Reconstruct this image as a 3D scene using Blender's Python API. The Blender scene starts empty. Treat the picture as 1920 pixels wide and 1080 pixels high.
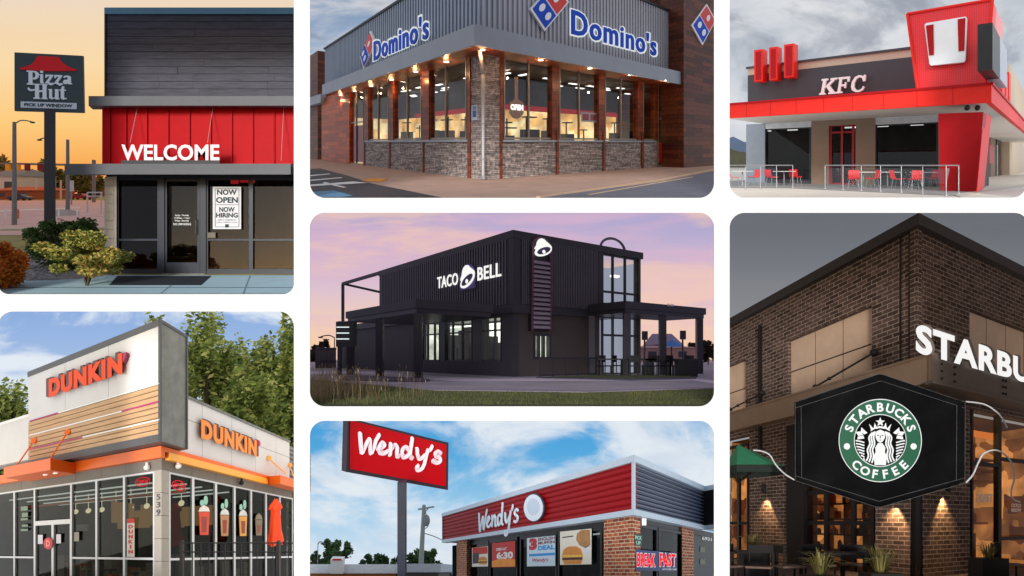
import bpy, bmesh, math, random
from mathutils import Vector, Matrix
random.seed(7)
scene = bpy.context.scene
COL = scene.collection
F, CX, CY = 1100.0, 960.0, 540.0
Z = Vector((0, 0, 1))
BACK = 150.0
rad = math.radians

def lin(r, g, b):
    f = lambda v: (v/255)/12.92 if v/255 <= .04045 else ((v/255+.055)/1.055)**2.4
    return (f(r), f(g), f(b), 1)
def ray(x, y): return Vector(((x-CX)/F, 1, (CY-y)/F))
def at(x, y, Y): return ray(x, y)*Y
def heading(vx, h): return ray(vx, h).normalized()

# ------------------------------------------------------------------ materials
MATS = {}
def newmat(name):
    m = bpy.data.materials.new(name); m.use_nodes = True
    nt = m.node_tree
    for n in list(nt.nodes): nt.nodes.remove(n)
    out = nt.nodes.new('ShaderNodeOutputMaterial')
    MATS[name] = m
    return m, nt, out
def N(nt, typ, **kw):
    n = nt.nodes.new(typ)
    for k, v in kw.items():
        if k.startswith('i_'):
            n.inputs[k[2:].replace('_', ' ')].default_value = v
        else: setattr(n, k, v)
    return n
def ramp(nt, fac, stops):
    r = nt.nodes.new('ShaderNodeValToRGB')
    el = r.color_ramp.elements
    while len(el) < len(stops): el.new(0.5)
    for e, (p, c) in zip(el, stops):
        e.position = p; e.color = c if len(c) == 4 else (*c, 1)
    nt.links.new(fac, r.inputs[0]); return r.outputs[0]
def mul(c, k): return (min(c[0]*k, 1), min(c[1]*k, 1), min(c[2]*k, 1), 1)

def M(name, col, rough=.6, metal=0, var=.12, scale=6, bump=0, spec=.4, uv=False, stretch=None, bscale=60):
    if name in MATS: return MATS[name]
    m, nt, out = newmat(name); L = nt.links
    p = N(nt, 'ShaderNodeBsdfPrincipled'); p.inputs['Roughness'].default_value = rough
    p.inputs['Metallic'].default_value = metal; p.inputs['Specular IOR Level'].default_value = spec
    tc = N(nt, 'ShaderNodeTexCoord'); mp = N(nt, 'ShaderNodeMapping')
    if stretch: mp.inputs['Scale'].default_value = stretch
    L.new(tc.outputs['UV' if uv else 'Object'], mp.inputs[0])
    if var:
        n1 = N(nt, 'ShaderNodeTexNoise'); n1.inputs['Scale'].default_value = scale; n1.inputs['Detail'].default_value = 6
        n1.inputs['Roughness'].default_value = .65
        L.new(mp.outputs[0], n1.inputs['Vector'])
        o = ramp(nt, n1.outputs[0], [(.3, mul(col, 1-var)), (.5, col), (.7, mul(col, 1+var))])
        L.new(o, p.inputs['Base Color'])
    else: p.inputs['Base Color'].default_value = col
    if bump:
        n2 = N(nt, 'ShaderNodeTexNoise'); n2.inputs['Scale'].default_value = bscale; n2.inputs['Detail'].default_value = 5
        L.new(mp.outputs[0], n2.inputs['Vector'])
        b = N(nt, 'ShaderNodeBump'); b.inputs['Strength'].default_value = bump; b.inputs['Distance'].default_value = .02
        L.new(n2.outputs[0], b.inputs['Height']); L.new(b.outputs[0], p.inputs['Normal'])
    L.new(p.outputs[0], out.inputs[0]); return m

def MBrick(name, c1, c2, mortar, bw=.22, bh=.075, ms=.012, rough=.85, bump=.5, soft=.1, noise=.35):
    m, nt, out = newmat(name); L = nt.links
    p = N(nt, 'ShaderNodeBsdfPrincipled'); p.inputs['Roughness'].default_value = rough
    p.inputs['Specular IOR Level'].default_value = .25
    tc = N(nt, 'ShaderNodeTexCoord')
    bt = N(nt, 'ShaderNodeTexBrick'); bt.inputs['Scale'].default_value = 1
    bt.inputs['Brick Width'].default_value = bw; bt.inputs['Row Height'].default_value = bh
    bt.inputs['Mortar Size'].default_value = ms; bt.inputs['Mortar Smooth'].default_value = soft
    bt.inputs['Color1'].default_value = c1; bt.inputs['Color2'].default_value = c2; bt.inputs['Mortar'].default_value = mortar
    bt.inputs['Bias'].default_value = 0
    L.new(tc.outputs['UV'], bt.inputs['Vector'])
    n = N(nt, 'ShaderNodeTexNoise'); n.inputs['Scale'].default_value = 9; n.inputs['Detail'].default_value = 8
    L.new(tc.outputs['UV'], n.inputs['Vector'])
    mr = N(nt, 'ShaderNodeMapRange'); mr.inputs[1].default_value = .3; mr.inputs[2].default_value = .7
    mr.inputs[3].default_value = 1-noise; mr.inputs[4].default_value = 1+noise
    L.new(n.outputs[0], mr.inputs[0])
    mx = N(nt, 'ShaderNodeVectorMath', operation='SCALE'); L.new(bt.outputs['Color'], mx.inputs[0]); L.new(mr.outputs[0], mx.inputs['Scale'])
    L.new(mx.outputs[0], p.inputs['Base Color'])
    inv = N(nt, 'ShaderNodeMath', operation='SUBTRACT'); inv.inputs[0].default_value = 1; L.new(bt.outputs['Fac'], inv.inputs[1])
    ad = N(nt, 'ShaderNodeMath', operation='MULTIPLY_ADD'); L.new(n.outputs[0], ad.inputs[0]); ad.inputs[1].default_value = .6; L.new(inv.outputs[0], ad.inputs[2])
    b = N(nt, 'ShaderNodeBump'); b.inputs['Strength'].default_value = bump; b.inputs['Distance'].default_value = .015
    L.new(ad.outputs[0], b.inputs['Height']); L.new(b.outputs[0], p.inputs['Normal'])
    L.new(p.outputs[0], out.inputs[0]); return m

def _unused(): pass
def MEmit(name, col, strength=1.0):
    if name in MATS: return MATS[name]
    m, nt, out = newmat(name)
    e = N(nt, 'ShaderNodeEmission'); e.inputs[0].default_value = col; e.inputs[1].default_value = strength
    nt.links.new(e.outputs[0], out.inputs[0]); return m

def MGlass(name, tint=(.6, .65, .68, 1), refl=.12, rough=.0, opac=0, ocol=(0.01, .012, .015, 1)):
    m, nt, out = newmat(name); L = nt.links
    t = N(nt, 'ShaderNodeBsdfTransparent'); t.inputs[0].default_value = tint
    g = N(nt, 'ShaderNodeBsdfGlossy'); g.inputs['Roughness'].default_value = rough
    tc = N(nt, 'ShaderNodeTexCoord')
    n = N(nt, 'ShaderNodeTexNoise'); n.inputs['Scale'].default_value = 1.3; L.new(tc.outputs['Object'], n.inputs['Vector'])
    b = N(nt, 'ShaderNodeBump'); b.inputs['Strength'].default_value = .08; L.new(n.outputs[0], b.inputs['Height'])
    L.new(b.outputs[0], g.inputs['Normal'])
    fr = N(nt, 'ShaderNodeLayerWeight'); fr.inputs[0].default_value = .5
    pw = N(nt, 'ShaderNodeMath', operation='POWER'); pw.inputs[1].default_value = 6; L.new(fr.outputs['Facing'], pw.inputs[0])
    ad = N(nt, 'ShaderNodeMath', operation='MULTIPLY_ADD'); ad.use_clamp = True; ad.inputs[1].default_value = .5; ad.inputs[2].default_value = refl; L.new(pw.outputs[0], ad.inputs[0])
    mx = N(nt, 'ShaderNodeMixShader'); L.new(ad.outputs[0], mx.inputs[0])
    if opac:
        d = N(nt, 'ShaderNodeBsdfDiffuse'); d.inputs[0].default_value = ocol
        m2 = N(nt, 'ShaderNodeMixShader'); m2.inputs[0].default_value = opac
        L.new(t.outputs[0], m2.inputs[1]); L.new(d.outputs[0], m2.inputs[2]); L.new(m2.outputs[0], mx.inputs[1])
    else: L.new(t.outputs[0], mx.inputs[1])
    L.new(g.outputs[0], mx.inputs[2]); L.new(mx.outputs[0], out.inputs[0]); return m

def MLeaf(name, cols, rough=.6, trans=.25):
    m, nt, out = newmat(name); L = nt.links
    p = N(nt, 'ShaderNodeBsdfPrincipled'); p.inputs['Roughness'].default_value = rough; p.inputs['Specular IOR Level'].default_value = .3
    g = N(nt, 'ShaderNodeNewGeometry')
    tc = N(nt, 'ShaderNodeTexCoord'); n = N(nt, 'ShaderNodeTexNoise'); n.inputs['Scale'].default_value = 1.6
    L.new(tc.outputs['Object'], n.inputs['Vector'])
    a = N(nt, 'ShaderNodeMath', operation='MULTIPLY_ADD'); L.new(n.outputs[0], a.inputs[0]); a.inputs[1].default_value = .8
    s = N(nt, 'ShaderNodeMath', operation='MULTIPLY_ADD'); L.new(g.outputs['Random Per Island'], s.inputs[0]); s.inputs[1].default_value = .6; s.inputs[2].default_value = -.2
    L.new(s.outputs[0], a.inputs[2])
    k = len(cols)
    o = ramp(nt, a.outputs[0], [((i+.5)/k, c) for i, c in enumerate(cols)])
    L.new(o, p.inputs['Base Color'])
    tr = N(nt, 'ShaderNodeBsdfTranslucent'); L.new(o, tr.inputs[0])
    mx = N(nt, 'ShaderNodeMixShader'); mx.inputs[0].default_value = trans
    L.new(p.outputs[0], mx.inputs[1]); L.new(tr.outputs[0], mx.inputs[2]); L.new(mx.outputs[0], out.inputs[0]); return m

# ------------------------------------------------------------------ mesh builder
class MB:
    xf = None
    def __init__(s): s.v = []; s.f = []; s.uv = []
    def face(s, idx, uv=None):
        s.f.append(tuple(idx)); s.uv.append(uv)
    def quad(s, pts, uv=None):
        n = len(s.v); s.v += [Vector(p) for p in pts]; s.face(range(n, n+len(pts)), uv); return s
    def box8(s, c, dims=None):
        # c: 8 corners, index = ia + 2*ib + 4*iw ; dims uv ranges
        n = len(s.v); s.v += [Vector(p) for p in c]
        A, B, W = dims if dims else ((0, 1), (0, 1), (0, 1))
        def uv(i, k1, k2):
            t = (A[i & 1], B[(i >> 1) & 1], W[(i >> 2) & 1]); return (t[k1], t[k2])
        for idx, k1, k2 in (((0, 1, 5, 4), 0, 2), ((2, 6, 7, 3), 0, 2), ((0, 4, 6, 2), 1, 2), ((1, 3, 7, 5), 1, 2), ((0, 2, 3, 1), 0, 1), ((4, 5, 7, 6), 0, 1)):
            s.face([n+i for i in idx], [uv(i, k1, k2) for i in idx])
        return s
    def box(s, lo, hi):
        c = [(hi[0] if i & 1 else lo[0], hi[1] if i & 2 else lo[1], hi[2] if i & 4 else lo[2]) for i in range(8)]
        return s.box8(c, ((lo[0], hi[0]), (lo[1], hi[1]), (lo[2], hi[2])))
    def prism(s, front, back, uv=None):
        n = len(s.v); k = len(front); s.v += [Vector(p) for p in front]+[Vector(p) for p in back]
        s.face(range(n, n+k), uv); s.face(range(n+2*k-1, n+k-1, -1), uv[::-1] if uv else None)
        for i in range(k):
            j = (i+1) % k; s.face((n+i, n+k+i, n+k+j, n+j))
        return s
    def tube(s, pts, r, n=8, cap=True):
        pts = [Vector(p) for p in pts]
        rs = r if isinstance(r, (list, tuple)) else [r]*len(pts)
        base = len(s.v); up = None
        for i, p in enumerate(pts):
            d = (pts[min(i+1, len(pts)-1)]-pts[max(i-1, 0)]).normalized()
            if up is None: up = d.orthogonal().normalized()
            x = (up - d*up.dot(d)).normalized(); up = x; y = d.cross(x)
            for k in range(n):
                a = 2*math.pi*k/n; s.v.append(p+(x*math.cos(a)+y*math.sin(a))*rs[i])
        for i in range(len(pts)-1):
            for k in range(n):
                k2 = (k+1) % n
                s.face((base+i*n+k, base+i*n+k2, base+(i+1)*n+k2, base+(i+1)*n+k))
        if cap:
            s.face([base+k for k in range(n)][::-1]); s.face([base+(len(pts)-1)*n+k for k in range(n)])
        return s
    def ball(s, c, rx, ry=None, rz=None, nu=10, nv=7):
        ry = ry or rx; rz = rz or rx; c = Vector(c); b = len(s.v)
        for j in range(nv+1):
            t = math.pi*j/nv
            for i in range(nu):
                a = 2*math.pi*i/nu
                s.v.append(c+Vector((rx*math.sin(t)*math.cos(a), ry*math.sin(t)*math.sin(a), rz*math.cos(t))))
        for j in range(nv):
            for i in range(nu):
                i2 = (i+1) % nu; s.face((b+j*nu+i, b+(j+1)*nu+i, b+(j+1)*nu+i2, b+j*nu+i2))
        return s
    def build(s, name, mat, parent=None, smooth=False):
        me = bpy.data.meshes.new(name)
        if MB.xf: s.v = [MB.xf(v) for v in s.v]
        off = root_loc(parent) if parent else Vector((0, 0, 0))
        me.from_pydata([v-off for v in s.v], [], s.f)
        if any(u for u in s.uv):
            ul = me.uv_layers.new(name='UVMap')
            for poly, u in zip(me.polygons, s.uv):
                if u:
                    for li, c in zip(poly.loop_indices, u): ul.data[li].uv = c
        me.materials.append(mat)
        if smooth:
            for p in me.polygons: p.use_smooth = True
        me.update()
        o = bpy.data.objects.new(name, me); COL.objects.link(o)
        if parent: o.parent = parent
        return o
def each(mb, name, mat, parent=None):
    par = list(range(len(mb.v)))
    def fd(i):
        while par[i] != i: par[i] = par[par[i]]; i = par[i]
        return i
    for f in mb.f:
        for k in f[1:]: par[fd(k)] = fd(f[0])
    groups = {}
    for f, u in zip(mb.f, mb.uv): groups.setdefault(fd(f[0]), []).append((f, u))
    out = []
    for g in groups.values():
        n = MB(); ids = {}
        for f, u in g:
            q = []
            for i in f:
                if i not in ids: ids[i] = len(n.v); n.v.append(mb.v[i])
                q.append(ids[i])
            n.face(q, u)
        out.append(n.build(name, mat, parent))
    return out
def root_loc(o):
    l = Vector((0, 0, 0))
    while o is not None: l += Vector(o.location); o = o.parent
    return l
def thing(name, label, cat, loc=(0, 0, 0), group=None):
    o = bpy.data.objects.new(name, None); COL.objects.link(o); o.location = loc; o.empty_display_size = .2
    tag(o, label, cat, group); return o
def tag(o, label=None, cat=None, group=None, kind=None):
    if label: o['label'] = label
    if cat: o['category'] = cat
    if group: o['group'] = group
    if kind: o['kind'] = kind
    return o
def struct(name, mb, mat, kind='structure'):
    o = mb.build(name, mat); o['kind'] = kind; return o
def dup(root, loc, label=None, rotz=None, group=None, scale=None):
    r = root.copy(); COL.objects.link(r); r.location = loc
    if label: r['label'] = label
    if group: r['group'] = group
    if rotz is not None: r.rotation_euler = (0, 0, rotz)
    if scale: r.scale = (scale,)*3
    for ch in list(root.children):
        c = ch.copy(); COL.objects.link(c); c.parent = r
        for g in list(ch.children):
            d = g.copy(); COL.objects.link(d); d.parent = c
    return r

# ------------------------------------------------------------------ building frame: corner post with two wall directions
class Fr:
    def __init__(s, h, vL, vR, x, y, Y, U=None):
        s.h, s.P0, s.Y = h, at(x, y, Y), Y
        s.U = Vector(U) if U else heading(vL, h)
        s.V = heading(vR, h)
    def P(s, a, b, w): return s.P0+s.U*a+s.V*b+Z*w
    def L(s, x, y, b=0):
        r = ray(x, y); m = Matrix((r, -s.U, -Z)).transposed(); t, a, w = m.inverted() @ (s.P0+s.V*b); return a, w
    def R(s, x, y, a=0):
        r = ray(x, y); m = Matrix((r, -s.V, -Z)).transposed(); t, b, w = m.inverted() @ (s.P0+s.U*a); return b, w
    def box(s, mb, a, b, w):
        c = [s.P(a[i & 1], b[(i >> 1) & 1], w[(i >> 2) & 1]) for i in range(8)]
        return mb.box8(c, (a, b, w))
    # rectangle on the left wall between pixel columns x0..x1, heights measured at column xr; b0 outer face, b1 inner face
    def Lr(s, mb, x0, x1, yt, yb, b0, b1, xr=None):
        xr = x0 if xr is None else xr
        a0 = s.L(x0, yt, b0)[0]; a1 = s.L(x1, yt, b0)[0]; wt = s.L(xr, yt, b0)[1]; wb = s.L(xr, yb, b0)[1]
        return s.box(mb, (a0, a1), (b0, b1), (wb, wt))
    def Rr(s, mb, x0, x1, yt, yb, a0, a1, xr=None):
        xr = x0 if xr is None else xr
        b0 = s.R(x0, yt, a0)[0]; b1 = s.R(x1, yt, a0)[0]; wt = s.R(xr, yt, a0)[1]; wb = s.R(xr, yb, a0)[1]
        return s.box(mb, (a0, a1), (b0, b1), (wb, wt))
    def Lp(s, mb, pts, b0, b1):
        q = [s.L(x, y, b0) for x, y in pts]
        return mb.prism([s.P(a, b0, w) for a, w in q], [s.P(a, b1, w) for a, w in q], q)
    def Rp(s, mb, pts, a0, a1):
        q = [s.R(x, y, a0) for x, y in pts]
        return mb.prism([s.P(a0, b, w) for b, w in q], [s.P(a1, b, w) for b, w in q], q)
    def Lm(s, x0, yb, yt, x1, off, th, xr=None):   # map unit square to the wall
        xr = x0 if xr is None else xr
        a0 = s.L(x0, yb, off)[0]; a1 = s.L(x1, yb, off)[0]; w0 = s.L(xr, yb, off)[1]; w1 = s.L(xr, yt, off)[1]
        return lambda u, v, z: s.P(a0+(a1-a0)*u, off-th*z, w0+(w1-w0)*v)
    def Rm(s, x0, yb, yt, x1, off, th, xr=None):
        xr = x0 if xr is None else xr
        b0 = s.R(x0, yb, off)[0]; b1 = s.R(x1, yb, off)[0]; w0 = s.R(xr, yb, off)[1]; w1 = s.R(xr, yt, off)[1]
        return lambda u, v, z: s.P(off-th*z, b0+(b1-b0)*u, w0+(w1-w0)*v)

# lettering
def glyphs(text, bold=.0, shear=0, space=1.0, res=3):
    cu = bpy.data.curves.new('t', 'FONT'); cu.body = text; cu.offset = bold; cu.shear = shear
    cu.space_character = space; cu.extrude = .5; cu.resolution_u = res; cu.align_x = 'LEFT'
    ob = bpy.data.objects.new('t', cu); COL.objects.link(ob)
    dg = bpy.context.evaluated_depsgraph_get()
    me = bpy.data.meshes.new_from_object(ob.evaluated_get(dg))
    vs = [v.co.copy() for v in me.vertices]; fs = [tuple(p.vertices) for p in me.polygons]
    bpy.data.objects.remove(ob); bpy.data.curves.remove(cu); bpy.data.meshes.remove(me)
    x0 = min(v.x for v in vs); x1 = max(v.x for v in vs); y0 = min(v.y for v in vs); y1 = max(v.y for v in vs)
    return vs, fs, (x0, x1, y0, y1)
def text_mb(mb, text, fn, bold=0, shear=0, space=1.0, grow=0, res=3):
    vs, fs, (x0, x1, y0, y1) = glyphs(text, bold, shear, space, res)
    n = len(mb.v)
    for v in vs:
        u = (v.x-x0)/(x1-x0); w = (v.y-y0)/(y1-y0)
        mb.v.append(fn(u, w, v.z+.5))
    for f in fs: mb.face([n+i for i in f])
    return mb
def poly_mb(mb, polys, fn):
    for p in polys:
        mb.prism([fn(u, v, 1) for u, v in p], [fn(u, v, 0) for u, v in p])
    return mb
def smooth_line(pts, n=6):
    out = []
    P = [pts[0]]+list(pts)+[pts[-1]]
    for i in range(1, len(P)-2):
        for k in range(n):
            t = k/n; a, b, c, d = P[i-1], P[i], P[i+1], P[i+2]
            out.append(tuple(.5*((2*b[j])+(-a[j]+c[j])*t+(2*a[j]-5*b[j]+4*c[j]-d[j])*t*t+(-a[j]+3*b[j]-3*c[j]+d[j])*t**3) for j in range(len(b))))
    out.append(tuple(pts[-1])); return out
def stroke_mb(mb, strokes, fn, r, z=.5, n=8, smooth=True):
    """brush strokes: rounded ribs following 2D lines on the surface given by fn"""
    e = 1e-3
    for st in strokes:
        rr = r
        if isinstance(st, tuple): st, rr = st
        pts = smooth_line(st) if smooth and len(st) > 2 else st
        k = len(pts); base = len(mb.v)
        for i, (u, v) in enumerate(pts):
            du = pts[min(i+1, k-1)][0]-pts[max(i-1, 0)][0]; dv = pts[min(i+1, k-1)][1]-pts[max(i-1, 0)][1]
            o = fn(u, v, 0); X = (fn(u+e, v, 0)-o)/e; Y = (fn(u, v+e, 0)-o)/e; D = fn(u, v, 1)-o
            t = (X*du+Y*dv).normalized(); s_ = D.cross(t).normalized()
            for q in range(n):
                a = 2*math.pi*q/n
                mb.v.append(o+s_*(rr*math.cos(a))+D*(.5+.5*math.sin(a))*z)
        for i in range(k-1):
            for q in range(n):
                q2 = (q+1) % n; mb.face((base+i*n+q, base+i*n+q2, base+(i+1)*n+q2, base+(i+1)*n+q))
        for (i, j, base_i) in ((0, 1, base), (k-1, k-2, base+(k-1)*n)):
            u, v = pts[i]; o = fn(u, v, 0); D = fn(u, v, 1)-o; t = (o-fn(pts[j][0], pts[j][1], 0)).normalized()
            s_ = D.cross(t if i else -t).normalized(); prev = base_i
            for th in (30, 60, 84):
                c_, sn = math.cos(rad(th)), math.sin(rad(th)); nb = len(mb.v)
                for q in range(n):
                    a = 2*math.pi*q/n; mb.v.append(o+t*rr*sn+s_*(rr*c_*math.cos(a))+D*(.5+.5*math.sin(a)*c_)*z)
                for q in range(n):
                    q2 = (q+1) % n; mb.face((prev+q, prev+q2, nb+q2, nb+q))
                prev = nb
            mb.face([prev+q for q in range(n)])
    return mb
def disc_pts(u, v, ru, rv, n=28): return [(u+ru*math.cos(2*math.pi*i/n), v+rv*math.sin(2*math.pi*i/n)) for i in range(n)]

# foliage
CLIP = [None]
def crown(mb, c, rx, ry, rz, n, size, clumps=30, flat=.35, low=-.7, seed=None):
    rnd = random.Random(seed if seed is not None else random.random())
    c = Vector(c); cl = []
    for _ in range(clumps):
        while True:
            p = Vector((rnd.uniform(-1, 1), rnd.uniform(-1, 1), rnd.uniform(low, 1)))
            if .25 < p.length < 1: break
        p = p*(1.0/max(p.length, .01))*rnd.uniform(.45, .95)
        if p.z < low: p.z = low
        cl.append((Vector((p.x*rx, p.y*ry, p.z*rz)), rnd.uniform(.18, .36)))
    for i in range(n):
        q, s = cl[i % clumps]
        d = Vector((rnd.gauss(0, 1), rnd.gauss(0, 1), rnd.gauss(0, 1))).normalized()*(rnd.random()**.45)*s
        p = c+q+Vector((d.x*rx, d.y*ry, d.z*rz))
        a = Vector((rnd.gauss(0, 1), rnd.gauss(0, 1), rnd.gauss(0, flat*1.6))).normalized(); b = a.orthogonal().normalized()
        b = (b*math.cos(rnd.uniform(0, 6.3))+a.cross(b)*math.sin(rnd.uniform(0, 6.3))).normalized()
        L = size*rnd.uniform(.6, 1.4); W = L*rnd.uniform(.35, .55)
        if CLIP[0] and not (CLIP[0][0] < p.x/p.y*F+CX < CLIP[0][1]): continue
        mb.quad([p-a*L, p-b*W, p+a*L, p+b*W])
    return mb
def tree(name, label, cat, base, h, rx, mat, bark, n=3500, size=None, low=-.6, trunk=.35, group=None, seed=1, sub=None, clumps=40, rz=None):
    base = Vector(base); t = thing(name, label, cat, base, group)
    rz = rz or h*(1-trunk)/2*1.05
    rnd = random.Random(seed)
    tb = MB(); r0 = h*.022
    pts = [base+Vector((rnd.uniform(-.02, .02)*h*i/5, rnd.uniform(-.02, .02)*h*i/5, h*.85*i/5)) for i in range(6)]
    tb.tube(pts, [r0*(1-.14*i) for i in range(6)], 8)
    for k in range(9):
        z = h*rnd.uniform(trunk*.8, .8); a = rnd.uniform(0, 6.28); l = rx*rnd.uniform(.5, .85)
        p0 = base+Vector((0, 0, z)); p1 = p0+Vector((math.cos(a)*l*.5, math.sin(a)*l*.5, l*.35)); p2 = p0+Vector((math.cos(a)*l, math.sin(a)*l, l*.55))
        tb.tube([p0, p1, p2], [r0*.45, r0*.28, r0*.1], 5)
    tb.build('trunk', bark, t, True)
    cb = MB(); crown(cb, base+Vector((0, 0, h-rz)), rx, rx, rz, n, size or h*.03, clumps, low=low, seed=seed)
    cb.build('crown', mat, t); return t

# ------------------------------------------------------------------ sky domes, ground
def skybox(px0, px1, py0, py1, mat, back=BACK):
    mb = MB(); Y0, Y1 = 10.03, back
    f = [at(px0, py0, Y0), at(px1, py0, Y0), at(px1, py1, Y0), at(px0, py1, Y0)]
    b = [at(px0, py0, Y1), at(px1, py0, Y1), at(px1, py1, Y1), at(px0, py1, Y1)]
    mb.quad(b); mb.quad([f[0], f[1], b[1], b[0]]); mb.quad([f[0], f[3], b[3], b[0]]); mb.quad([f[1], f[2], b[2], b[1]])
    return struct('sky', mb, mat)
class Ground:
    def __init__(s, h, c, x0, x1): s.h, s.c, s.x0, s.x1 = h, c, x0, x1; s.k = (CY-h)/F
    def Yof(s, y): return -s.c*F/(y-s.h)
    def g(s, x, y, lift=0): p = s.at(x, max(s.Yof(y), 10.04)); return p+Z*lift
    def pt(s, X, Y): return Vector((X, Y, s.k*Y+s.c))
    def at(s, x, Y): return s.pt((x-CX)/F*Y, Y)
    def sheet(s, name, mat, Y0=10.03, Y1=BACK-.05):
        mb = MB(); n = 14; ys = [Y0*(Y1/Y0)**(i/n) for i in range(n+1)]
        for i in range(n):
            mb.quad([s.at(s.x0, ys[i]), s.at(s.x1, ys[i]), s.at(s.x1, ys[i+1]), s.at(s.x0, ys[i+1])])
        return struct(name, mb, mat)
    def patch(s, name, pts, mat, lift=.004, thick=None, build=True, mb=None):
        mb = mb or MB(); q = [s.g(x, y, lift) for x, y in pts]
        if thick: mb.prism(q, [p-Z*thick for p in q])
        else: mb.quad(q)
        return struct(name, mb, mat) if build else mb

EXPO = .85
EK = 1/(2**EXPO)
def MSky(name, zs, cloud=None, scale=(.02, .02, .05), cth=(.45, .62), k=1.0, camt=1.0, seed=0, second=None, near_fill=(230, 230, 230), fill_k=1.0):
    """zs: list of (px row, srgb colour) from bottom to top on the far sky; cloud: srgb colour of cloud"""
    m, nt, out = newmat(name); L = nt.links
    g = N(nt, 'ShaderNodeNewGeometry'); sp = N(nt, 'ShaderNodeSeparateXYZ'); L.new(g.outputs['Position'], sp.inputs[0])
    zz = [(CY-y)/F*BACK for y, _ in zs]; z0, z1 = zz[0], zz[-1]
    mr = N(nt, 'ShaderNodeMapRange'); mr.inputs[1].default_value = z0; mr.inputs[2].default_value = z1
    L.new(sp.outputs[2], mr.inputs[0])
    o = ramp(nt, mr.outputs[0], [((z-z0)/(z1-z0), lin(*c)) for z, (_, c) in zip(zz, zs)])
    layers = []
    if cloud: layers.append((cloud, scale, cth, camt, seed))
    if second: layers.append(second)
    for (cc, sc, th, am, sd) in layers:
        mp = N(nt, 'ShaderNodeMapping'); mp.inputs['Scale'].default_value = sc; mp.inputs['Location'].default_value = (sd, sd*.7, sd*1.3)
        L.new(g.outputs['Position'], mp.inputs[0])
        n = N(nt, 'ShaderNodeTexNoise'); n.inputs['Scale'].default_value = 1; n.inputs['Detail'].default_value = 9; n.inputs['Roughness'].default_value = .58
        n.inputs['Distortion'].default_value = .4
        L.new(mp.outputs[0], n.inputs['Vector'])
        mr2 = N(nt, 'ShaderNodeMapRange'); mr2.interpolation_type = 'SMOOTHSTEP'
        mr2.inputs[1].default_value = th[0]; mr2.inputs[2].default_value = th[1]; mr2.inputs[4].default_value = am
        L.new(n.outputs[0], mr2.inputs[0])
        mx = N(nt, 'ShaderNodeMix', data_type='RGBA'); L.new(mr2.outputs[0], mx.inputs[0]); L.new(o, mx.inputs[6]); mx.inputs[7].default_value = lin(*cc)
        o = mx.outputs[2]
    my = N(nt, 'ShaderNodeMapRange'); my.inputs[1].default_value = 50; my.inputs[2].default_value = 120; L.new(sp.outputs[1], my.inputs[0])  # near side and top walls: unseen fill light, toned apart from the far sky
    mx = N(nt, 'ShaderNodeMix', data_type='RGBA'); L.new(my.outputs[0], mx.inputs[0]); L.new(o, mx.inputs[7])
    nl = lin(*near_fill); nn = N(nt, 'ShaderNodeTexNoise'); nn.inputs['Scale'].default_value = 1; nn.inputs['Detail'].default_value = 7; mn = N(nt, 'ShaderNodeMapping'); mn.inputs['Scale'].default_value = (.12, .05, .3)
    L.new(g.outputs['Position'], mn.inputs[0]); L.new(mn.outputs[0], nn.inputs['Vector'])
    nc = ramp(nt, nn.outputs[0], [(.35, (nl[0]*fill_k*.82, nl[1]*fill_k*.85, nl[2]*fill_k*.95)), (.65, (nl[0]*fill_k*1.15, nl[1]*fill_k*1.12, nl[2]*fill_k*1.05))]); L.new(nc, mx.inputs[6]); o = mx.outputs[2]
    e = N(nt, 'ShaderNodeEmission'); L.new(o, e.inputs[0]); e.inputs[1].default_value = EK*k
    L.new(e.outputs[0], out.inputs[0]); return m

def room(root, fr, d, a0, aE, b0, bE, w0, w1, mat, ceil=None, floor=None, uppermat=None, wmid=None):
    m = MB()
    def bx(mb, a, b, w): fr.box(mb, a, b, w)
    def shell(mb, wa, wb):
        bx(mb, (a0+d, aE), (b0+d, b0+d+.05), (wa, wb)); bx(mb, (a0+d, a0+d+.05), (b0+d+.05, bE), (wa, wb))
        bx(mb, (aE, aE+.05), (b0, b0+d+.05), (wa, wb)); bx(mb, (a0, a0+d+.05), (bE, bE+.05), (wa, wb))
    if uppermat: shell(m, w0, wmid); m.build('back_wall', mat, root); m = MB(); shell(m, wmid, w1); m.build('upper_back_wall', uppermat, root)
    else: shell(m, w0, w1); m.build('back_wall', mat, root)
    for nm, w, mt in (('ceiling', w1, ceil), ('floor', w0, floor)):
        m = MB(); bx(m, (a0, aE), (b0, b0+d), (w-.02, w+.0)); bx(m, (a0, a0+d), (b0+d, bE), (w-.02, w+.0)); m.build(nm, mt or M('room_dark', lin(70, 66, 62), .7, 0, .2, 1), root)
def on_ground(pos, rz, sc, k):
    ca, sa = math.cos(rz), math.sin(rz); pos = Vector(pos)
    def f(v): x, y = v.x*ca-v.y*sa, v.x*sa+v.y*ca; return pos+Vector((x, y, v.z+k*y))*sc
    return f
def sloped(pos, k):
    pos = Vector(pos); return lambda v: Vector((v.x, v.y, v.z+k*(v.y-pos.y)))
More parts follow.
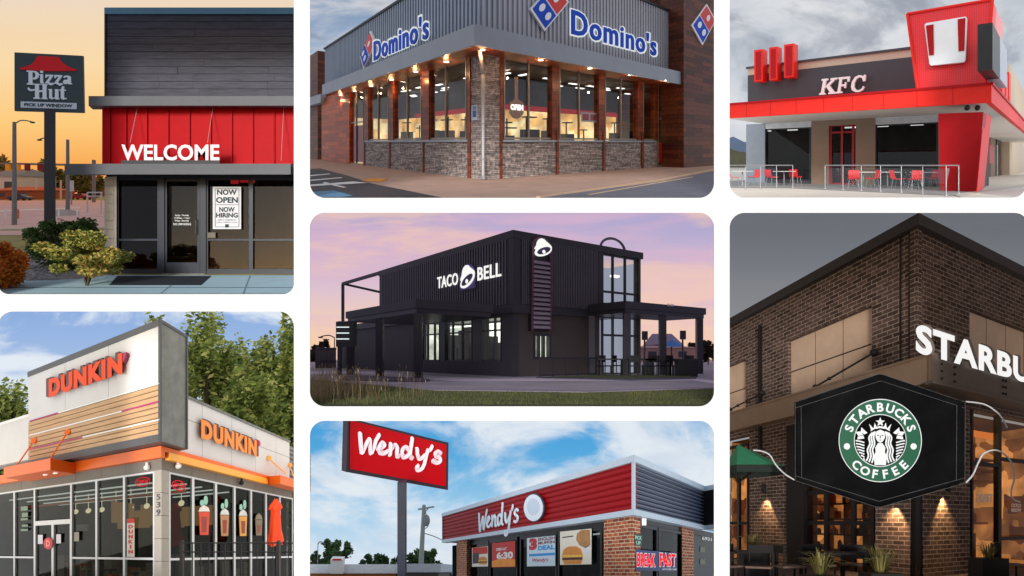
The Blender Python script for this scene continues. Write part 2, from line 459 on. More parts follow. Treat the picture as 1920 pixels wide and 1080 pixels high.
# windows: pane with a frame child
def Lwin(root, fr, x0, x1, yt, yb, b, pane, frame, xr=None, mx=(), my=(), t=.05, th=.06, name='window'):
    p = MB(); fr.Lr(p, x0, x1, yt, yb, b+.02, b+.03, xr); po = p.build(name, pane, root)
    f = MB(); xr = x0 if xr is None else xr
    a0 = fr.L(x0, yt, b)[0]; a1 = fr.L(x1, yt, b)[0]; wt = fr.L(xr, yt, b)[1]; wb = fr.L(xr, yb, b)[1]
    lo, hi = min(a0, a1), max(a0, a1)
    fr.box(f, (lo, lo+t), (b-th/2, b+th), (wb, wt)); fr.box(f, (hi-t, hi), (b-th/2, b+th), (wb, wt))
    fr.box(f, (lo+t, hi-t), (b-th/2, b+th), (wt-t, wt)); fr.box(f, (lo+t, hi-t), (b-th/2, b+th), (wb, wb+t))
    for x in mx:
        a = fr.L(x, yt, b)[0]; fr.box(f, (a-t/2, a+t/2), (b-th/2+.003, b+th-.003), (wb+t, wt-t))
    for y in my:
        w = fr.L(xr, y, b)[1]; fr.box(f, (lo+t, hi-t), (b-th/2+.006, b+th-.006), (w-t/2, w+t/2))
    f.build('frame', frame, po); return po
def Rwin(root, fr, x0, x1, yt, yb, a, pane, frame, xr=None, mx=(), my=(), t=.05, th=.06, name='window'):
    p = MB(); fr.Rr(p, x0, x1, yt, yb, a+.02, a+.03, xr); po = p.build(name, pane, root)
    f = MB(); xr = x0 if xr is None else xr
    b0 = fr.R(x0, yt, a)[0]; b1 = fr.R(x1, yt, a)[0]; wt = fr.R(xr, yt, a)[1]; wb = fr.R(xr, yb, a)[1]
    lo, hi = min(b0, b1), max(b0, b1)
    fr.box(f, (a-th/2, a+th), (lo, lo+t), (wb, wt)); fr.box(f, (a-th/2, a+th), (hi-t, hi), (wb, wt))
    fr.box(f, (a-th/2, a+th), (lo+t, hi-t), (wt-t, wt)); fr.box(f, (a-th/2, a+th), (lo+t, hi-t), (wb, wb+t))
    for x in mx:
        b = fr.R(x, yt, a)[0]; fr.box(f, (a-th/2+.003, a+th-.003), (b-t/2, b+t/2), (wb+t, wt-t))
    for y in my:
        w = fr.R(xr, y, a)[1]; fr.box(f, (a-th/2+.006, a+th-.006), (lo+t, hi-t), (w-t/2, w+t/2))
    f.build('frame', frame, po); return po
def lamp(name, loc, energy, col=(1, .75, .45), r=.05, spot=None, rot=None):
    l = bpy.data.lights.new(name, 'SPOT' if spot else 'POINT'); l.energy = energy; l.color = col; l.shadow_soft_size = r
    if spot: l.spot_size = spot; l.spot_blend = .6
    o = bpy.data.objects.new(name, l); COL.objects.link(o); o.location = loc
    if rot: o.rotation_euler = rot
    return o

# shared materials
m_black = M('black_metal', lin(24, 24, 27), .45, .0, .2)
m_dark = M('dark_metal', lin(44, 45, 50), .5, 0, .15)
m_alu = M('aluminium', lin(146, 148, 152), .4, .2, .1)
m_white = M('white_paint', lin(235, 235, 232), .5, 0, .04)
m_bark = M('bark', lin(92, 76, 60), .9, 0, .35, 12, .6)
m_bone = MEmit('lit_white', (1, 1, 1, 1), .62)

exec_parts = []

# ================================================================== display board with seven rounded openings
def rrect(x0, y0, x1, y1, r, n=10):
    pts = []
    for cx, cy, a0 in ((x1-r, y0+r, -90), (x1-r, y1-r, 0), (x0+r, y1-r, 90), (x0+r, y0+r, 180)):
        for i in range(n+1):
            a = rad(a0+90*i/n); pts.append((cx+r*math.cos(a), cy+r*math.sin(a)))
    return pts
OPEN = [(-4, -60, 551, 551.5, 20), (581, -60, 1339, 371, 28), (1368, -60, 1926, 370.5, 28),
        (-4, 584, 551, 1140, 28), (581, 399, 1339, 762, 28), (581, 789, 1339, 1140, 28), (1368, 399, 1930, 1140, 28)]
cu = bpy.data.curves.new('board', 'CURVE'); cu.dimensions = '2D'; cu.fill_mode = 'BOTH'; cu.extrude = .006
def spl(pts):
    s = cu.splines.new('POLY'); s.points.add(len(pts)-1); s.use_cyclic_u = True
    for p, (x, y) in zip(s.points, pts): p.co = ((x-CX)/F*10, (CY-y)/F*10, 0, 1)
spl([(-600, -500), (2520, -500), (2520, 1580), (-600, 1580)])
for o_ in OPEN: spl(rrect(*o_))
ob = bpy.data.objects.new('b', cu); COL.objects.link(ob)
me = bpy.data.meshes.new_from_object(ob.evaluated_get(bpy.context.evaluated_depsgraph_get()))
bpy.data.objects.remove(ob)
for v in me.vertices: v.co = Vector((v.co.x, 10.006-v.co.z, v.co.y))
me.materials.clear(); me.materials.append(M('board_white', (.93, .93, .93, 1), .9, 0, 0, spec=.05)); me.name = 'display_board'
board = bpy.data.objects.new('display_board', me); COL.objects.link(board)
tag(board, 'large plain white board with seven rounded openings that frame the restaurant scenes', 'display board')

# ================================================================== 1: red and black pizza restaurant at dusk
sky1 = MSky('sky_dusk_orange', [(420, (244, 140, 60)), (310, (250, 172, 86)), (230, (254, 204, 126)), (120, (250, 218, 168)), (0, (238, 216, 192)), (-80, (225, 205, 190))],
            cloud=(250, 200, 140), scale=(.01, .02, .06), cth=(.5, .75), camt=.35, k=1.0, near_fill=(176, 180, 192), fill_k=.9)
skybox(-40, 565.5, -99, 567, sky1)
h1, c1 = 350, -1.86
G1 = Ground(h1, c1, -39, 565)
G1.sheet('ground', M('soil_grass', lin(158, 144, 84), .95, 0, .35, 1.5, .4))
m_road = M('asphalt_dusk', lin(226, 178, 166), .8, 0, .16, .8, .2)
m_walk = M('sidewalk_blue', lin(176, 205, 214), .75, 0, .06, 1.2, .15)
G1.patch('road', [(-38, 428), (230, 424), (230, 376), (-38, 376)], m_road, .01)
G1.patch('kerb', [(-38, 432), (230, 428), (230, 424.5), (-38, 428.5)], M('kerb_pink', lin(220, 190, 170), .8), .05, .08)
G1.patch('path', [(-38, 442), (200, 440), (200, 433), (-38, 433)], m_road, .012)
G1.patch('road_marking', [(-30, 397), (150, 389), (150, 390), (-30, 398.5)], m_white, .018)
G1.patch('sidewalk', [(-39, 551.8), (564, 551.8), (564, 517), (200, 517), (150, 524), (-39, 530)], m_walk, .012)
m_jt = M('joint', lin(120, 145, 155), .9)
G1.patch('sidewalk_joint', [(300, 551.5), (303, 551.5), (345, 518), (343, 518)], m_jt, .016)
G1.patch('sidewalk_joint', [(455, 551.5), (458, 551.5), (470, 518), (468, 518)], m_jt, .016)
G1.patch('sidewalk_joint', [(-39, 541), (564, 541), (564, 540), (-39, 540)], m_jt, .017)
G1.patch('gravel_bed', [(-39, 529.5), (150, 523.5), (200, 516.6), (215, 500), (60, 470), (-39, 470)], M('gravel', lin(150, 142, 138), .95, 0, .6, 14, 1, bscale=20), .006)
gb = MB(); rnd = random.Random(4)
for _ in range(260):
    x = rnd.uniform(38, 110); y = rnd.uniform(484, 528); p = G1.g(x, y); r = rnd.uniform(.02, .05)
    gb.ball(p+Z*r*.4, r*rnd.uniform(.8, 1.3), r, r*.6, 6, 4)
o = gb.build('rocks', M('rocks', lin(165, 160, 160), .9, 0, .4, 5)); tag(o, kind='stuff')

B = Fr(h1, 0, 330, 197, 512, G1.Yof(513), U=(1, 0, 0))
root = thing('restaurant_building', 'dusk restaurant front with charcoal plank upper wall, red panels and dark glass doors', 'building', B.P0)
m_plank = M('char_plank', lin(62, 61, 73), .55, 0, .55, 3, .35, uv=True, stretch=(.7, 9, 1), bscale=9)
m_cap = M('blue_cap', lin(92, 136, 158), .4, 0, .05)
m_ledge = M('ledge_grey', lin(92, 94, 98), .5, 0, .06)
m_red = M('red_panel', lin(186, 3, 16), .5, 0, .1, 1.2, spec=.12)
# shell behind everything
w = MB(); B.Lr(w, 199, 562, 24, 300, .06, 4); B.Lr(w, 199, 298, 300, 331, .06, 4); B.Lr(w, 298, 562, 300, 331, .06, 4)
w.build('wall', m_dark, root)
pb = MB(); rnd = random.Random(3)
ys = [26+i*14.05 for i in range(12)]
for i in range(11):
    x = 198
    while x < 562:
        x2 = min(562, x+rnd.uniform(60, 190)); 
        if 562-x2 < 30: x2 = 562
        off = rnd.uniform(-.012, .012); mb = MB(); n0 = len(pb.v)
        B.Lr(pb, x+.15, x2-.15, ys[i]+.5, ys[i+1]-.2, 0+off, .07, 197)
        du = rnd.uniform(0, 50)
        for k in range(len(pb.uv)-6, len(pb.uv)): pb.uv[k] = [(a+du, b+du) for a, b in pb.uv[k]]
        x = x2
pb.build('plank_cladding', m_plank, root)
m = MB(); B.Lr(m, 195.5, 563, 14, 26, -.04, .3); m.build('roof_coping', m_cap, root)
m = MB(); B.Lr(m, 195.5, 198.2, 26, 180, -.03, .06); m.build('corner_trim', m_dark, root)
m = MB(); B.Lr(m, 166, 563, 180, 198, -.42, .3); m.build('upper_ledge', m_ledge, root)
m = MB(); B.Lr(m, 191.5, 563, 197, 308, -.02, .06)
for x in (205, 236, 275, 315, 355, 395, 434.5, 474, 514, 553): B.Lr(m, x-.9, x+.9, 197, 308, -.06, -.02, 193)
m.build('red_panels', m_red, root)
m = MB(); B.Lr(m, 121, 545, 307, 327, -.8, .3); B.Lr(m, 546, 563, 310, 327, -.6, .3); m.build('canopy', m_ledge, root)
m = MB(); B.Lr(m, 228, 412, 300.5, 306.8, -.72, -.45); m.build('letter_rail', m_dark, root)
m = MB()
for (xa, ya, xb, yb) in ((258, 200, 244, 268), (399, 202, 389, 268), (532, 201, 527, 302)):
    a, w1 = B.L(xa, ya, -.05); a2, w2 = B.L(xb, yb, -.5); m.tube([B.P(a, -.05, w1), B.P(a2, -.5, w2)], .006, 6)
each(m, 'support_cable', M('cable', lin(190, 150, 150), .4), root)
m = MB(); text_mb(m, 'WELCOME', B.Lm(228, 301, 271, 411, -.58, .05), bold=.028, space=1.02)
m.build('sign_lettering', M('letter_white', lin(250, 232, 236), .4, 0, 0), root)
m = MB(); B.Lr(m, 197, 213, 331, 512, -.02, .3)
for i in range(11): B.Lr(m, 196, 213, 331+i*16.5+1, 331+(i+1)*16.5, -.05, -.022, 197)
B.Lr(m, 213.3, 218.5, 331, 512, -.07, .3)
m.build('siding_column', M('siding_beige', lin(206, 194, 172), .7, 0, .08), root)
g1 = MGlass('glass_dusk', (.6, .5, .46, 1), .04)
fr1 = M('frame_navy', lin(38, 44, 56), .4, 0, .08)
m = MB(); B.Lr(m, 218.8, 563, 328, 334, -.04, .1); B.Lr(m, 218.8, 299, 508, 513.5, -.04, .1); B.Lr(m, 386, 563, 508, 513.5, -.04, .1, 386); m.build('shopfront_frame', fr1, root)
B_y = lambda x: 0
Lwin(root, B, 219, 299, 334, 508, 0, g1, fr1, mx=(), my=(449.5,), t=.045)
Lwin(root, B, 386, 470, 334, 508, 0, g1, fr1, my=(449.5,), t=.045)
Lwin(root, B, 470, 562, 334, 508, 0, g1, fr1, my=(449.5,), t=.045)
m = MB(); B.Lr(m, 299, 308, 328, 515, -.06, .08); B.Lr(m, 375, 386, 328, 515, -.06, .08); B.Lr(m, 308, 375, 328, 334, -.06, .08); m.build('door_frame', fr1, root)
d = MB(); B.Lr(d, 308.4, 313, 334.5, 513, -.03, .03); B.Lr(d, 370, 374.6, 334.5, 513, -.03, .03); B.Lr(d, 313, 370, 334.5, 340, -.03, .03); B.Lr(d, 313, 370, 492, 513, -.03, .03)
door = d.build('door', fr1, root)
m = MB(); B.Lr(m, 313, 370, 340, 492, .0, .01); m.build('pane', g1, door)
m = MB(); a, w1 = B.L(367, 412, -.1); a, w2 = B.L(367, 438, -.1); m.tube([B.P(a, -.03, w1), B.P(a, -.1, w1), B.P(a, -.1, w2), B.P(a, -.03, w2)], .012, 6); m.build('handle', m_black, door)
m = MB(); B.Lr(m, 304, 384, 513.5, 516.5, -.12, .05); m.build('threshold', m_alu, root)
m = MB()
for i, (t_, y0, y1, xa, xb) in enumerate((('Sunday - Thursday', 402, 406, 328, 354), ('10:30am - 11pm', 407, 411, 327, 356), ('Friday - Saturday', 412, 416, 328, 354), ('NO SMOKING', 418, 422.5, 325, 358))):
    text_mb(m, t_, B.Lm(xa, y1, y0, xb, -.002, .004), bold=.02, res=1)
m.build('door_lettering', m_white, door)
po = MB(); B.Lr(po, 399, 452, 350, 429.5, -.045, -.03); poster = po.build('poster', M('poster_white', lin(226, 226, 230), .6, 0, 0), root)
m = MB(); 
for (t_, y1, y0, xa, xb) in (('NOW', 365.5, 355, 407, 444), ('OPEN', 380.5, 369.5, 405, 446), ('NOW', 397.5, 388, 411, 440), ('HIRING', 408, 399, 405, 446)):
    text_mb(m, t_, B.Lm(xa, y1, y0, xb, -.047, .004), bold=.035)
    
for (xa, xb) in ((403, 404), (447.5, 448.5)): B.Lr(m, xa, xb, 354, 425, -.049, -.047)
for (ya, yb) in ((353.2, 354), (383.5, 384.3), (425, 425.8)): B.Lr(m, 404.3, 447.2, ya, yb, -.049, -.047)
B.Lr(m, 422, 429, 420.5, 426.5, -.052, -.05)
m.build('poster_lettering', M('ink', lin(30, 50, 56), .6, 0, 0), poster)
m = MB(); text_mb(m, 'APPLY ONLINE AT', B.Lm(408, 413.5, 411, 443, -.047, .004), bold=.01, res=1); text_mb(m, 'jobs.online.com', B.Lm(406, 418.5, 415, 445, -.047, .004), bold=.01, res=1); m.build('poster_small_print', M('ink_grey', lin(90, 110, 120), .6, 0, 0), poster)
m = MB(); B.Lr(m, 389, 404, 436, 446, -.04, -.03); m.build('window_notice', M('notice', lin(120, 112, 100), .7, 0, .1), root)
m = MB(); B.Lp(m, [(432, 333), (449, 334), (447, 345), (433, 345)], .06, .07); B.Lp(m, [(449, 335), (478, 333), (478, 343), (450, 342)], .06, .07); m.build('neon_sign_or_reflection', MEmit('neon_reflection', lin(220, 50, 60), .5), root)  # a neon sign's reflection, put in as glowing patches behind the pane
# dim interior
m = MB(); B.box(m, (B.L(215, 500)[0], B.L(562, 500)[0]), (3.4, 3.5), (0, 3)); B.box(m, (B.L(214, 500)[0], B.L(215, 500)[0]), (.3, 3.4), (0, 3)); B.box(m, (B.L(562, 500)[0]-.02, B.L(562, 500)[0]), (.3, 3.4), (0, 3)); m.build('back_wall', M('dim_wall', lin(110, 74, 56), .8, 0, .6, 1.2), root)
m = MB()
for (xa, xb, yt) in ((225, 285, 455), (395, 460, 440), (478, 552, 452)): B.Lr(m, xa, xb, yt, 500, 1.4, 1.9)
each(m, 'counter', M('counter_wood', lin(90, 56, 40), .6), root)
m = MB(); B.box(m, (B.L(215, 500)[0], B.L(562, 500)[0]), (.1, 3.4), (-.06, -.03)); m.build('floor', M('floor_tile', lin(70, 66, 72), .3), root)
m = MB(); q = [G1.g(x, y, .02) for x, y in ((205, 536), (377, 536), (396, 519), (220, 519))]; m.prism(q, [p-Z*.015 for p in q])
o = m.build('door_mat', M('mat_black', lin(36, 42, 50), .95, 0, .2, 20, .5)); tag(o, 'dark rubber mat lying before the pizza restaurant door', 'door mat')

# pole sign
Ys = 23.0; pb_ = G1.at(93.5, Ys)
t = thing('pole_sign', 'dark square pole sign with red roof emblem and white lettering', 'sign', pb_)
m = MB(); wpx = lambda px, Y: px*Y/F
m.box((at(87.5, 0, Ys).x, Ys-.13, pb_.z), (at(99.5, 0, Ys).x, Ys+.13, at(0, 205, Ys).z)); m.build('pole', M('pole_dark', lin(46, 40, 44), .5), t)
S = Fr(h1, 0, 640, 27, 208, Ys-.35, U=(heading(2700, h1)))
def sp(pts, o0, o1): 
    f = []; b_ = []
    for x, y in pts:
        a, w = S.L(x, y, o0); f.append(S.P(a, o0, w)); b_.append(S.P(a, o1, w))
    return f, b_
m = MB(); m.prism(*sp([(27, 98), (155, 104.5), (157, 211.5), (27, 208)], 0, .14)); m.build('sign_box', M('sign_slate', lin(60, 74, 76), .5, 0, .08), t)
fn = S.Lm(40, 202, 100, 148, -.0, .04)
def fnS(u, v, z):   # sheared face of the sign in pixels of its front
    x = 27+128.5*u; y = (208-110*v)+(6.5-3.0*(1-v))*u
    a, w = S.L(x, y, 0); return S.P(a, -.05*z-.004, w)
m = MB(); poly_mb(m, [[(.08, .735), (.17, .76), (.25, .80), (.30, .86), (.345, .955), (.65, .955), (.70, .87), (.77, .81), (.84, .775), (.915, .755), (.90, .725), (.5, .70), (.1, .705)]], fnS)
m.build('roof_emblem', M('emblem_red', lin(226, 8, 20), .4, 0, .03), t)
# hand drawn lettering in unit boxes
m = MB()
lt = []
def L_(pts): lt.append(pts)
# Pizza
L_([(.19, .455), (.19, .475), (.215, .48), (.215, .67), (.185, .675), (.185, .695), (.27, .695), (.27, .48), (.295, .475), (.295, .455)])
L_([(.272, .695), (.33, .69), (.365, .655), (.36, .585), (.32, .55), (.272, .545), (.272, .575), (.30, .58), (.315, .60), (.315, .65), (.30, .668), (.272, .67)])
L_([(.385, .485), (.385, .62), (.37, .625), (.37, .638), (.425, .645), (.425, .505), (.44, .5), (.44, .485)])
L_(disc_pts(.405, .685, .022, .026, 10))
for x in (.455, .585): L_([(x, .49), (x+.07, .61), (x+.035, .61), (x+.02, .585), (x+.005, .585), (x+.008, .64), (x+.12, .64), (x+.12, .625), (x+.055, .515), (x+.085, .495), (x+.12, .505), (x+.13, .48), (x+.08, .455), (x+.04, .485)])
L_([(.72, .60), (.735, .63), (.775, .64), (.82, .63), (.83, .60), (.83, .515), (.85, .505), (.845, .49), (.80, .485), (.79, .50), (.75, .485), (.72, .50), (.715, .53), (.735, .56), (.785, .57), (.785, .605), (.765, .615), (.745, .595)])
# Hut
L_([(.20, .39), (.215, .355), (.25, .345), (.29, .355), (.31, .36), (.31, .24), (.285, .235), (.285, .215), (.385, .215), (.385, .235), (.365, .24), (.365, .33), (.42, .34), (.42, .24), (.405, .235), (.405, .215), (.49, .215), (.49, .235), (.475, .24), (.475, .455), (.49, .46), (.49, .475), (.40, .475), (.40, .46), (.42, .455), (.42, .37), (.365, .36), (.365, .455), (.385, .46), (.385, .475), (.285, .475), (.285, .46), (.31, .455), (.31, .385), (.26, .375), (.235, .385), (.215, .41)])
L_([(.50, .39), (.555, .395), (.555, .25), (.575, .24), (.60, .255), (.60, .38), (.59, .39), (.65, .395), (.65, .24), (.665, .235), (.665, .22), (.61, .215), (.60, .235), (.55, .215), (.515, .235), (.515, .375), (.50, .38)])
L_([(.665, .385), (.69, .40), (.705, .45), (.73, .45), (.73, .395), (.755, .39), (.755, .37), (.73, .37), (.73, .26), (.74, .245), (.77, .25), (.765, .23), (.72, .215), (.685, .235), (.685, .37), (.665, .37)])
poly_mb(m, lt, fnS); m.build('sign_lettering', M('letter_silver', lin(236, 244, 250), .45, 0, 0), t)
m = MB(); m.prism([fnS(u, v, .3) for u, v in ((.095, .06), (.91, .06), (.91, .165), (.095, .165))], [fnS(u, v, 0) for u, v in ((.095, .06), (.91, .06), (.91, .165), (.095, .165))]); m.build('sign_strip', M('strip_silver', lin(214, 224, 232), .5, 0, 0), t)
m = MB(); text_mb(m, 'PICK UP WINDOW', lambda u, v, z: fnS(.15+.70*u, .085+.055*v, .4+.3*z), bold=.02); m.build('strip_lettering', M('ink', lin(30, 50, 56), .6, 0, 0), t)

# shrubs
def shrub(name, label, x, yb, rxp, hp, Y, mat, n, size, G=G1, seed=3, low=-.75, trunkfrac=.2, clumps=34):
    base = G.at(x, Y); s = Y/F; t = thing(name, label, 'shrub', base)
    h = hp*s; rx = rxp*s; sb = MB(); rnd = random.Random(seed)
    for k in range(12):
        a = rnd.uniform(0, 6.28); l = rx*rnd.uniform(.2, .7)
        sb.tube([base, base+Vector((math.cos(a)*l*.25, math.sin(a)*l*.25, h*.3)), base+Vector((math.cos(a)*l, math.sin(a)*l*.6, h*.75))], [.02, .014, .006], 5)
    sb.build('stems', m_bark, t)
    rz = h*(1-trunkfrac)/2/.95
    cb = MB(); crown(cb, base+Z*(h-rz*.98), rx, min(rx, .8)*.8, rz, n, size, clumps, low=low, seed=seed)
    cb.build('foliage', mat, t); return t
l_green = MLeaf('leaf_green', [(.03, .05, .015), (.07, .13, .03), (.14, .23, .05), (.24, .32, .07)])
l_olive = MLeaf('leaf_olive', [(.09, .12, .025), (.32, .36, .07), (.56, .48, .11), (.7, .34, .12)])
l_orange = MLeaf('leaf_orange', [(.22, .13, .02), (.75, .22, .03), (.95, .26, .04), (.75, .42, .06)])
shrub('green_shrub', 'large dark green shrub behind the olive bush beside the siding column', 122, 505, 72, 100, 13.2, l_green, 12000, .042, seed=5, trunkfrac=.02)
shrub('olive_shrub', 'low olive and copper bush on thin stems before the glass shopfront', 163, 552, 78, 100, 10.95, l_olive, 13000, .034, seed=8, trunkfrac=.22)
shrub('orange_shrub', 'orange autumn bush at the lower left corner beside the gravel', 2, 552, 60, 96, 10.7, l_orange, 9000, .036, seed=9, trunkfrac=.0)

# street furniture
def street_lamp(x, Y, ytop, arm, label, G=G1, r=4.5, base_c=False, col=None, head=True):
    b = G.at(x, Y); s = Y/F; top = at(x, ytop, Y); t = thing('street_lamp', label, 'street lamp', b)
    m = MB(); m.tube([b, top], [r*s, r*.7*s], 8); m.build('pole', col or M('lamp_steel', lin(122, 116, 112), .5), t)
    if arm:
        m = MB(); q = [top+Z*-.02*(top-b).length, top+Vector((arm*s*.35, 0, 3*s)), top+Vector((arm*s*.8, 0, 2*s)), top+Vector((arm*s, 0, 0))]
        m.tube(smooth_line([tuple(p) for p in q]), 1.1*s, 6); m.build('arm', col or M('lamp_steel', lin(122, 116, 112), .5), t)
        m = MB(); m.ball(top+Vector((arm*s, 0, -.5*s)), 5*s, 3*s, 1.6*s); m.build('lamp_head', m_dark, t)
    if base_c:
        m = MB(); m.box((b.x-11*s, b.y-.5, b.z-.2), (b.x+11*s, b.y+.5, b.z+9*s)); m.build('concrete_base', M('concrete', lin(190, 184, 176), .85), t)
    return t
street_lamp(27, 28.5, 229, 34, 'tall grey street lamp with curved arm left of the pole sign', r=4.2)
street_lamp(127, 38, 262, 0, 'plain grey pole on a concrete block right of the pole sign', r=3.6, base_c=True)
street_lamp(92, 60, 262, -18, 'far street lamp with short arm half hidden by the sign pole', r=1.4)
for (x, Y, y0, lab) in ((68, 85, 335, 'thin white post in front of far trees'), (114, 85, 338, 'thin white post right of the sign pole')):
    b = G1.at(x, Y); m = MB(); m.tube([b, at(x, y0, Y)], .12, 6); o = m.build('post', M('post_white', lin(200, 195, 190), .6)); tag(o, lab, 'post')
t = thing('traffic_signal', 'traffic signal mast with arm across the far road', 'traffic light', G1.at(176, 70))
b = G1.at(176, 70); m = MB(); m.tube([b, at(176, 300, 70)], .2, 6); m.tube([at(176, 310, 70), at(-20, 306, 70)], .12, 6); m.build('mast', M('lamp_steel', lin(122, 116, 112), .5), t)
for x, cc in ((18, lin(240, 170, 40)), (36, lin(240, 170, 40)), (54, lin(120, 20, 24)), (78, lin(120, 20, 24))):
    m = MB(); p = at(x, 314, 70); m.box((p.x-.2, 69.6, p.z-.42), (p.x+.2, 70.0, p.z+.34)); o = m.build('signal_head', M('sig%.2f' % cc[1], cc, .5), t)
# frame sign and rails, poster board
t = thing('metal_frame', 'white metal rail frame standing at the road edge', 'barrier', G1.at(178, 42)); m = MB(); y0, y1 = 362, 404
Yf = 42; s = Yf/F
for x in (164, 190): m.tube([G1.at(x, Yf), at(x, 361, Yf)], .05, 6)
m.tube([at(164, 361, Yf), at(192, 361, Yf)], .05, 6); m.tube([at(164, 368, Yf), at(192, 368, Yf)], .04, 6); m.build('rail', M('post_white', lin(200, 195, 190), .6), t)
t = thing('road_sign', 'small square white road sign on a thin post', 'road sign', G1.at(134, 60)); p = at(134, 350, 60)
m = MB(); m.tube([G1.at(134, 60), p], .07, 6); m.build('post', m_alu, t); m = MB(); m.box((p.x-.32, 59.85, p.z-.5), (p.x+.32, 59.92, p.z+.6)); m.build('sign_plate', M('post_white', lin(200, 195, 190), .6), t)
for i, (x, lab) in enumerate(((11, 'short white bollard left of the tall street lamp'), (34, 'short orange bollard at the foot of the street lamp'), (110, 'short white bollard left of the concrete block'), (145, 'white bollard right of the concrete block'))):
    b = G1.at(x, 34); m = MB(); m.tube([b, b+Z*.5, b+Z*.56], [.05, .05, .03], 8); o = m.build('bollard', M('boll%d' % (i == 1), lin(235, 228, 220) if i != 1 else lin(210, 110, 70), .6)); tag(o, lab, 'bollard')
# cars
def car(x, Y, G, col, lab, s=1.0, ang=0, L=2.3):
    b = G.at(x, Y); t = thing('parked_car', lab, 'car', b); mt = M('car_%.2f%.2f%.2f' % col[:3], col, .3, .2, 0)
    ca, sa = math.cos(ang), math.sin(ang)
    def T(p): q = (p[0]*ca-p[1]*sa, p[0]*sa+p[1]*ca); return b+Vector((q[0], q[1], p[2]+G.k*q[1]))*s
    prof = [(-L, .35), (-L, .85), (-L*.9, .95), (-L*.62, 1.0), (-L*.4, 1.45), (L*.25, 1.48), (L*.5, 1.0), (L*.93, .85), (L, .6), (L, .35)]
    m = MB(); m.prism([T((a, -.85, z)) for a, z in prof], [T((a, .85, z)) for a, z in prof]); m.build('body', mt, t)
    gp = [(-L*.56, 1.02), (-L*.37, 1.38), (L*.22, 1.4), (L*.42, 1.02)]
    m = MB(); m.prism([T((a, -.87, z)) for a, z in gp], [T((a, .87, z)) for a, z in gp]); m.build('windows', M('car_glass', (.02, .025, .03, 1), .1), t)
    for a in (-L*.62, L*.62):
        for yy in (-.86, .86):
            m = MB(); m.tube([T((a, yy-.1, .33)), T((a, yy+.1, .33))], .33*s, 12); m.build('wheel', m_black, t)
    return t
car(38, 78, G1, lin(60, 66, 90), 'dark blue car left of the sign pole on the far road', .6)
car(152, 84, G1, lin(150, 30, 30), 'dark red car far behind the concrete block', .6)
car(64, 96, G1, lin(170, 40, 50), 'small red car on the far road beside the sign pole', .55)
# far houses
def gable(x0, x1, yb, ye, yr, Y, G, wall, roof, lab, D=8, win=True, name='house', cat='house'):
    b = G.at((x0+x1)/2, Y); s = Y/F; X0, X1 = at(x0, 0, Y).x, at(x1, 0, Y).x; zb = b.z; ze = at(0, ye, Y).z; zr = at(0, yr, Y).z
    t = thing(name, lab, cat, b); MB.xf = sloped(b, G.k); m = MB(); m.box((X0, Y, zb-.3), (X1, Y+D, ze)); wl = m.build('wall', wall, t)
    o = (X1-X0)*.04; m = MB()
    m.prism([(X0-o, Y-.3, ze), (X1+o, Y-.3, ze), (X1-(X1-X0)*.12, Y+D/2, zr), (X0+(X1-X0)*.12, Y+D/2, zr)], [(X0-o, Y+D+.3, ze-.05), (X1+o, Y+D+.3, ze-.05), (X1-(X1-X0)*.12, Y+D/2+.1, zr-.05), (X0+(X1-X0)*.12, Y+D/2+.1, zr-.05)])
    m.build('roof', roof, t)
    if win:
        k = max(2, int((X1-X0)/3)); 
        for i in range(k):
            xc = X0+(i+.5)*(X1-X0)/k; m = MB(); m.box((xc-.6, Y-.06, zb+(ze-zb)*.35), (xc+.6, Y+.02, zb+(ze-zb)*.75)); m.build('window', M('far_glass', lin(60, 66, 78), .2), t)
    MB.xf = None; return t
gable(-30, 31, 352, 330, 316, 92, G1, M('wall_pale', lin(200, 205, 212), .8), M('roof_grey', lin(120, 132, 150), .8), 'pale blue house with grey roof behind the street lamp')
gable(-20, 62, 370, 357, 350, 84, G1, M('wall_rust', lin(160, 90, 60), .8), M('roof_red', lin(190, 96, 60), .8), 'low red roofed shop across the far road')
gable(150, 196, 362, 350, 342, 110, G1, M('wall_rust', lin(160, 90, 60), .8), M('roof_orange', lin(210, 110, 60), .8), 'orange roofed low building behind the metal frame')
l_far = MLeaf('leaf_far_dusk', [(.06, .09, .03), (.14, .18, .06), (.24, .22, .08), (.5, .27, .08)])
rnd = random.Random(11)
for i, (x, Y, yt, r, lab) in enumerate(((12, 110, 298, 28, 'rust tinged far tree behind the pale blue house'), (55, 100, 318, 22, 'round dark tree between street lamp and sign pole'), (86, 105, 300, 24, 'tall far tree directly behind the sign pole'), (112, 104, 312, 22, 'far tree just right of the sign pole'), (150, 100, 322, 24, 'bushy far tree above the concrete block'), (180, 98, 328, 20, 'far tree beside the restaurant wall'), (-8, 100, 310, 22, 'far tree at the left edge of the orange sky'))):
    bb = G1.at(x, Y); hh = at(x, yt, Y).z-bb.z
    tree('far_tree', lab, 'tree', bb, hh, r*Y/F, l_far, m_bark, 1500, .42, group='trees across the road', seed=i+20, trunk=.1, low=-.9, clumps=26)

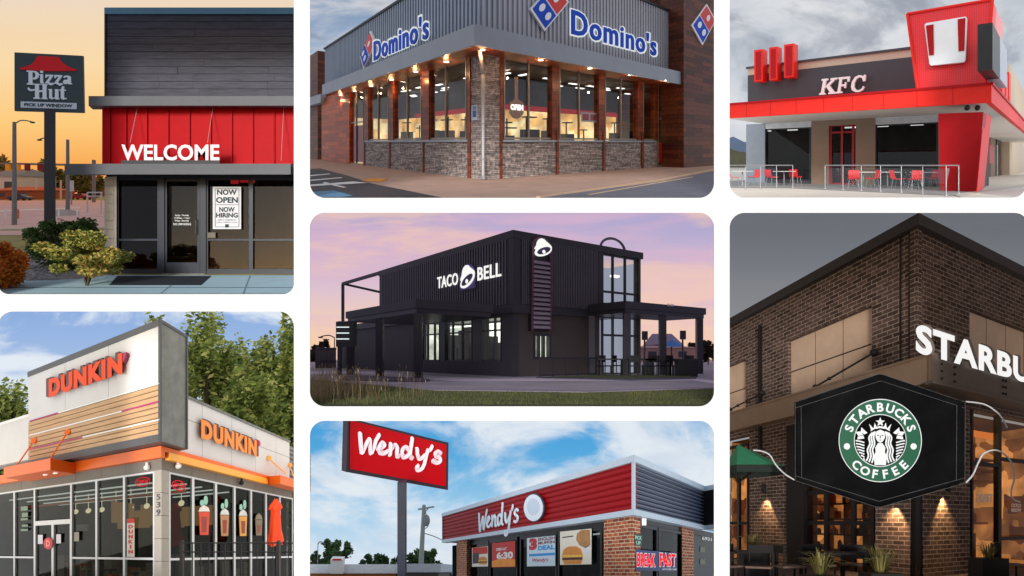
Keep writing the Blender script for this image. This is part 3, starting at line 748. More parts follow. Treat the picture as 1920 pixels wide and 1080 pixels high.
# ================================================================== 2: corner pizza shop with stone base and lit soffit
sky2 = MSky('sky_blue_cloud', [(300, (170, 185, 205)), (150, (176, 192, 212)), (60, (150, 172, 200)), (-80, (96, 128, 168))], cloud=(208, 210, 218), scale=(.03, .03, .09), cth=(.42, .62), seed=3.1, near_fill=(204, 204, 210), fill_k=.92,
            second=((120, 132, 150), (.05, .05, .15), (.5, .7), .5, 9.0), k=.95)
skybox(567.5, 1352.5, -99, 384, sky2)
h2, c2 = 268, -.941
G2 = Ground(h2, c2, 568, 1352)
G2.sheet('ground', M('walk_tan', lin(176, 146, 130), .75, 0, .14, 1.5, .2))
m_asph = M('asphalt_dark', lin(40, 42, 52), .6, 0, .2, 3, .3)
G2.patch('parking_lot', [(568, 318), (600, 316), (650, 329), (700, 345), (830, 371.5), (568, 371.5)], m_asph, .006)
mk = MB()
for q in (((582, 338), (640, 333), (642, 334.2), (582, 340)), ((582, 347), (662, 341), (690, 343.5), (582, 350)), ((582, 329), (618, 326), (620, 327), (582, 331)), ((610, 342), (650, 352), (644, 353), (604, 344))):
    G2.patch('', q, None, .011, build=False, mb=mk)
struct('parking_lines', mk, m_white)
G2.patch('painted_space', [(582, 361), (625, 358), (662, 368), (640, 371.4), (582, 371.4)], M('paint_blue', lin(90, 140, 175), .7, 0, .2, 4), .012)
G2.patch('road', [(1010, 371.8), (1352, 371.8), (1352, 318), (1240, 340)], M('asphalt_blue', lin(104, 108, 122), .55, 0, .16, 2, .25), .006)
G2.patch('kerb', [(1005, 371.8), (1013, 371.8), (1242, 340), (1352, 318), (1352, 315), (1236, 338.5)], M('kerb_tan', lin(200, 168, 140), .7), .03, .05)
G2.patch('light_trail_strip', [(1100, 366), (1107, 366.5), (1300, 333), (1298, 332)], M('trail_warm', lin(220, 190, 150), .7), .012)  # warm strip painted in place of a light trail on the road
o = G2.patch('', [(679, 340), (716, 341), (728, 335.5), (693, 334.5)], None, .012, .01, build=False).build('tactile_pad', M('tactile', lin(225, 150, 50), .7, 0, .2, 12, .4)); tag(o, 'yellow tactile paving pad on the walk by the parking lines', 'paving pad')

D = Fr(h2, 333, 1850, 907, 337, G2.Yof(337))
root = thing('corner_restaurant', 'grey corrugated corner restaurant with stone base, brown soffit and warm lit windows', 'building', D.P0)
OV = -1.02
m_corr = M('corrugated_blue', lin(150, 162, 178), .5, .0, .06, 1.5)
m_fas = M('fascia_grey', lin(150, 158, 168), .5, .0, .05, 1.5)
m_wood = MBrick('wood_brown', lin(142, 66, 32), lin(92, 40, 22), lin(50, 22, 14), 2.2, .17, .006, rough=.4, bump=.2, noise=.3)
m_woodd = MBrick('wood_dark', lin(116, 62, 42), lin(70, 36, 26), lin(34, 18, 14), 1.7, .17, .007, rough=.45, bump=.25, noise=.35)
m_stone = MBrick('ledge_stone', lin(186, 174, 168), lin(122, 114, 112), lin(70, 64, 62), .44, .048, .004, bump=1.0, noise=.55)
g2 = MGlass('glass_clear', (.82, .84, .86, 1), .05)
# fascia
aL, wft = D.L(604, 161, OV); _, wft = D.L(893, 42.9, OV); _, wfb = D.L(893, 82.7, OV)
aL = D.L(604, 170, OV)[0]; bR = D.R(1321, 140, OV)[0]
m = MB(); D.box(m, (OV, aL), (OV, OV+.1), (wfb, wft)); D.box(m, (OV, OV+.1), (OV+.1, bR), (wfb, wft)); m.build('fascia', m_fas, root)
m = MB(); D.box(m, (OV+.1, aL), (OV+.1, -.15), (wfb+.03, wft-.02)); D.box(m, (OV+.1, .3), (.3, bR), (wfb+.03, wft-.02)); D.box(m, (OV+.1, .0), (-.15, .3), (wfb+.03, wft-.02))
# soffit boards
nb = 26
D.box(m, (0, aL), (-.15, .3), (wfb+.03, wft-.02))
m.build('soffit', m_wood, root)
# upper corrugated
aU = D.L(610, 100, -.3)[0]; bU = D.R(1262, 60, -.3)[0]; a0 = -.3
wT = D.P0.z*0+D.L(902, -95, -.3)[1]
wTL = D.L(610, 93, -.3)[1]; wTR = D.R(1259, 25, -.3)[1]
m = MB(); D.box(m, (a0, aU), (a0, .3), (wft-.05, wTL)); n = 74
for i in range(n):
    t0 = a0+(aU-a0)*i/n; D.box(m, (t0+.02, t0+(aU-a0)/n*.55), (a0-.05, a0), (wft-.03, wTL-.01))
m.build('corrugated_wall', m_corr, root)
m = MB(); D.box(m, (a0, .3), (.3, bU), (wft-.05, wTR-.004)); n = 56
for i in range(n):
    t0 = a0+(bU-a0)*i/n; D.box(m, (a0-.05, a0), (t0+.02, t0+(bU-a0)/n*.55), (wft-.03, wTR-.014))
m.build('corrugated_wall', M('corrugated_grey', lin(172, 174, 182), .5, .0, .05, 1.5), root)
m = MB(); D.box(m, (a0-.1, aU+.05), (a0-.1, .3), (wTL, wTL+.08)); m.build('roof_coping', m_dark, root)
m = MB(); D.box(m, (a0-.1, .3), (.31, bU+.02), (wTR, wTR+.07)); D.box(m, (a0-.1, a0-.06), (a0-.1, .3), (wTR, wTR+.07)); m.build('roof_coping', m_dark, root)
# stone base, piers
wall_top = wfb+.03
def W(x, y, b=0): return D.L(x, y, b)[1]
wsill = D.L(876, 265.5)[1]
m = MB(); D.Lr(m, 682, 881, 265.8, 345, .0, .25, 881)
m.build('stone_wall', m_stone, root)
m = MB(); D.Rr(m, 937, 1231, 266, 345, .0, .25, 937); m.build('stone_wall', m_stone, root)
m = MB(); D.box(m, (-.02, D.L(881, 300)[0]), (-.02, D.R(937, 300)[0]), (-.02, wall_top)); m.build('stone_pier', m_stone, root)
m = MB()
for x0, x1 in ((683, 690), (729, 737), (791, 804), (875.5, 881.2)): D.Lr(m, x0, x1, 90, 262, -.03, .25, 881); 
for x in (681.5, 728.7, 792, 878): D.Lr(m, x-1.2, x+1.6, 266, 338, -.05, -.0, 881)
D.Lr(m, 876, 881.3, 90, 336, -.06, -.02, 881)
each(m, 'timber_pier', m_wood, root)
m = MB()
for x0, x1 in ((937.2, 944), (1035.5, 1048), (1123, 1134), (1196, 1205), (1229, 1234)): D.Rr(m, x0, x1, 90, 262, -.03, .25, 937)
for x in (940, 1046, 1133.5, 1205.5): D.Rr(m, x-2, x+2, 240, 337, -.06, -.02, 937)
each(m, 'timber_pier', m_wood, root)
m = MB(); D.Lr(m, 683, 876, 261.5, 266, -.06, .1, 876); m.build('sill', m_fas, root)
m = MB(); D.Rr(m, 944, 1231, 262, 266, -.06, .1, 944); m.build('sill', m_fas, root)
# windows
m_mull = M('mullion_bronze', lin(140, 130, 118), .4, .2, .05)
for x0, x1, xm in ((690, 729, 709.5), (737, 791, 764), (804, 875.5, 836)):
    Lwin(root, D, x0, x1, 98, 261, .05, g2, m_mull, xr=881, mx=(xm,), t=.055)
for x0, x1, xm in ((944, 1035.5, 991), (1048, 1123, 1085.5), (1134, 1196, 1164), (1205, 1229, None)):
    Rwin(root, D, x0, x1, 98, 261, .05, g2, m_mull, xr=937, mx=(xm,) if xm else (), t=.055)
# doors
Lwin(root, D, 655, 682, 98, 334, .05, g2, m_mull, xr=881, mx=(668,), my=(205,), t=.05, name='door')
m = MB(); D.Lr(m, 660, 681, 215, 325, .1, .14, 881); m.build('door_panel', M('door_red', lin(190, 40, 36), .5, 0, .1), root)
Rwin(root, D, 1233, 1257, 98, 334, .05, g2, m_mull, xr=937, my=(200,), t=.06, name='door')
m = MB(); D.Rr(m, 1236, 1254, 267, 322, .02, .06, 937); m.build('door_panel', M('door_red', lin(190, 40, 36), .5, 0, .1), root)
m = MB(); D.Lr(m, 603, 655, 98, 335, -.04, .3, 881); m.build('timber_wall', MBrick('wood_orange', lin(196, 88, 32), lin(140, 58, 22), lin(80, 34, 16), 1.5, .2, .005, rough=.4, bump=.15, noise=.25), root)
# tower on the right
m = MB(); bt0 = D.R(1252, 200, .1)[0]; bt1 = bt0+.55
bt = D.R(1282, 250, OV-.15)[0]; wtp = D.R(1282, -85, OV-.15)[1]
D.box(m, (OV-.15, 3), (bt, D.R(1348, 200, OV-.15)[0]), (-.02, wtp)); m.build('timber_tower', m_woodd, root)
m = MB(); D.box(m, (.1, 3), (D.R(1257, 200, .1)[0], bt), (-.02, wtp-.4)); m.build('timber_wall', m_woodd, root)
m = MB(); a_, w_ = D.L(603, 300, .3); D.box(m, (a_+.02, a_+4), (.05, 3), (-.02, D.L(600, 92, .05)[1])); m.build('timber_block', m_woodd, root)
m = MB(); D.Lr(m, 570, 601, 176, 192, -.3, .03, 601); m.build('fascia_small', m_fas, root)
# downlights
for x, y in ((638.6, 179.8), (665, 172), (696, 162.5), (734, 151), (779, 136), (837, 118), (904, 95.7)):
    a, b_ = None, None
    r = ray(x, y); mm = Matrix((r, -D.U, -D.V)).transposed(); t_, a, b_ = mm.inverted() @ (D.P0+Z*wfb)
    m = MB(); q = [D.P(a+.09*math.cos(i*.524), b_+.09*math.sin(i*.524), wfb+.025) for i in range(12)]; m.prism(q, [p+Z*.02 for p in q]); m.build('downlight', MEmit('lamp_warm', (1, .86, .6, 1), 6), root)
    lamp('lamp', D.P(a, b_, wfb-.2), 6.5, (1, .52, .22), .03)
for x, y in ((1013.7, 114.7), (1106, 130), (1182, 142.5), (1245.6, 153)):
    r = ray(x, y); mm = Matrix((r, -D.U, -D.V)).transposed(); t_, a, b_ = mm.inverted() @ (D.P0+Z*wfb)
    m = MB(); q = [D.P(a+.09*math.cos(i*.524), b_+.09*math.sin(i*.524), wfb+.025) for i in range(12)]; m.prism(q, [p+Z*.02 for p in q]); m.build('downlight', MEmit('lamp_warm', (1, .86, .6, 1), 6), root)
    lamp('lamp', D.P(a, b_, wfb-.2), 6.5, (1, .52, .22), .03)
# interior: floor, back walls glowing to stand in for room light, ceiling lights, shelves
def MRoom(name, c1, c2, k, sc=(1.2, 3.0, 1), fade=True):
    m, nt, out = newmat(name); L = nt.links
    tc = N(nt, 'ShaderNodeTexCoord'); mp = N(nt, 'ShaderNodeMapping'); mp.inputs['Scale'].default_value = sc; L.new(tc.outputs['UV'], mp.inputs[0])
    v = N(nt, 'ShaderNodeTexVoronoi'); v.inputs['Scale'].default_value = 1; v.distance = 'CHEBYCHEV'; L.new(mp.outputs[0], v.inputs[0])
    o = ramp(nt, v.outputs['Color'], [(.2, c1), (.8, c2)])
    n = N(nt, 'ShaderNodeTexNoise'); n.inputs['Scale'].default_value = 1.2; L.new(tc.outputs['UV'], n.inputs[0])
    mr = N(nt, 'ShaderNodeMapRange'); mr.inputs[1].default_value = .3; mr.inputs[2].default_value = .7; mr.inputs[3].default_value = k*.4; mr.inputs[4].default_value = k*1.4; L.new(n.outputs[0], mr.inputs[0])
    e = N(nt, 'ShaderNodeEmission'); L.new(o, e.inputs[0]); L.new(mr.outputs[0], e.inputs[1]); L.new(e.outputs[0], out.inputs[0]); return m
m_room2 = MRoom('glow_wall_cream', lin(240, 178, 100), lin(255, 226, 165), .85)
aI = D.L(684, 200)[0]; bI = D.R(1257, 200)[0]; wmid = D.L(881, 188)[1]
room(root, D, 2.6, .27, D.L(657, 200)[0], .27, bI, 0, wall_top, m_room2, M('room_ceiling', lin(70, 66, 64), .8, 0, .2), M('floor_int', lin(120, 90, 60), .5), M('room_slate', lin(84, 88, 96), .7, 0, .3, 1), wmid)
m = MB(); D.box(m, (2.8, 2.86), (2.8, bI-.1), (wmid-.02, wmid+.16)); D.box(m, (2.8, aI), (2.8, 2.86), (wmid-.02, wmid+.16)); m.build('red_band', MEmit('red_band', lin(190, 40, 50), .45), root)
rnd = random.Random(5)
m = MB()
for i in range(16):
    a, b_ = rnd.uniform(.8, aI-.5), rnd.uniform(.8, 3.0); D.box(m, (a, a+.5), (min(b_, 2.5), min(b_, 2.5)+.16), (wall_top-.2, wall_top-.18))
for i in range(12):
    a, b_ = rnd.uniform(.8, 2.4), rnd.uniform(3.2, bI-.9); D.box(m, (a, a+.16), (b_, b_+.5), (wall_top-.2, wall_top-.18))
each(m, 'ceiling_light', MEmit('tube_light', (1, .95, .85, 1), 1.6), root)
m = MB()
for i in range(9):
    b_ = .8+i*(bI-1)/9; wv = rnd.uniform(.3, .9); hh = rnd.uniform(1.0, 1.45); D.box(m, (1.6, 2.0), (b_, b_+wv), (0, hh))
    D.box(m, (1.7, 1.75), (b_+.1, b_+.14), (hh, hh+.4)); D.box(m, (1.6, 1.9), (b_, b_+wv*.8), (hh+.38, hh+.42))
for i in range(7):
    a = .9+i*(aI-1)/7; wv = rnd.uniform(.3, .9); hh = rnd.uniform(1.0, 1.45); D.box(m, (a, a+wv), (1.6, 2.0), (0, hh))
    D.box(m, (a+.1, a+.14), (1.7, 1.75), (hh, hh+.5)); D.box(m, (a, a+wv*.8), (1.6, 1.9), (hh+.36, hh+.4))
m.build('kitchen_shelves', M('shelf_dark', lin(64, 58, 54), .5), root)
# OPEN paddle, poster, accessible sign, downpipe
pad = MB(); D.Rp(pad, [(965.5, 144), (971.5, 144), (971.5, 186), (981, 193), (982, 212), (976, 220), (968.5, 223), (961, 220), (956, 212), (956, 193), (965.5, 186)], .09, .12)
po = pad.build('open_paddle', M('paddle', lin(196, 150, 110), .5), root)
m = MB(); text_mb(m, 'OPEN', D.Rm(957.5, 206, 195, 980.5, .085, .02), bold=.04); m.build('lettering', MEmit('neon_white', (1, .97, .9, 1), .9), po)
m = MB(); D.Rr(m, 1090, 1120, 210, 228, .09, .1, 1090); po = m.build('window_poster', M('poster_white', lin(226, 226, 230), .6, 0, 0), root)
m = MB(); D.Rr(m, 1092, 1104, 213, 225, .085, .089, 1092); D.Rr(m, 1107, 1118, 213, 225, .085, .089, 1092); m.build('poster_print', M('print_red', lin(200, 50, 40), .6), po)
m = MB(); D.Lr(m, 884, 894.5, 198, 226, -.05, -.02, 884); po = m.build('parking_notice', M('notice_blue', lin(170, 185, 205), .5), root)
m = MB(); D.Lr(m, 886, 892.5, 208, 220, -.056, -.05, 884); D.Lr(m, 886, 892.5, 200.5, 202.5, -.056, -.05, 884); D.Lr(m, 886, 892.5, 204, 206, -.056, -.05, 884); m.build('notice_symbol', M('blue_ink', lin(40, 80, 150), .5), po)
m = MB(); p1 = D.P(-.5, -.5, wfb+.05); p2 = D.P(-.07, -.07, D.L(902, 140, -.1)[1]); p3 = D.P(-.07, -.07, .1); m.tube([p1, p2, p3], .055, 10); m.tube([p3, p3+Z*-.1], .07, 10)
for w in (.5, 1.4, 2.2): p = D.P(-.07, -.07, w); m.tube([p, p+Z*.04], .065, 10)
m.build('downpipe', M('pipe_grey', lin(150, 148, 150), .45, .2), root)
# lettering and tiles
m_blue = M('logo_blue', lin(20, 78, 200), .5, 0, .02, spec=.15); m_lw = M('logo_white', lin(250, 252, 255), .5, 0, 0); m_lr = M('logo_red', lin(226, 44, 40), .4, 0, .02)
def tilt(fr, side, corners, off, nm='tile_emblem'):
    # corners in picture order: left, bottom, right, top ; blue half around left-bottom
    sol = [(fr.L if side == 'L' else fr.R)(x, y, off) for x, y in corners]
    P_ = (lambda s, w, o: fr.P(s, o, w)) if side == 'L' else (lambda s, w, o: fr.P(o, s, w))
    l, b_, r, t_ = [Vector(q) for q in sol]
    def fn(u, v, z): q = l*(1-u)*(1-v)+b_*u*(1-v)+t_*(1-u)*v+r*u*v; return P_(q.x, q.y, off-.05-.05*z)
    mb = MB(); e = .07; q = [(-e, -e), (1+e, -e), (1+e, 1+e), (-e, 1+e)]
    mb.prism([fn(u, v, 0) for u, v in q], [fn(u, v, -2) for u, v in q]); po = mb.build(nm, m_lw, root)
    mb = MB(); poly_mb(mb, [[(0, 0), (1, 0), (1, .47), (0, .47)]], lambda u, v, z: fn(u, v, z*.5)); mb.build('blue_half', m_blue, po)
    mb = MB(); poly_mb(mb, [[(0, .53), (1, .53), (1, 1), (0, 1)]], lambda u, v, z: fn(u, v, z*.5)); mb.build('red_half', m_lr, po)
    mb = MB(); poly_mb(mb, [disc_pts(.27, .24, .13, .12), disc_pts(.73, .24, .13, .12), disc_pts(.5, .76, .13, .12)], lambda u, v, z: fn(u, v, .5+z*.4)); each(mb, 'dot', m_lw, po)
tilt(D, 'L', [(678.5, 105), (684.5, 125), (703, 82), (695.5, 62.5)], -.4)
tilt(D, 'R', [(997, 17), (1021, 53), (1061, 5), (1037, -30)], -.4)
tilt(D, 'R', [(1298, 47.5), (1316, 80), (1338, 39), (1323, 12)], OV-.15)
def logo(fn1, fn2):
    mb = MB(); text_mb(mb, "Domino's", fn1, bold=.065, space=1.12); mb.build('letter_halo', MEmit('halo_lit', (.9, .95, 1, 1), .42), root)
    mb = MB(); text_mb(mb, "Domino's", fn2, bold=.022, space=1.12); mb.build('sign_lettering', m_blue, root)
logo(D.Lm(700.5, 117, 75, 806, -.42, .06), D.Lm(702, 114.7, 77.3, 804.5, -.48, .05))
logo(D.Rm(1068, 67, 13, 1232, -.42, .06), D.Rm(1070.5, 64.3, 15.7, 1229.5, -.48, .05))

# ================================================================== 3: red and grey chicken restaurant with terrace
sky3 = MSky('sky_overcast', [(320, (216, 221, 228)), (150, (208, 214, 222)), (0, (196, 203, 212)), (-90, (190, 198, 208))], cloud=(232, 233, 236), scale=(.02, .02, .05), cth=(.42, .68), seed=5.2, near_fill=(238, 240, 242), fill_k=1.4,
            second=((142, 150, 166), (.035, .02, .06), (.46, .66), .75, 1.5), k=.95)
skybox(1354.5, 1958, -99, 383.5, sky3)
h3, c3 = 309, -.56
G3 = Ground(h3, c3, 1355, 1957)
G3.sheet('ground', M('paving_cream', lin(206, 198, 186), .8, 0, .07, 1.5, .1))
K = Fr(h3, -80, 1993, 1859, 361, 11.85)
SB = 2.9
root = thing('chicken_restaurant', 'grey and red drive-in restaurant with flared red tower and white letters', 'building', K.P0)
m_kred = M('kred', lin(232, 44, 34), .5, 0, .04, spec=.2); m_kred2 = M('kred_deep', lin(172, 8, 18), .5, 0, .08, spec=.2)
m_char = M('render_charcoal', lin(74, 74, 78), .8, 0, .05); m_brn = M('render_brown', lin(142, 120, 104), .85, 0, .06, 3)
m_bgr = M('render_bluegrey', lin(150, 160, 172), .85, 0, .05); m_bge = M('render_beige', lin(200, 182, 160), .85, 0, .04)
aE = K.L(1357, 200)[0]; bE = K.R(1945, 250)[0]
w0 = K.L(1859, 192)[1]; w1 = K.L(1859, 159)[1]
m = MB(); K.box(m, (0, aE), (0, .1), (w0, w1)); K.box(m, (0, .1), (.1, bE), (w0, w1)); K.box(m, (.1, aE), (.1, SB), (w1-.04, w1-.01)); m.build('fascia', m_kred, root)
m = MB(); K.box(m, (-.03, aE), (-.03, .04), (w1-.0, w1+.05)); K.box(m, (-.03, .04), (.04, bE), (w1, w1+.05)); m.build('fascia_trim', m_kred2, root)
m = MB(); K.box(m, (.1, aE), (.1, SB+.1), (w0+.01, w0+.05)); K.box(m, (.1, SB+.1), (SB+.1, bE), (w0+.01, w0+.05)); m.build('soffit', M('soffit_cream', lin(226, 218, 206), .8, 0, .03), root)
m = MB()
for k in range(1, 9): K.box(m, (aE*k/9-.004, aE*k/9+.004), (-.004, 0), (w0+.01, w1-.01))
each(m, 'panel_joint', m_kred2, root)
# ground floor wall (left facade)
def kw(x0, x1, mat, nm='wall', yt=None, thick=.25, off=0):
    m = MB(); a0, _ = K.L(x0, 250, SB+off); a1, _ = K.L(x1, 250, SB+off); K.box(m, (a0, a1), (SB+off, SB+off+thick), (-.02, w0+.01)); return m.build(nm, mat, root)
kw(1399, 1434, m_bgr); kw(1521, 1554, m_brn); kw(1604, 1641, m_brn); kw(1759, 1845, m_brn)
g3 = MGlass('glass_storm', (.5, .51, .53, 1), .02)
wfr = M('frame_char', lin(50, 52, 58), .4, 0, .05)
yl = lambda x, y: h3+(y-h3)  # heights are given at the named column
Lwin(root, K, 1434, 1521, 242, 338, SB+.1, g3, wfr, xr=1434, t=.04)
Lwin(root, K, 1641, 1759, 234, 341, SB+.1, g3, wfr, xr=1641, t=.04)
m = MB(); K.Lr(m, 1434, 1521, 232, 242, SB+.02, SB+.2, 1434); K.Lr(m, 1641, 1759, 221, 234, SB+.02, SB+.2, 1641); each(m, 'shutter_box', M('shutter', lin(205, 208, 212), .5), root)
m = MB(); K.Lr(m, 1554, 1604, 220, 236, SB, SB+.2, 1554); m.build('lintel', m_brn, root)
Lwin(root, K, 1556, 1602, 234, 346, SB+.1, g3, M('frame_red', lin(168, 30, 34), .45), xr=1556, mx=(1579,), my=(249,), t=.055, name='door')
m = MB(); K.Lr(m, 1434, 1521, 338, 347, SB+.05, SB+.2, 1434); K.Lr(m, 1641, 1759, 341, 350, SB+.05, SB+.2, 1641); each(m, 'plinth', m_char, root)
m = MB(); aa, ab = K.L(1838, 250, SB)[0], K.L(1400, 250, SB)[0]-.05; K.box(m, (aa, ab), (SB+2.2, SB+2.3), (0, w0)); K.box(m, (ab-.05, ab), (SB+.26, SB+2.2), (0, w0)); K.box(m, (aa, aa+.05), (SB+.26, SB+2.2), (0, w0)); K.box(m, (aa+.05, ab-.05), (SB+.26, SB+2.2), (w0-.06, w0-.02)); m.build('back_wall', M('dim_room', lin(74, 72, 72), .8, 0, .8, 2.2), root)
m = MB(); rnd = random.Random(8)
for i in range(9):
    a = K.L(1845, 250, SB)[0]+.5+i*.62; K.box(m, (a, a+rnd.uniform(.2, .5)), (SB+1.4, SB+1.7), (0, rnd.uniform(.4, .75)))
each(m, 'dining_booth', M('booth', lin(190, 70, 60), .6, 0, .4), root)
m = MB()
for i in range(7):
    a = K.L(1845, 250, SB)[0]+.6+i*.85; K.box(m, (a, a+.3), (SB+1.4, SB+1.5), (w0-.16, w0-.12))
each(m, 'ceiling_light', MEmit('lamp_cool', (1, .95, .85, 1), 1.4), root)
# upper parapet
wB = K.L(1402, 145, SB)[1]; wC = K.L(1402, 134, SB)[1]
wcap = K.L(1706, 88, SB)[1]; wbei = K.L(1706, 107, SB)[1]
aW = K.L(1402, 160, SB)[0]
m = MB(); K.box(m, (1.2, aW), (SB, SB+.4), (w1-.1, wbei)); m.build('parapet_wall', m_char, root)
m = MB(); K.box(m, (1.2, aW), (SB+.01, SB+.4), (wbei, wcap-.06)); m.build('parapet_band', m_bge, root)
m = MB(); K.box(m, (1.2, aW+.04), (SB-.05, SB+.45), (wcap-.06, wcap)); m.build('roof_coping', m_char, root)
# three fins
for (x0, x1, yt, yb) in ((1414, 1430, 93, 152.5), (1442, 1457.5, 88, 150), (1470, 1488, 82.5, 145)):
    m = MB(); K.Lr(m, x0, x1, yt, yb, SB-.42, SB-.02, (x0+x1)/2); f = m.build('fin', m_kred, root)
    m = MB(); K.Lr(m, x0+3, x1-3, yt+4, yb-3, SB-.425, SB-.421, (x0+x1)/2); m.build('fin_face', m_kred2, f)
# letters KFC (slanted slab serif)
kk = [[(.02, 0), (.40, 0), (.41, .1), (.31, .12), (.35, .38), (.45, .48), (.66, .12), (.58, .1), (.57, 0), (1.02, 0), (1.03, .1), (.93, .13), (.66, .55), (.98, .88), (1.1, .9), (1.12, 1), (.72, 1), (.71, .9), (.78, .88), (.39, .5), (.45, .88), (.55, .9), (.56, 1), (.18, 1), (.17, .9), (.26, .88), (.13, .12), (.03, .1)]]
ff = [[(.02, 0), (.46, 0), (.47, .1), (.33, .12), (.37, .42), (.60, .42), (.58, .3), (.69, .3), (.74, .66), (.63, .66), (.61, .54), (.39, .54), (.44, .87), (.80, .87), (.80, .68), (.92, .68), (.97, 1), (.19, 1), (.18, .9), (.27, .88), (.13, .12), (.03, .1)]]
cc = [[(.93, .62), (.80, .62), (.76, .80), (.60, .89), (.42, .80), (.30, .55), (.28, .30), (.40, .12), (.58, .10), (.74, .20), (.80, .32), (.90, .28), (.80, .08), (.58, -.02), (.36, -.01), (.14, .12), (.08, .35), (.14, .66), (.32, .92), (.55, 1.02), (.74, .98), (.82, .92), (.86, 1.0), (.97, 1.0)]]
m = MB()
for polys, u0, uw in ((kk, .0, .36), (ff, .365, .31), (cc, .66, .34)):
    fnk = K.Lm(1537, 178.6, 149.5, 1626, SB-.12, .1)
    poly_mb(m, [[(u0+u*uw, v) for u, v in p] for p in polys], fnk)
m.build('sign_lettering', M('letter_bright', (.95, .95, .95, 1), .6, 0, 0, spec=.1), root)
# tower, flared
TB = .12
m = MB(); K.Lp(m, [(1701, 26), (1861, -1), (1848, 158), (1720.6, 168)], TB, 1.15)
def MPerf(name, col):
    m, nt, out = newmat(name); L = nt.links
    p = N(nt, 'ShaderNodeBsdfPrincipled'); p.inputs['Roughness'].default_value = .45
    tc = N(nt, 'ShaderNodeTexCoord'); v = N(nt, 'ShaderNodeTexVoronoi'); v.inputs['Scale'].default_value = 26; v.inputs['Randomness'].default_value = 0
    L.new(tc.outputs['UV'], v.inputs[0]); o = ramp(nt, v.outputs['Distance'], [(.2, mul(col, 1.5)), (.4, col)]); L.new(o, p.inputs['Base Color'])
    L.new(p.outputs[0], out.inputs[0]); return m
m.build('tower', MPerf('perforated_red', lin(220, 36, 44)), root)
m = MB()
for i in range(4):
    q = [(1701, 26), (1861, -1), (1848, 158), (1720.6, 168)]; x0, y0 = q[i]; x1, y1 = q[(i+1) % 4]
    a, w = K.L(x0, y0, TB-.02); a2, w2 = K.L(x1, y1, TB-.02); m.tube([K.P(a, TB-.02, w), K.P(a2, TB-.02, w2)], .03, 6)
m.build('tower_frame', m_kred, root)
# sign board on tower
def rq(pts, r, n=5):
    out = []
    for i, p in enumerate(pts):
        p = Vector(p); a = Vector(pts[i-1]); b_ = Vector(pts[(i+1) % len(pts)]); pa = p+(a-p).normalized()*r; pb2 = p+(b_-p).normalized()*r
        for k in range(n+1): t = k/n; out.append(tuple(pa*(1-t)**2+p*2*t*(1-t)+pb2*t*t))
    return out
m = MB(); K.Lp(m, rq([(1733, 44), (1813, 30.5), (1810, 116), (1743, 123)], 5), TB-.16, TB-.03); po = m.build('sign_board', M('sign_white', lin(238, 240, 244), .4, 0, .02), root)
m = MB(); K.Lp(m, [(1736, 48), (1750, 45.5), (1751, 103), (1742, 104)], TB-.175, TB-.161); K.Lp(m, [(1795.5, 36), (1810, 33.5), (1808, 95), (1797, 96)], TB-.175, TB-.161); each(m, 'sign_stripe', m_kred2, po)
# side signs and fins on right facade
m = MB(); K.Rp(m, [(1858, 42), (1869, 44), (1869, 138), (1860, 133)], .0, .4); 
a_ = 0.02
m = MB(); K.Rp(m, [(1862, 6), (1881, 44), (1874, 162), (1851, 158)], .14, .5); m.build('tower_side', MPerf('perforated_pink', lin(214, 120, 120)), root)
m = MB(); K.Rr(m, 1861, 1874, 42, 130, -.12, .1, 1861); po = m.build('side_sign', m_black, root)
m = MB(); K.Rr(m, 1875, 1888, 40, 128, -.12, .1, 1861); m.build('side_sign', M('sign_grey', lin(170, 176, 184), .4, 0, .1), root)
for x0, x1 in ((1879, 1884), (1886, 1890), (1892, 1895)):
    m = MB(); K.Rr(m, x0, x1, 135, 188, .25, .5, x0); m.build('fin', m_kred, root)
# red column below
m = MB(); K.Lp(m, [(1759, 213), (1844, 210), (1831, 361), (1763, 359)], .14, .8); m.build('red_column', m_kred2, root)
m = MB(); K.Rp(m, [(1845, 211), (1859, 219), (1845, 354), (1832, 360)], .16, .17); m.build('column_side', m_kred, root)
# right facade walls
RA = 1.4
m = MB(); K.Rr(m, 1858, 1893, 240, 362, RA, RA+.2, 1858); m.build('wall', m_brn, root)
m = MB(); K.Rr(m, 1869, 1878, 245, 345, RA-.05, RA-.01, 1869); K.Rr(m, 1884, 1890, 245, 335, RA-.05, RA-.01, 1869); each(m, 'window', g3, root)
m = MB(); K.Rr(m, 1855, 1864, 272, 306, RA-.25, RA-.05, 1858); m.build('menu_box', m_kred2, root)
m = MB(); K.Rr(m, 1893, 1935, 236, 352, RA-.3, RA+.2, 1893); K.Rr(m, 1893, 1920, 120, 190, RA+.2, RA+.4, 1893); each(m, 'wall', m_bge, root)
m = MB(); p = K.P(.35, .35, w0); 
for dx in (-.1, .12): m.ball(p+Vector((dx, 0, -.06)), .05, .05, .06)
m.build('camera_cluster', m_dark, root)
G3.patch('kerb', [(1800, 371), (1957, 345), (1957, 341), (1790, 366)], M('kerb_cream', lin(190, 182, 170), .8), .02, .03)
G3.patch('terrace', [(1356, 352), (1480, 353), (1800, 368), (1850, 361), (1700, 341), (1400, 338), (1356, 340)], M('terrace_grey', lin(150, 148, 146), .8, 0, .08, 2), .006)
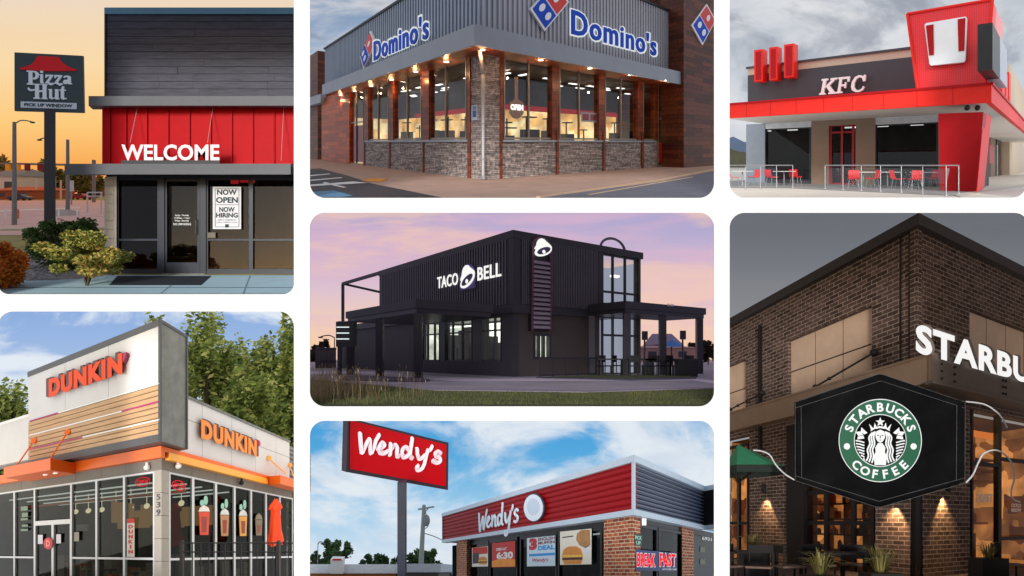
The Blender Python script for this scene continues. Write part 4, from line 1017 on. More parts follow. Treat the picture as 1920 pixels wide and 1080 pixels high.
# hill at far left
m = MB(); Yh = 120
prof = [(1356, 268), (1372, 280), (1385, 284), (1400, 286), (1420, 288)]
f = [at(x, y, Yh) for x, y in prof]+[G3.at(1420, Yh)-Z, G3.at(1356, Yh)-Z]; m.prism(f, [p+Vector((0, 20, -3)) for p in f]); struct('hills', m, M('hill_olive', lin(108, 104, 84), .95, 0, .3, .2))
m = MB(); Yh = 140; prof = [(1356, 262), (1375, 256), (1395, 266), (1420, 270)]
f = [at(x, y, Yh) for x, y in prof]+[G3.at(1420, Yh)-Z, G3.at(1356, Yh)-Z]; m.prism(f, [p+Vector((0, 8, -3)) for p in f]); struct('hills', m, M('hill_blue', lin(120, 140, 165), .95, 0, .1, .2))
# terrace railings
def railing(posts, lab, top=None, G=G3):
    b = G.g(*posts[0]); t = thing('glass_railing', lab, 'railing', b, 'terrace railings'); hh = .57*.96
    ps = [G.g(x, y) for x, y in posts]
    m = MB()
    for p, q in zip(ps, ps[1:]): m.tube([p+Z*hh, q+Z*hh], .012, 8)
    m.build('handrail', m_alu, t)
    gl = MGlass('glass_rail', (.9, .93, .94, 1), .03) if 'glass_rail' not in MATS else MATS['glass_rail']
    for p in ps:
        m = MB(); m.tube([p, p+Z*hh], .009, 8); m.tube([p, p+Z*.012], .03, 8)
        for k in (.25, .75): m.ball(p+Z*hh*k, .014, .014, .014, 6, 5)
        m.build('post', m_alu, t)
    for p, q in zip(ps, ps[1:]):
        d = (q-p); a = p+d*.06; c = q-d*.06; m = MB(); n_ = Vector((-d.y, d.x, 0)).normalized()*.004
        f = [a+Z*.07, c+Z*.07, c+Z*hh*.9, a+Z*hh*.9]; m.prism([x-n_ for x in f], [x+n_ for x in f]); m.build('glass_panel', gl, t)
    return t
railing([(1356, 356), (1398, 354.5), (1426, 354), (1456, 353.6), (1486.5, 353), (1486.5, 345)], 'steel and glass railing at the left end of the terrace')
railing([(1547, 350), (1547, 354), (1580.6, 356), (1615, 357.5), (1651, 359.5), (1690, 361.5), (1730, 364), (1774, 367.5), (1797.5, 363)], 'steel and glass railing before the red column and big window')
# chairs and tables
def make_chair(lab, pos, rz):
    t = thing('terrace_chair', lab, 'chair', pos, 'red terrace chairs'); MB.xf = on_ground(pos, rz, SC3, G3.k)
    m = MB()
    prof = [(-.21, .47), (-.15, .44), (.15, .44), (.21, .50), (.25, .66), (.27, .84)]
    for (y0, z0), (y1, z1) in zip(prof, prof[1:]):
        w_ = .22; n0 = Vector((0, -(z1-z0), y1-y0)).normalized()*.015
        f = [Vector((-w_, y0, z0)), Vector((w_, y0, z0)), Vector((w_, y1, z1)), Vector((-w_, y1, z1))]
        m.prism([p+n0 for p in f], [p-n0 for p in f])
    seat = m.build('seat_shell', M('chair_red', lin(224, 40, 44), .4, 0, .03), t)
    for sx in (-1, 1):
        for sy in (-1, 1):
            m = MB(); m.tube([(sx*.16, sy*.14, .44), (sx*.21, sy*.2, 0)], .013, 6); m.build('leg', m_alu, t)
    MB.xf = None; return t
def make_table(lab, pos):
    t = thing('terrace_table', lab, 'table', pos, 'white terrace tables'); MB.xf = on_ground(pos, .2, SC3, G3.k)
    m = MB(); m.box((-.4, -.35, .72), (.4, .35, .75)); m.build('table_top', m_white, t)
    m = MB(); m.tube([(0, 0, 0), (0, 0, .72)], .03, 8); m.build('leg', m_alu, t)
    m = MB(); m.tube([(0, 0, 0), (0, 0, .02)], .22, 14); m.build('base', m_alu, t)
    MB.xf = None; return t
SC3 = .52
ch0 = None
clist = [(1378, 349, 1.2, 'red chair at the far left end of the terrace'), (1413, 348, -1.3, 'second red chair from the left behind the railing'), (1447, 349, 1.9, 'red chair in front of the left window, facing right'), (1492, 348, 2.2, 'red chair just right of the left railing end'),
         (1600, 354, 2.7, 'largest red chair right of the restaurant door'), (1636, 353, -2.6, 'red chair left of the big window centre, facing left'), (1684, 354, .6, 'red chair at the middle post of the right railing'), (1716, 356, 2.9, 'red chair before the big window turned to the railing'), (1744, 352, -1.6, 'small red chair closest to the red column')]
for x, y, rz, lab in clist:
    p = G3.g(x, y)
    make_chair(lab, p, rz)
tb0 = None
for x, y, lab in ((1392, 347, 'white table between the two leftmost red chairs'), (1470, 348, 'white table below the left window'), (1618, 352, 'white table beside the largest red chair'), (1664, 352, 'white table below the big window'), (1732, 353, 'white table nearest the red column')):
    p = G3.g(x, y)
    make_table(lab, p)

# ================================================================== 4: doughnut shop with orange band
sky4 = MSky('sky_clear_blue', [(1040, (210, 226, 242)), (800, (198, 216, 240)), (640, (158, 188, 232)), (560, (138, 174, 226))], cloud=(232, 240, 250), scale=(.03, .03, .09), cth=(.46, .62), seed=2.2, k=.95, near_fill=(255, 250, 242), fill_k=1.3)
skybox(-40, 565.5, 568.5, 1180, sky4)
h4, c4 = 1035, -1.2
G4 = Ground(h4, c4, -39, 565)
G4.sheet('ground', M('lot_grey', lin(150, 148, 144), .85, 0, .1, 1.5, .1))
Q = Fr(h4, -785, 1018, 303, h4+1.2*F/12.5, 12.5)
root = thing('doughnut_shop', 'doughnut shop with tall white and wood parapet box, orange band and silver framed windows', 'building', Q.P0)
m_or = M('orange_band', lin(238, 106, 24), .4, 0, .03); m_or2 = M('orange_light', lin(255, 176, 66), .4, 0, .03)
m_gb = M('greige', lin(122, 116, 108), .7, 0, .06); m_pan = M('panel_white', lin(214, 213, 212), .6, 0, .04, 1.5); m_fg = M('frame_grey', lin(74, 76, 80), .45, 0, .06)
m_zinc = M('zinc', lin(112, 114, 110), .5, .1, .3, 3)
ws = lambda y, b=0: Q.L(303, y, b)[1]
aEnd = Q.L(-35, 900, 0)[0]; bEnd = Q.R(548, 900, 0)[0]
base = -.02
whd = ws(881)   # window head
wob, wot = ws(860), ws(839)
# lintel zone
m = MB(); Q.box(m, (0, aEnd), (0, .3), (whd, ws(836))); Q.box(m, (0, .3), (.3, bEnd), (whd, ws(836))); m.build('lintel', m_gb, root)
m = MB()
for x in (40, 142, 190, 236): 
    a = Q.L(x, 870, 0)[0]; Q.box(m, (a-.006, a+.006), (-.004, 0), (whd, wob))
for x in (360, 405, 447, 478, 512):
    b_ = Q.R(x, 870, 0)[0]; Q.box(m, (-.004, 0), (b_-.006, b_+.006), (whd, wob))
each(m, 'panel_joint', m_fg, root)
# orange band
m = MB(); Q.box(m, (-.14, aEnd), (-.14, .0), (wob, wot)); Q.box(m, (-.14, .0), (0, bEnd), (ws(848), wot)); m.build('orange_band', m_or, root)
bl0 = Q.R(330, 850, -.14)[0]; bl1 = Q.R(500, 900, -.14)[0]
m = MB(); Q.box(m, (-.2, 0), (.12, bl1), (ws(862), ws(848)-.003)); m.build('light_band', m_or2, root)
# pillar
m = MB(); aP = Q.L(290.5, 1000, 0)[0]; bP = Q.R(316, 1000, 0)[0]
for i in range(7):
    ya = 881+i*43; Q.box(m, (-.03, aP), (-.03, bP), (ws(min(ya+42.2, 1200)), ws(ya)))
m.build('corner_pillar', M('pillar_grey', lin(170, 164, 156), .7, 0, .05), root)
m = MB(); fnp = Q.Lm(293.5, 968, 925, 300.5, -.034, .012, xr=303)
for i, d in enumerate('539'):
    text_mb(m, d, (lambda i: (lambda u, v, z: fnp(u, 1-(i+1)/3+.06+v*.25, z)))(i), bold=.01)
m.build('house_number', m_fg, root)
# tall box
BX = -.42
a_l = Q.L(53, 700, BX)[0]; wT = Q.L(309, 594.6, BX)[1]; wBt = Q.L(309, 826, BX)[1]; bR_ = Q.R(351, 700, BX)[0]
wTm = Q.L(309, 607, BX)[1]; wBm = Q.L(309, 812, BX)[1]; aF = Q.L(300.5, 700, BX)[0]
m = MB(); Q.box(m, (BX, a_l), (BX+.05, .6), (wBt, wT-.01)); m.build('parapet_box', m_fg, root)
m = MB(); Q.box(m, (BX-.02, a_l+.02), (BX-.02, BX+.05), (wTm, wT)); Q.box(m, (BX-.02, aF), (BX-.02, BX+.05), (wBm, wTm)); Q.box(m, (BX-.02, a_l), (BX-.02, BX+.05), (wBt-.01, wBm)); m.build('box_frame', m_fg, root)
m = MB(); Q.box(m, (BX-.005, a_l), (BX+.05, bR_), (wBt+.01, wT-.02)); m.build('box_side', m_zinc, root)
m = MB(); Q.box(m, (BX-.03, BX+.05), (BX-.02, BX+.04), (wBt-.01, wT)); Q.box(m, (BX-.03, BX+.05), (bR_-.05, bR_+.01), (wBt, wT)); Q.box(m, (BX-.03, BX+.05), (BX+.04, bR_-.05), (wT-.06, wT+.0)); m.build('side_frame', m_fg, root)
wW = Q.L(300, 719, BX)[1]
m = MB(); a1 = a_l-.0; na = 3
for i in range(na):
    Q.box(m, (aF+.002+(a1-aF)*i/na, aF+(a1-aF)*(i+1)/na-.012), (BX, BX+.045), (wW+.01, wTm))
m.build('white_panels', m_pan, root)
m_wd = M('wood_tan', lin(196, 158, 116), .6, 0, .22, 2, .12, uv=True, stretch=(.5, 9, 1), bscale=6)
m = MB(); nb = 9; rnd = random.Random(2)
for i in range(nb):
    wa = wBm+(wW-wBm)*i/nb; wb = wBm+(wW-wBm)*(i+1)/nb-.018; n0 = len(m.uv)
    Q.box(m, (aF+.002, a1), (BX+rnd.uniform(-.004, .004), BX+.045), (wa, wb)); du = rnd.uniform(0, 30)
    for k in range(n0, len(m.uv)): m.uv[k] = [(a+du, b) for a, b in m.uv[k]]
m.build('wood_cladding', m_wd, root)
def stripe(w, x0, x1, mat, nm):
    m = MB(); a0 = Q.L(x0, 800, BX)[0]; a2 = Q.L(x1, 800, BX)[0]; Q.box(m, (a0, a2), (BX-.02, BX-.006), (w-.014, w+.014)); m.build(nm, mat, root)
m_mag = M('stripe_magenta', lin(178, 40, 110), .5, 0, 0)
dw = (wW-wBm)/nb
stripe(wW, 56, 110, m_mag, 'magenta_stripe'); stripe(wW, 110, 300, m_white, 'white_stripe')
s2 = Q.L(300, 753, BX)[1]; stripe(s2, 229, 300, m_mag, 'magenta_stripe'); stripe(s2, 56, 229, m_white, 'white_stripe')
s3 = Q.L(300, 787, BX)[1]; stripe(s3, 156, 300, m_white, 'white_stripe'); stripe(s3, 56, 156, m_mag, 'magenta_stripe')
# low white wall left, right
m = MB(); Q.Lr(m, -38, 60, 779, 860, .05, .5, 60); m.build('white_wall', m_pan, root)
m = MB(); Q.Lr(m, -38, 60, 774, 779, .0, .55, 60); m.build('wall_cap', m_white, root)
wRt = Q.R(351, 747, -.02)[1]
m = MB(); b0 = .3; b1 = Q.R(543, 830, -.02)[0]
for i, (f0, f1) in enumerate(((0, .2), (.2, .42), (.42, .63), (.63, .84), (.84, 1))):
    ba, bb = b0+(b1-b0)*f0, b0+(b1-b0)*f1-.012
    Q.box(m, (-.02, .3), (ba, bb), (wot+.01, wot+(wRt-wot)*.62)); Q.box(m, (-.02, .3), (ba, bb), (wot+(wRt-wot)*.62+.012, wRt))
m.build('white_panels', m_pan, root)
m = MB(); Q.box(m, (.0, .28), (b0, b1-.02), (wot, wRt-.02)); m.build('panel_backing', m_fg, root)
m = MB(); Q.box(m, (-.06, .35), (b0, b1+.01), (wRt, wRt+.06)); m.build('wall_cap', m_zinc, root)
m = MB(); 
for i in range(8): Q.box(m, (.05, .3), (b1+.03, b1+2), (wot+.1+i*(wRt-wot-.15)/8, wot+.1+(i+.8)*(wRt-wot-.15)/8))
m.build('grey_siding', m_zinc, root)
# lettering
m_dor = M('letter_orange_red', lin(240, 76, 24), .5, 0, .02, spec=.2); m_dor2 = M('letter_orange', lin(246, 140, 44), .4, 0, .02); m_dsd = M('letter_side', lin(96, 56, 52), .5)
def fat(fr, side, txt, x0, yb, yt, x1, off, root, face, sidem, th, bold=.062, xr=None, space=1.16):
    f = (fr.Lm if side == 'L' else fr.Rm)
    mb = MB(); text_mb(mb, txt, f(x0, yb, yt, x1, off, th, xr), bold=bold, space=space, res=4); po = mb.build('sign_lettering', sidem, root)
    mb = MB(); text_mb(mb, txt, f(x0, yb, yt, x1, off-th, .012, xr), bold=bold, space=space, res=4); mb.build('letter_face', face, po)
fat(Q, 'L', 'DUNKIN', 92, 746, 712, 229.5, BX-.03, root, m_dor, m_dsd, .10)
fat(Q, 'R', 'DUNKIN', 377, 822, 785.5, 481, -.05, root, m_dor2, m_dsd, .10)
m = MB(); poly_mb(m, [[(0, .2), (.5, 0), (.9, .6), (1, 1), (.3, 1), (0, .7)]], Q.Lm(232, 683, 666, 242, BX-.03, .1)); m.build('apostrophe', M('apos_plum', lin(150, 40, 80), .4), root)
m = MB(); poly_mb(m, [disc_pts(.5, .5, .5, .5, 12)], Q.Rm(477, 836, 824, 485, -.05, .1)); m.build('apostrophe', M('apos_magenta', lin(214, 20, 90), .4), root)
# small canopies with rods
ca0 = Q.L(94.4, 870, -.9)[0]
c_t = Q.L(94.4, 859, -.95)[1]; c_b = Q.L(94.4, 881, -.95)[1]; cA = Q.L(94.4, 870, -.95)[0]; cB = Q.L(7, 880, -.95)[0]
m = MB(); Q.box(m, (cA, cB), (-.95, -.141), (c_b, c_t)); m.build('entrance_canopy', m_or, root)
for a in (cA+.35, cA+.95):
    m = MB(); q = [Q.P(a+.06*math.cos(i*.52), -.9, 0) for i in range(3)]
    p = Q.P(a, -.6, c_b-.012); m.tube([p, p+Z*.01], .05, 10); m.build('downlight', MEmit('lamp_soft', (1, .95, .85, 1), .7), root)
for (xt, yt_, xb, yb_) in ((64, 826, 31, 864), (127, 810, 93, 857)):
    m = MB(); a, w = Q.L(xt, yt_, BX-.05 if xt > 60 else -.0); a2, w2 = Q.L(xb, yb_, -.85)
    p1, p2 = Q.P(a, BX-.05, w), Q.P(a2, -.85, c_t); m.tube([p1, p2], .018, 6); m.tube([p1-Q.V*.02, p1+Q.V*.04], .07, 10); m.build('tie_rod', m_or, root)
# right canopy
rb0 = Q.R(500, 893, -.14)[0]
m = MB(); Q.box(m, (-.75, -.145), (bl1+.05, bEnd+.3), (ws(864), ws(842))); m.build('side_canopy', m_or, root)
for (xt, yt_, xb, yb_) in ((503, 859, 536, 888), (543, 872, 550, 893)):
    b_, w = Q.R(xt, yt_, -.04); b2, w2 = Q.R(xb, yb_, -.5); m = MB(); p1, p2 = Q.P(-.04, b_, w), Q.P(-.5, b2, w2); m.tube([p1, p2], .018, 6); m.tube([p1, p1+Q.U*-.05], .07, 10); m.build('tie_rod', m_or2, root)
# windows left
m_fr4 = M('frame_silver', lin(214, 216, 220), .4, .1, .04)
g4 = MGlass('glass_day', (.6, .64, .62, 1), .008)
xs = [-36, 28, 66, 134.6, 182, 234, 290.5]
for i, (xa, xb) in enumerate(zip(xs, xs[1:])):
    if i == 2: continue
    Lwin(root, Q, xa, xb, 881, 1125, .05, g4, m_fr4, xr=303, my=(1048,), t=.05)
Lwin(root, Q, 66, 134.6, 881, 966, .05, g4, m_fr4, xr=303, t=.05)
for xa, xb in ((66, 100), (100, 134.6)):
    Lwin(root, Q, xa, xb, 966, 1125, .05, g4, m_fr4, xr=303, t=.07, name='door')
xs = [316, 361, 404, 439, 470, 498, 524, 548]
for i, (xa, xb) in enumerate(zip(xs, xs[1:])):
    Rwin(root, Q, xa, xb, 881, 1125, .05, g4, m_fr4, xr=303, my=(1049,), t=.05)
# interior
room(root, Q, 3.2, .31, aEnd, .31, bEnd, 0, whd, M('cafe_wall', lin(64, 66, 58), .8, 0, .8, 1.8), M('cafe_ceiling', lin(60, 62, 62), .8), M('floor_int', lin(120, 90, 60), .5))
m = MB()
for i in range(5): Q.box(m, (.6, aEnd-.5), (.8+i*.7, .86+i*.7), (whd-.12, whd-.09))
each(m, 'ceiling_light', MEmit('tube_light4', (1, .98, .92, 1), .5), root)
m = MB(); rnd = random.Random(6)
for i in range(10):
    a = .8+i*.8; Q.box(m, (a, a+.5), (1.8, 2.3), (0, rnd.uniform(.6, 1.25)))
for i in range(8):
    b_ = .8+i*.7; Q.box(m, (1.5, 2.0), (b_, b_+.4), (0, rnd.uniform(.6, 1.1)))
each(m, 'counter', M('counter_grey', lin(150, 140, 126), .6, 0, .3), root)
m = MB()
for i in range(5): Q.box(m, (1.2+i*1.15, 2.1+i*1.15), (3.38, 3.44), (whd-1.0, whd-.45))
for i in range(3): Q.box(m, (3.38, 3.44), (.8+i*1.2, 1.7+i*1.2), (whd-1.0, whd-.45))
each(m, 'menu_screen', MEmit('menu_glow', lin(200, 150, 100), .3), root)
m = MB()
for i in range(8):
    p = Q.P(.9+i*.85, 1.6, whd-.55); m.ball(p, .07, .07, .07, 8, 6); m.tube([p, p+Z*.5], .008, 4)
m.build('pendant_lamps', MEmit('pendant_glow', (1, .8, .5, 1), .8), root)
for i in range(14):
    m = MB(); a = .7+i*.5; q = rnd.uniform(.5, 1.3); hh = rnd.uniform(.5, .9); Q.box(m, (a, a+.3), (q, q+.3), (hh-.05, hh)); Q.box(m, (a+.12, a+.18), (q+.12, q+.18), (0, hh-.05)); m.build('cafe_stool', M('stool%d' % (i % 3), (lin(200, 90, 40), lin(60, 56, 50), lin(170, 150, 120))[i % 3], .5), root)
m = MB(); Q.box(m, (.3, aEnd), (1.2, 1.24), (Q.L(303, 912, 0)[1], Q.L(303, 907, 0)[1])); m.build('orange_soffit', m_or, root)
# neon OPEN
nr = MEmit('neon_open', lin(240, 50, 60), .5)
m = MB(); fn = Q.Lm(254, 913, 897, 281, .03, .01); text_mb(m, 'OPEN', lambda u, v, z: fn(.12+.76*u, .25+.5*v, z), bold=.01); q = [(.5+.5*math.cos(i*.2244), .5+.5*math.sin(i*.2244)) for i in range(29)]; stroke_mb(m, [q], fn, .008, smooth=False); m.build('neon_sign_or_reflection', nr, root)
m = MB(); fn = Q.Rm(323, 917, 899, 347, .03, .01); text_mb(m, 'OPEN', lambda u, v, z: fn(.12+.76*u, .25+.5*v, z), bold=.01); stroke_mb(m, [q], fn, .01, smooth=False); m.build('neon_sign_or_reflection', nr, root)
# vertical poster
m = MB(); Q.Lr(m, 238, 252, 976, 1044, .02, .03, 238); po = m.build('vertical_poster', M('poster_cream', lin(216, 206, 196), .6, 0, .05), root)
fn = Q.Lm(240, 1041, 983, 250, .015, .005)
m = MB()
for i, ch in enumerate("DUNKIN"): text_mb(m, ch, (lambda i, w: lambda u, v, z: fn(.5+(u-.5)*w, 1-(i+1)/6.2+.02+v*.12, z))(i, .25 if ch == 'I' else .8), bold=.04)
m.build('poster_lettering', M('print_red', lin(200, 50, 40), .6), po)
m = MB(); Q.Lr(m, 238, 252, 973, 981, .012, .02, 238); m.build('poster_header', M('print_red', lin(200, 50, 40), .6), po)
# door stickers
for x0, x1, y0, y1 in ((71, 80, 1003, 1020), (105.5, 114, 1002, 1019)):
    m = MB(); Q.Lr(m, x0, x1, y0, y1, .02, .03, x0); m.build('door_notice', M('paper', lin(216, 214, 226), .7, 0, 0), root)
m = MB(); Q.Lp(m, disc_pts(90, 1019, 8.5, 11, 20), -.03, -.02); po = m.build('door_emblem', M('emblem_red4', lin(204, 44, 60), .5, 0, 0), root)
m = MB(); text_mb(m, 'D', Q.Lm(86.5, 1025, 1013, 94, -.035, .004), bold=.05); m.build('emblem_letter', M('emblem_pink', lin(240, 150, 150), .5), po)
m = MB()
for i, y in enumerate((950, 962, 972, 984, 992)): Q.Lr(m, 39+i % 2*2, 52, y, y+(8 if i < 2 else 4), .02, .03, 39)
m.build('window_lettering', M('letter_sage', lin(120, 140, 120), .6), root)
m = MB(); Q.Lr(m, 139, 148, 998, 1015, .02, .03, 139); Q.Lr(m, 143, 164, 984, 996, 1.0, 1.05, 143); m.build('notice', M('paper_dim', lin(150, 146, 136), .6), root)
# cup posters
cols = [lin(226, 66, 40), lin(190, 140, 100), lin(232, 170, 80), lin(130, 116, 88)]; tops = [lin(240, 230, 224), lin(220, 226, 220), lin(220, 226, 220), lin(140, 128, 100)]
for (xc, y0, y1, w_), c_, t_ in zip(((383, 960, 1003, 10), (421.5, 966, 1005, 8), (456, 968, 1005, 7.5), (485.5, 975, 1004, 6.5)), cols, tops):
    m = MB(); Q.Rp(m, [(xc-w_, y0), (xc+w_, y0), (xc+w_*.8, y1), (xc-w_*.8, y1)], .0, .02); po = m.build('cup_poster', M('cup%.2f' % c_[1], c_, .5, 0, .15), root)
    m = MB(); Q.Rp(m, [(xc-w_*1.05, y0-1), (xc-w_*.8, y0-8), (xc, y0-13), (xc+w_*.8, y0-8), (xc+w_*1.05, y0-1)], .0, .02); m.build('cup_cream', M('cream%.2f' % t_[1], t_, .5, 0, .1), po)
    if xc < 470:
        m = MB(); Q.Rp(m, disc_pts(xc+3, y0-22, w_*.4, 9, 10), .0, .02); Q.Rp(m, disc_pts(xc-4, y0-17, w_*.4, 6, 10), .0, .02); m.build('splash', M('splash_mint', lin(150, 205, 185), .5), po)
    m = MB(); Q.Rp(m, [(xc-w_*.5, y0+9), (xc+w_*.5, y0+9), (xc+w_*.4, y1-5), (xc-w_*.4, y1-5)], -.004, -.001); m.build('cup_print', M('cup_print', lin(150, 60, 40), .5), po)
# security cameras & floodlight
for nm, p, mt in (('security_camera', Q.P(Q.L(280, 870, 0)[0], -.08, ws(874)), m_white), ('security_camera', Q.P(-.08, Q.R(330.5, 872, 0)[0], ws(868)), m_white), ('flood_light', Q.P(-.12, Q.R(448, 900, 0)[0], ws(873)), m_black)):
    m = MB(); m.ball(p, .065, .065, .06, 12, 8); m.tube([p, p+Z*.11], .03, 8); m.build(nm, mt, root, True)
# closed parasol and a copy standing for its reflection
def closed_parasol(x, Y, yt, yb, mat, lab):
    b = G4.at(x, Y); s = Y/F; t = thing('closed_parasol', lab, 'parasol', b); top = at(x, yt, Y); bot = at(x, yb, Y)
    m = MB(); m.tube([b, top+Z*.05], .02, 8); m.tube([b, b+Z*.05], .25, 14); m.build('pole', m_black, t)
    m = MB(); H = (top-bot).length; n = 20; prof = [(0, .02), (.05, .05), (.12, .10), (.2, .13), (.24, .09), (.3, .085), (.5, .10), (.75, .115), (.92, .15), (1, .155)]
    b0 = len(m.v)
    for f_, r in prof:
        for k in range(n):
            a = 6.283*k/n; rr = r*s*90*(1+.18*math.cos(a*5+f_*2)); m.v.append(top-Z*H*f_+Vector((math.cos(a)*rr, math.sin(a)*rr, .01*math.sin(a*5))))
    for i in range(len(prof)-1):
        for k in range(n): m.face((b0+i*n+k, b0+i*n+(k+1) % n, b0+(i+1)*n+(k+1) % n, b0+(i+1)*n+k))
    m.build('canopy', mat, t, True)
closed_parasol(517, 16.2, 935, 1018, M('parasol_orange', lin(248, 72, 26), .6, 0, .08), 'closed bright orange parasol behind the black railing at the right')
closed_parasol(328, 14.4, 941, 1020, M('parasol_reflection', lin(150, 26, 20), .6, 0, .1), 'dark red reflection of the closed parasol, built as a solid copy beside the corner pillar')  # added solid copy standing for the orange parasol's reflection in the glass
# railing
Yr = 11.3; t = thing('patio_railing', 'black metal patio railing in front of the side windows', 'railing', G4.at(450, Yr))
pr0 = G4.at(338, Yr); pr1 = G4.at(563, 11.6); gz = lambda p, y: at(0, y, p.y).z
m = MB(); 
for yy in (1018, 1035, 1120): m.tube([Vector((pr0.x, pr0.y, gz(pr0, yy))), Vector((pr1.x, pr1.y, gz(pr1, yy)))], .013, 6)
m.build('rails', m_black, t)
m = MB(); n = 15
for i in range(n):
    f_ = (i+.5)/n; p = pr0.lerp(pr1, f_); m.tube([Vector((p.x, p.y, gz(p, 1018))), Vector((p.x, p.y, gz(p, 1120)))], .009, 6)
m.build('balusters', m_black, t)
for x in (341, 522):
    p = G4.at(x, Yr+.02); m = MB(); w_ = .03; m.box((p.x-w_, p.y-w_, p.z), (p.x+w_, p.y+w_, gz(p, 1014))); m.build('post', m_black, t)
# trees
l_t4 = MLeaf('leaf_summer', [(.05, .08, .015), (.13, .19, .04), (.32, .38, .09), (.6, .6, .2)], trans=.35)
def T4(x, yt, rxp, Y, lab, seed, n=6500, low=-.8, cl=80):
    b = G4.at(x, Y); hh = at(x, yt, Y).z-b.z; tree('tall_tree', lab, 'tree', b, hh, rxp*Y/F, l_t4, m_bark, int(n*1.9), Y*.0050, group=None, seed=seed, trunk=.25, low=low, clumps=cl, rz=hh*.43)
CLIP[0] = (-36, 562)
T4(385, 572, 80, 30, 'tall leafy tree rising behind the parapet box', 41, 8000)
T4(290, 592, 50, 36, 'leafy treetop just above the roof edge of the parapet box', 42, 4000)
T4(440, 625, 64, 34, 'mid height tree between the two tallest trees', 44, 5000)
T4(508, 640, 58, 31, 'broad tree left of the tall tree at the right edge', 45, 6000)
T4(550, 578, 34, 26, 'tall slender tree at the right edge above the side sign', 43, 6000)
T4(22, 706, 50, 30, 'round tree behind the low white wall at the left edge', 46, 6000)
T4(470, 706, 90, 27, 'low leafy tree directly behind the side roof edge', 47, 6000)

CLIP[0] = None

# ================================================================== 5: black corrugated taco restaurant at dusk
sky5 = MSky('sky_violet', [(690, (246, 200, 160)), (620, (246, 208, 180)), (540, (220, 194, 208)), (440, (182, 172, 208)), (390, (170, 164, 206))], cloud=(224, 182, 204), scale=(.012, .02, .07), cth=(.42, .62), seed=4.4, camt=.65, near_fill=(160, 154, 170), fill_k=.9,
            second=((250, 206, 176), (.02, .02, .10), (.50, .66), .55, 7.7), k=1.0)
skybox(567.5, 1352.5, 386, 774, sky5)
h5, c5 = 668, -.859
G5 = Ground(h5, c5, 568, 1352)
G5.sheet('ground', M('lot_dusk', lin(160, 156, 162), .8, 0, .25, .7, .3))
m_grass5 = M('grass_ground', lin(84, 90, 50), .95, 0, .3, 3, .5)
G5.patch('lawn', [(568, 763), (1352, 763), (1352, 729), (1100, 737), (814, 733), (690, 722), (568, 711)], m_grass5, .012)
G5.patch('kerb', [(568, 711), (690, 722), (814, 733), (1100, 737), (1352, 729), (1352, 726.5), (1100, 734), (814, 730), (690, 719.5), (568, 708.5)], M('kerb_dusk', lin(150, 140, 150), .8), .03, .05)
G5.patch('driveway', [(568, 703), (640, 700), (860, 716), (1300, 714), (1352, 722), (1352, 716), (1300, 709), (900, 710), (700, 697), (568, 697)], M('driveway', lin(206, 198, 210), .7, 0, .08, 2), .008)
G5.patch('raised_path', [(640, 713.5), (790, 717), (806, 714.5), (790, 711), (650, 706)], M('kerb_dusk2', lin(84, 80, 92), .8), .06, .08)
G5.patch('lawn', [(1010, 709), (1180, 711.5), (1296, 709), (1296, 706.5), (1120, 705)], m_grass5, .05)
G5.patch('kerb', [(1005, 710), (1180, 714.5), (1306, 711), (1306, 708), (1180, 711), (1005, 708)], M('kerb_dusk2', lin(84, 80, 92), .8), .04, .06)
T = Fr(h5, 193, 2301, 963, 706.5, G5.Yof(706.5))
root = thing('taco_restaurant', 'black corrugated two storey restaurant with glowing white letters and lit windows', 'building', T.P0)
m_blk = M('corr_black', lin(80, 78, 88), .4, .0, .1, 1); m_blk2 = M('wall_black', lin(52, 50, 58), .55, .1, .12, 1.2, .05); m_blk3 = M('wall_warm', lin(66, 58, 58), .6, 0, .1, 1); m_bt = M('trim_black', lin(50, 48, 56), .4, .2, .1)
s5 = T.Y/F
wr = T.L(963, 433.5)[1]; wm = T.L(963, 571)[1]
aU = T.L(715, 508)[0]; aLo = T.L(640, 608)[0]; bC = T.R(1124.5, 500)[0]; bE = T.R(1200, 500)[0]
m = MB(); T.box(m, (0, aU), (0, .2), (wm, wr)); n = 60
for i in range(n):
    t0 = .35+(aU-.6)*i/n; T.box(m, (t0, t0+aU/n*.45), (-.16, 0), (wm+.02, wr-.3))
m.build('corrugated_wall', m_blk, root)
m = MB(); T.box(m, (0, .2), (.2, bC), (wm, wr)); n = 44
for i in range(n):
    t0 = .35+(bC-.6)*i/n; T.box(m, (-.16, 0), (t0, t0+bC/n*.5), (wm+.02, wr-.3))
m.build('corrugated_wall', m_blk, root)
m = MB()
T.box(m, (-.14, aU+.1), (-.14, .1), (wr-.3, wr+.02)); T.box(m, (-.14, .1), (.1, bE+.1), (wr-.3, wr+.02)); m.build('roof_trim', m_bt, root)
m = MB(); T.box(m, (-.12, .3), (-.12, .3), (wm, wr-.3)); T.box(m, (aU-.25, aU+.05), (-.11, .1), (wm, wr-.3)); T.box(m, (-.1, .1), (bC-.2, bC+.15), (wm, wr-.3)); each(m, 'corner_trim', m_bt, root)
m = MB(); T.box(m, (-.2, aLo), (-.2, .1), (wm-.35, wm)); T.box(m, (-.2, .1), (.1, bC), (wm-.35, wm)); m.build('mid_trim', m_bt, root)
m = MB(); a1, a2 = T.L(941, 640)[0], T.L(791, 640)[0]; wwt, wwb = T.L(963, 590)[1], T.L(963, 679)[1]
T.box(m, (0, a1), (0, .3), (0, wm-.35)); T.box(m, (a1, a2), (0, .3), (wwt, wm-.35)); T.box(m, (a1, a2), (0, .3), (0, wwb)); T.box(m, (a2, aLo), (0, .3), (0, wm-.35)); 
m.build('lower_wall', m_blk2, root)
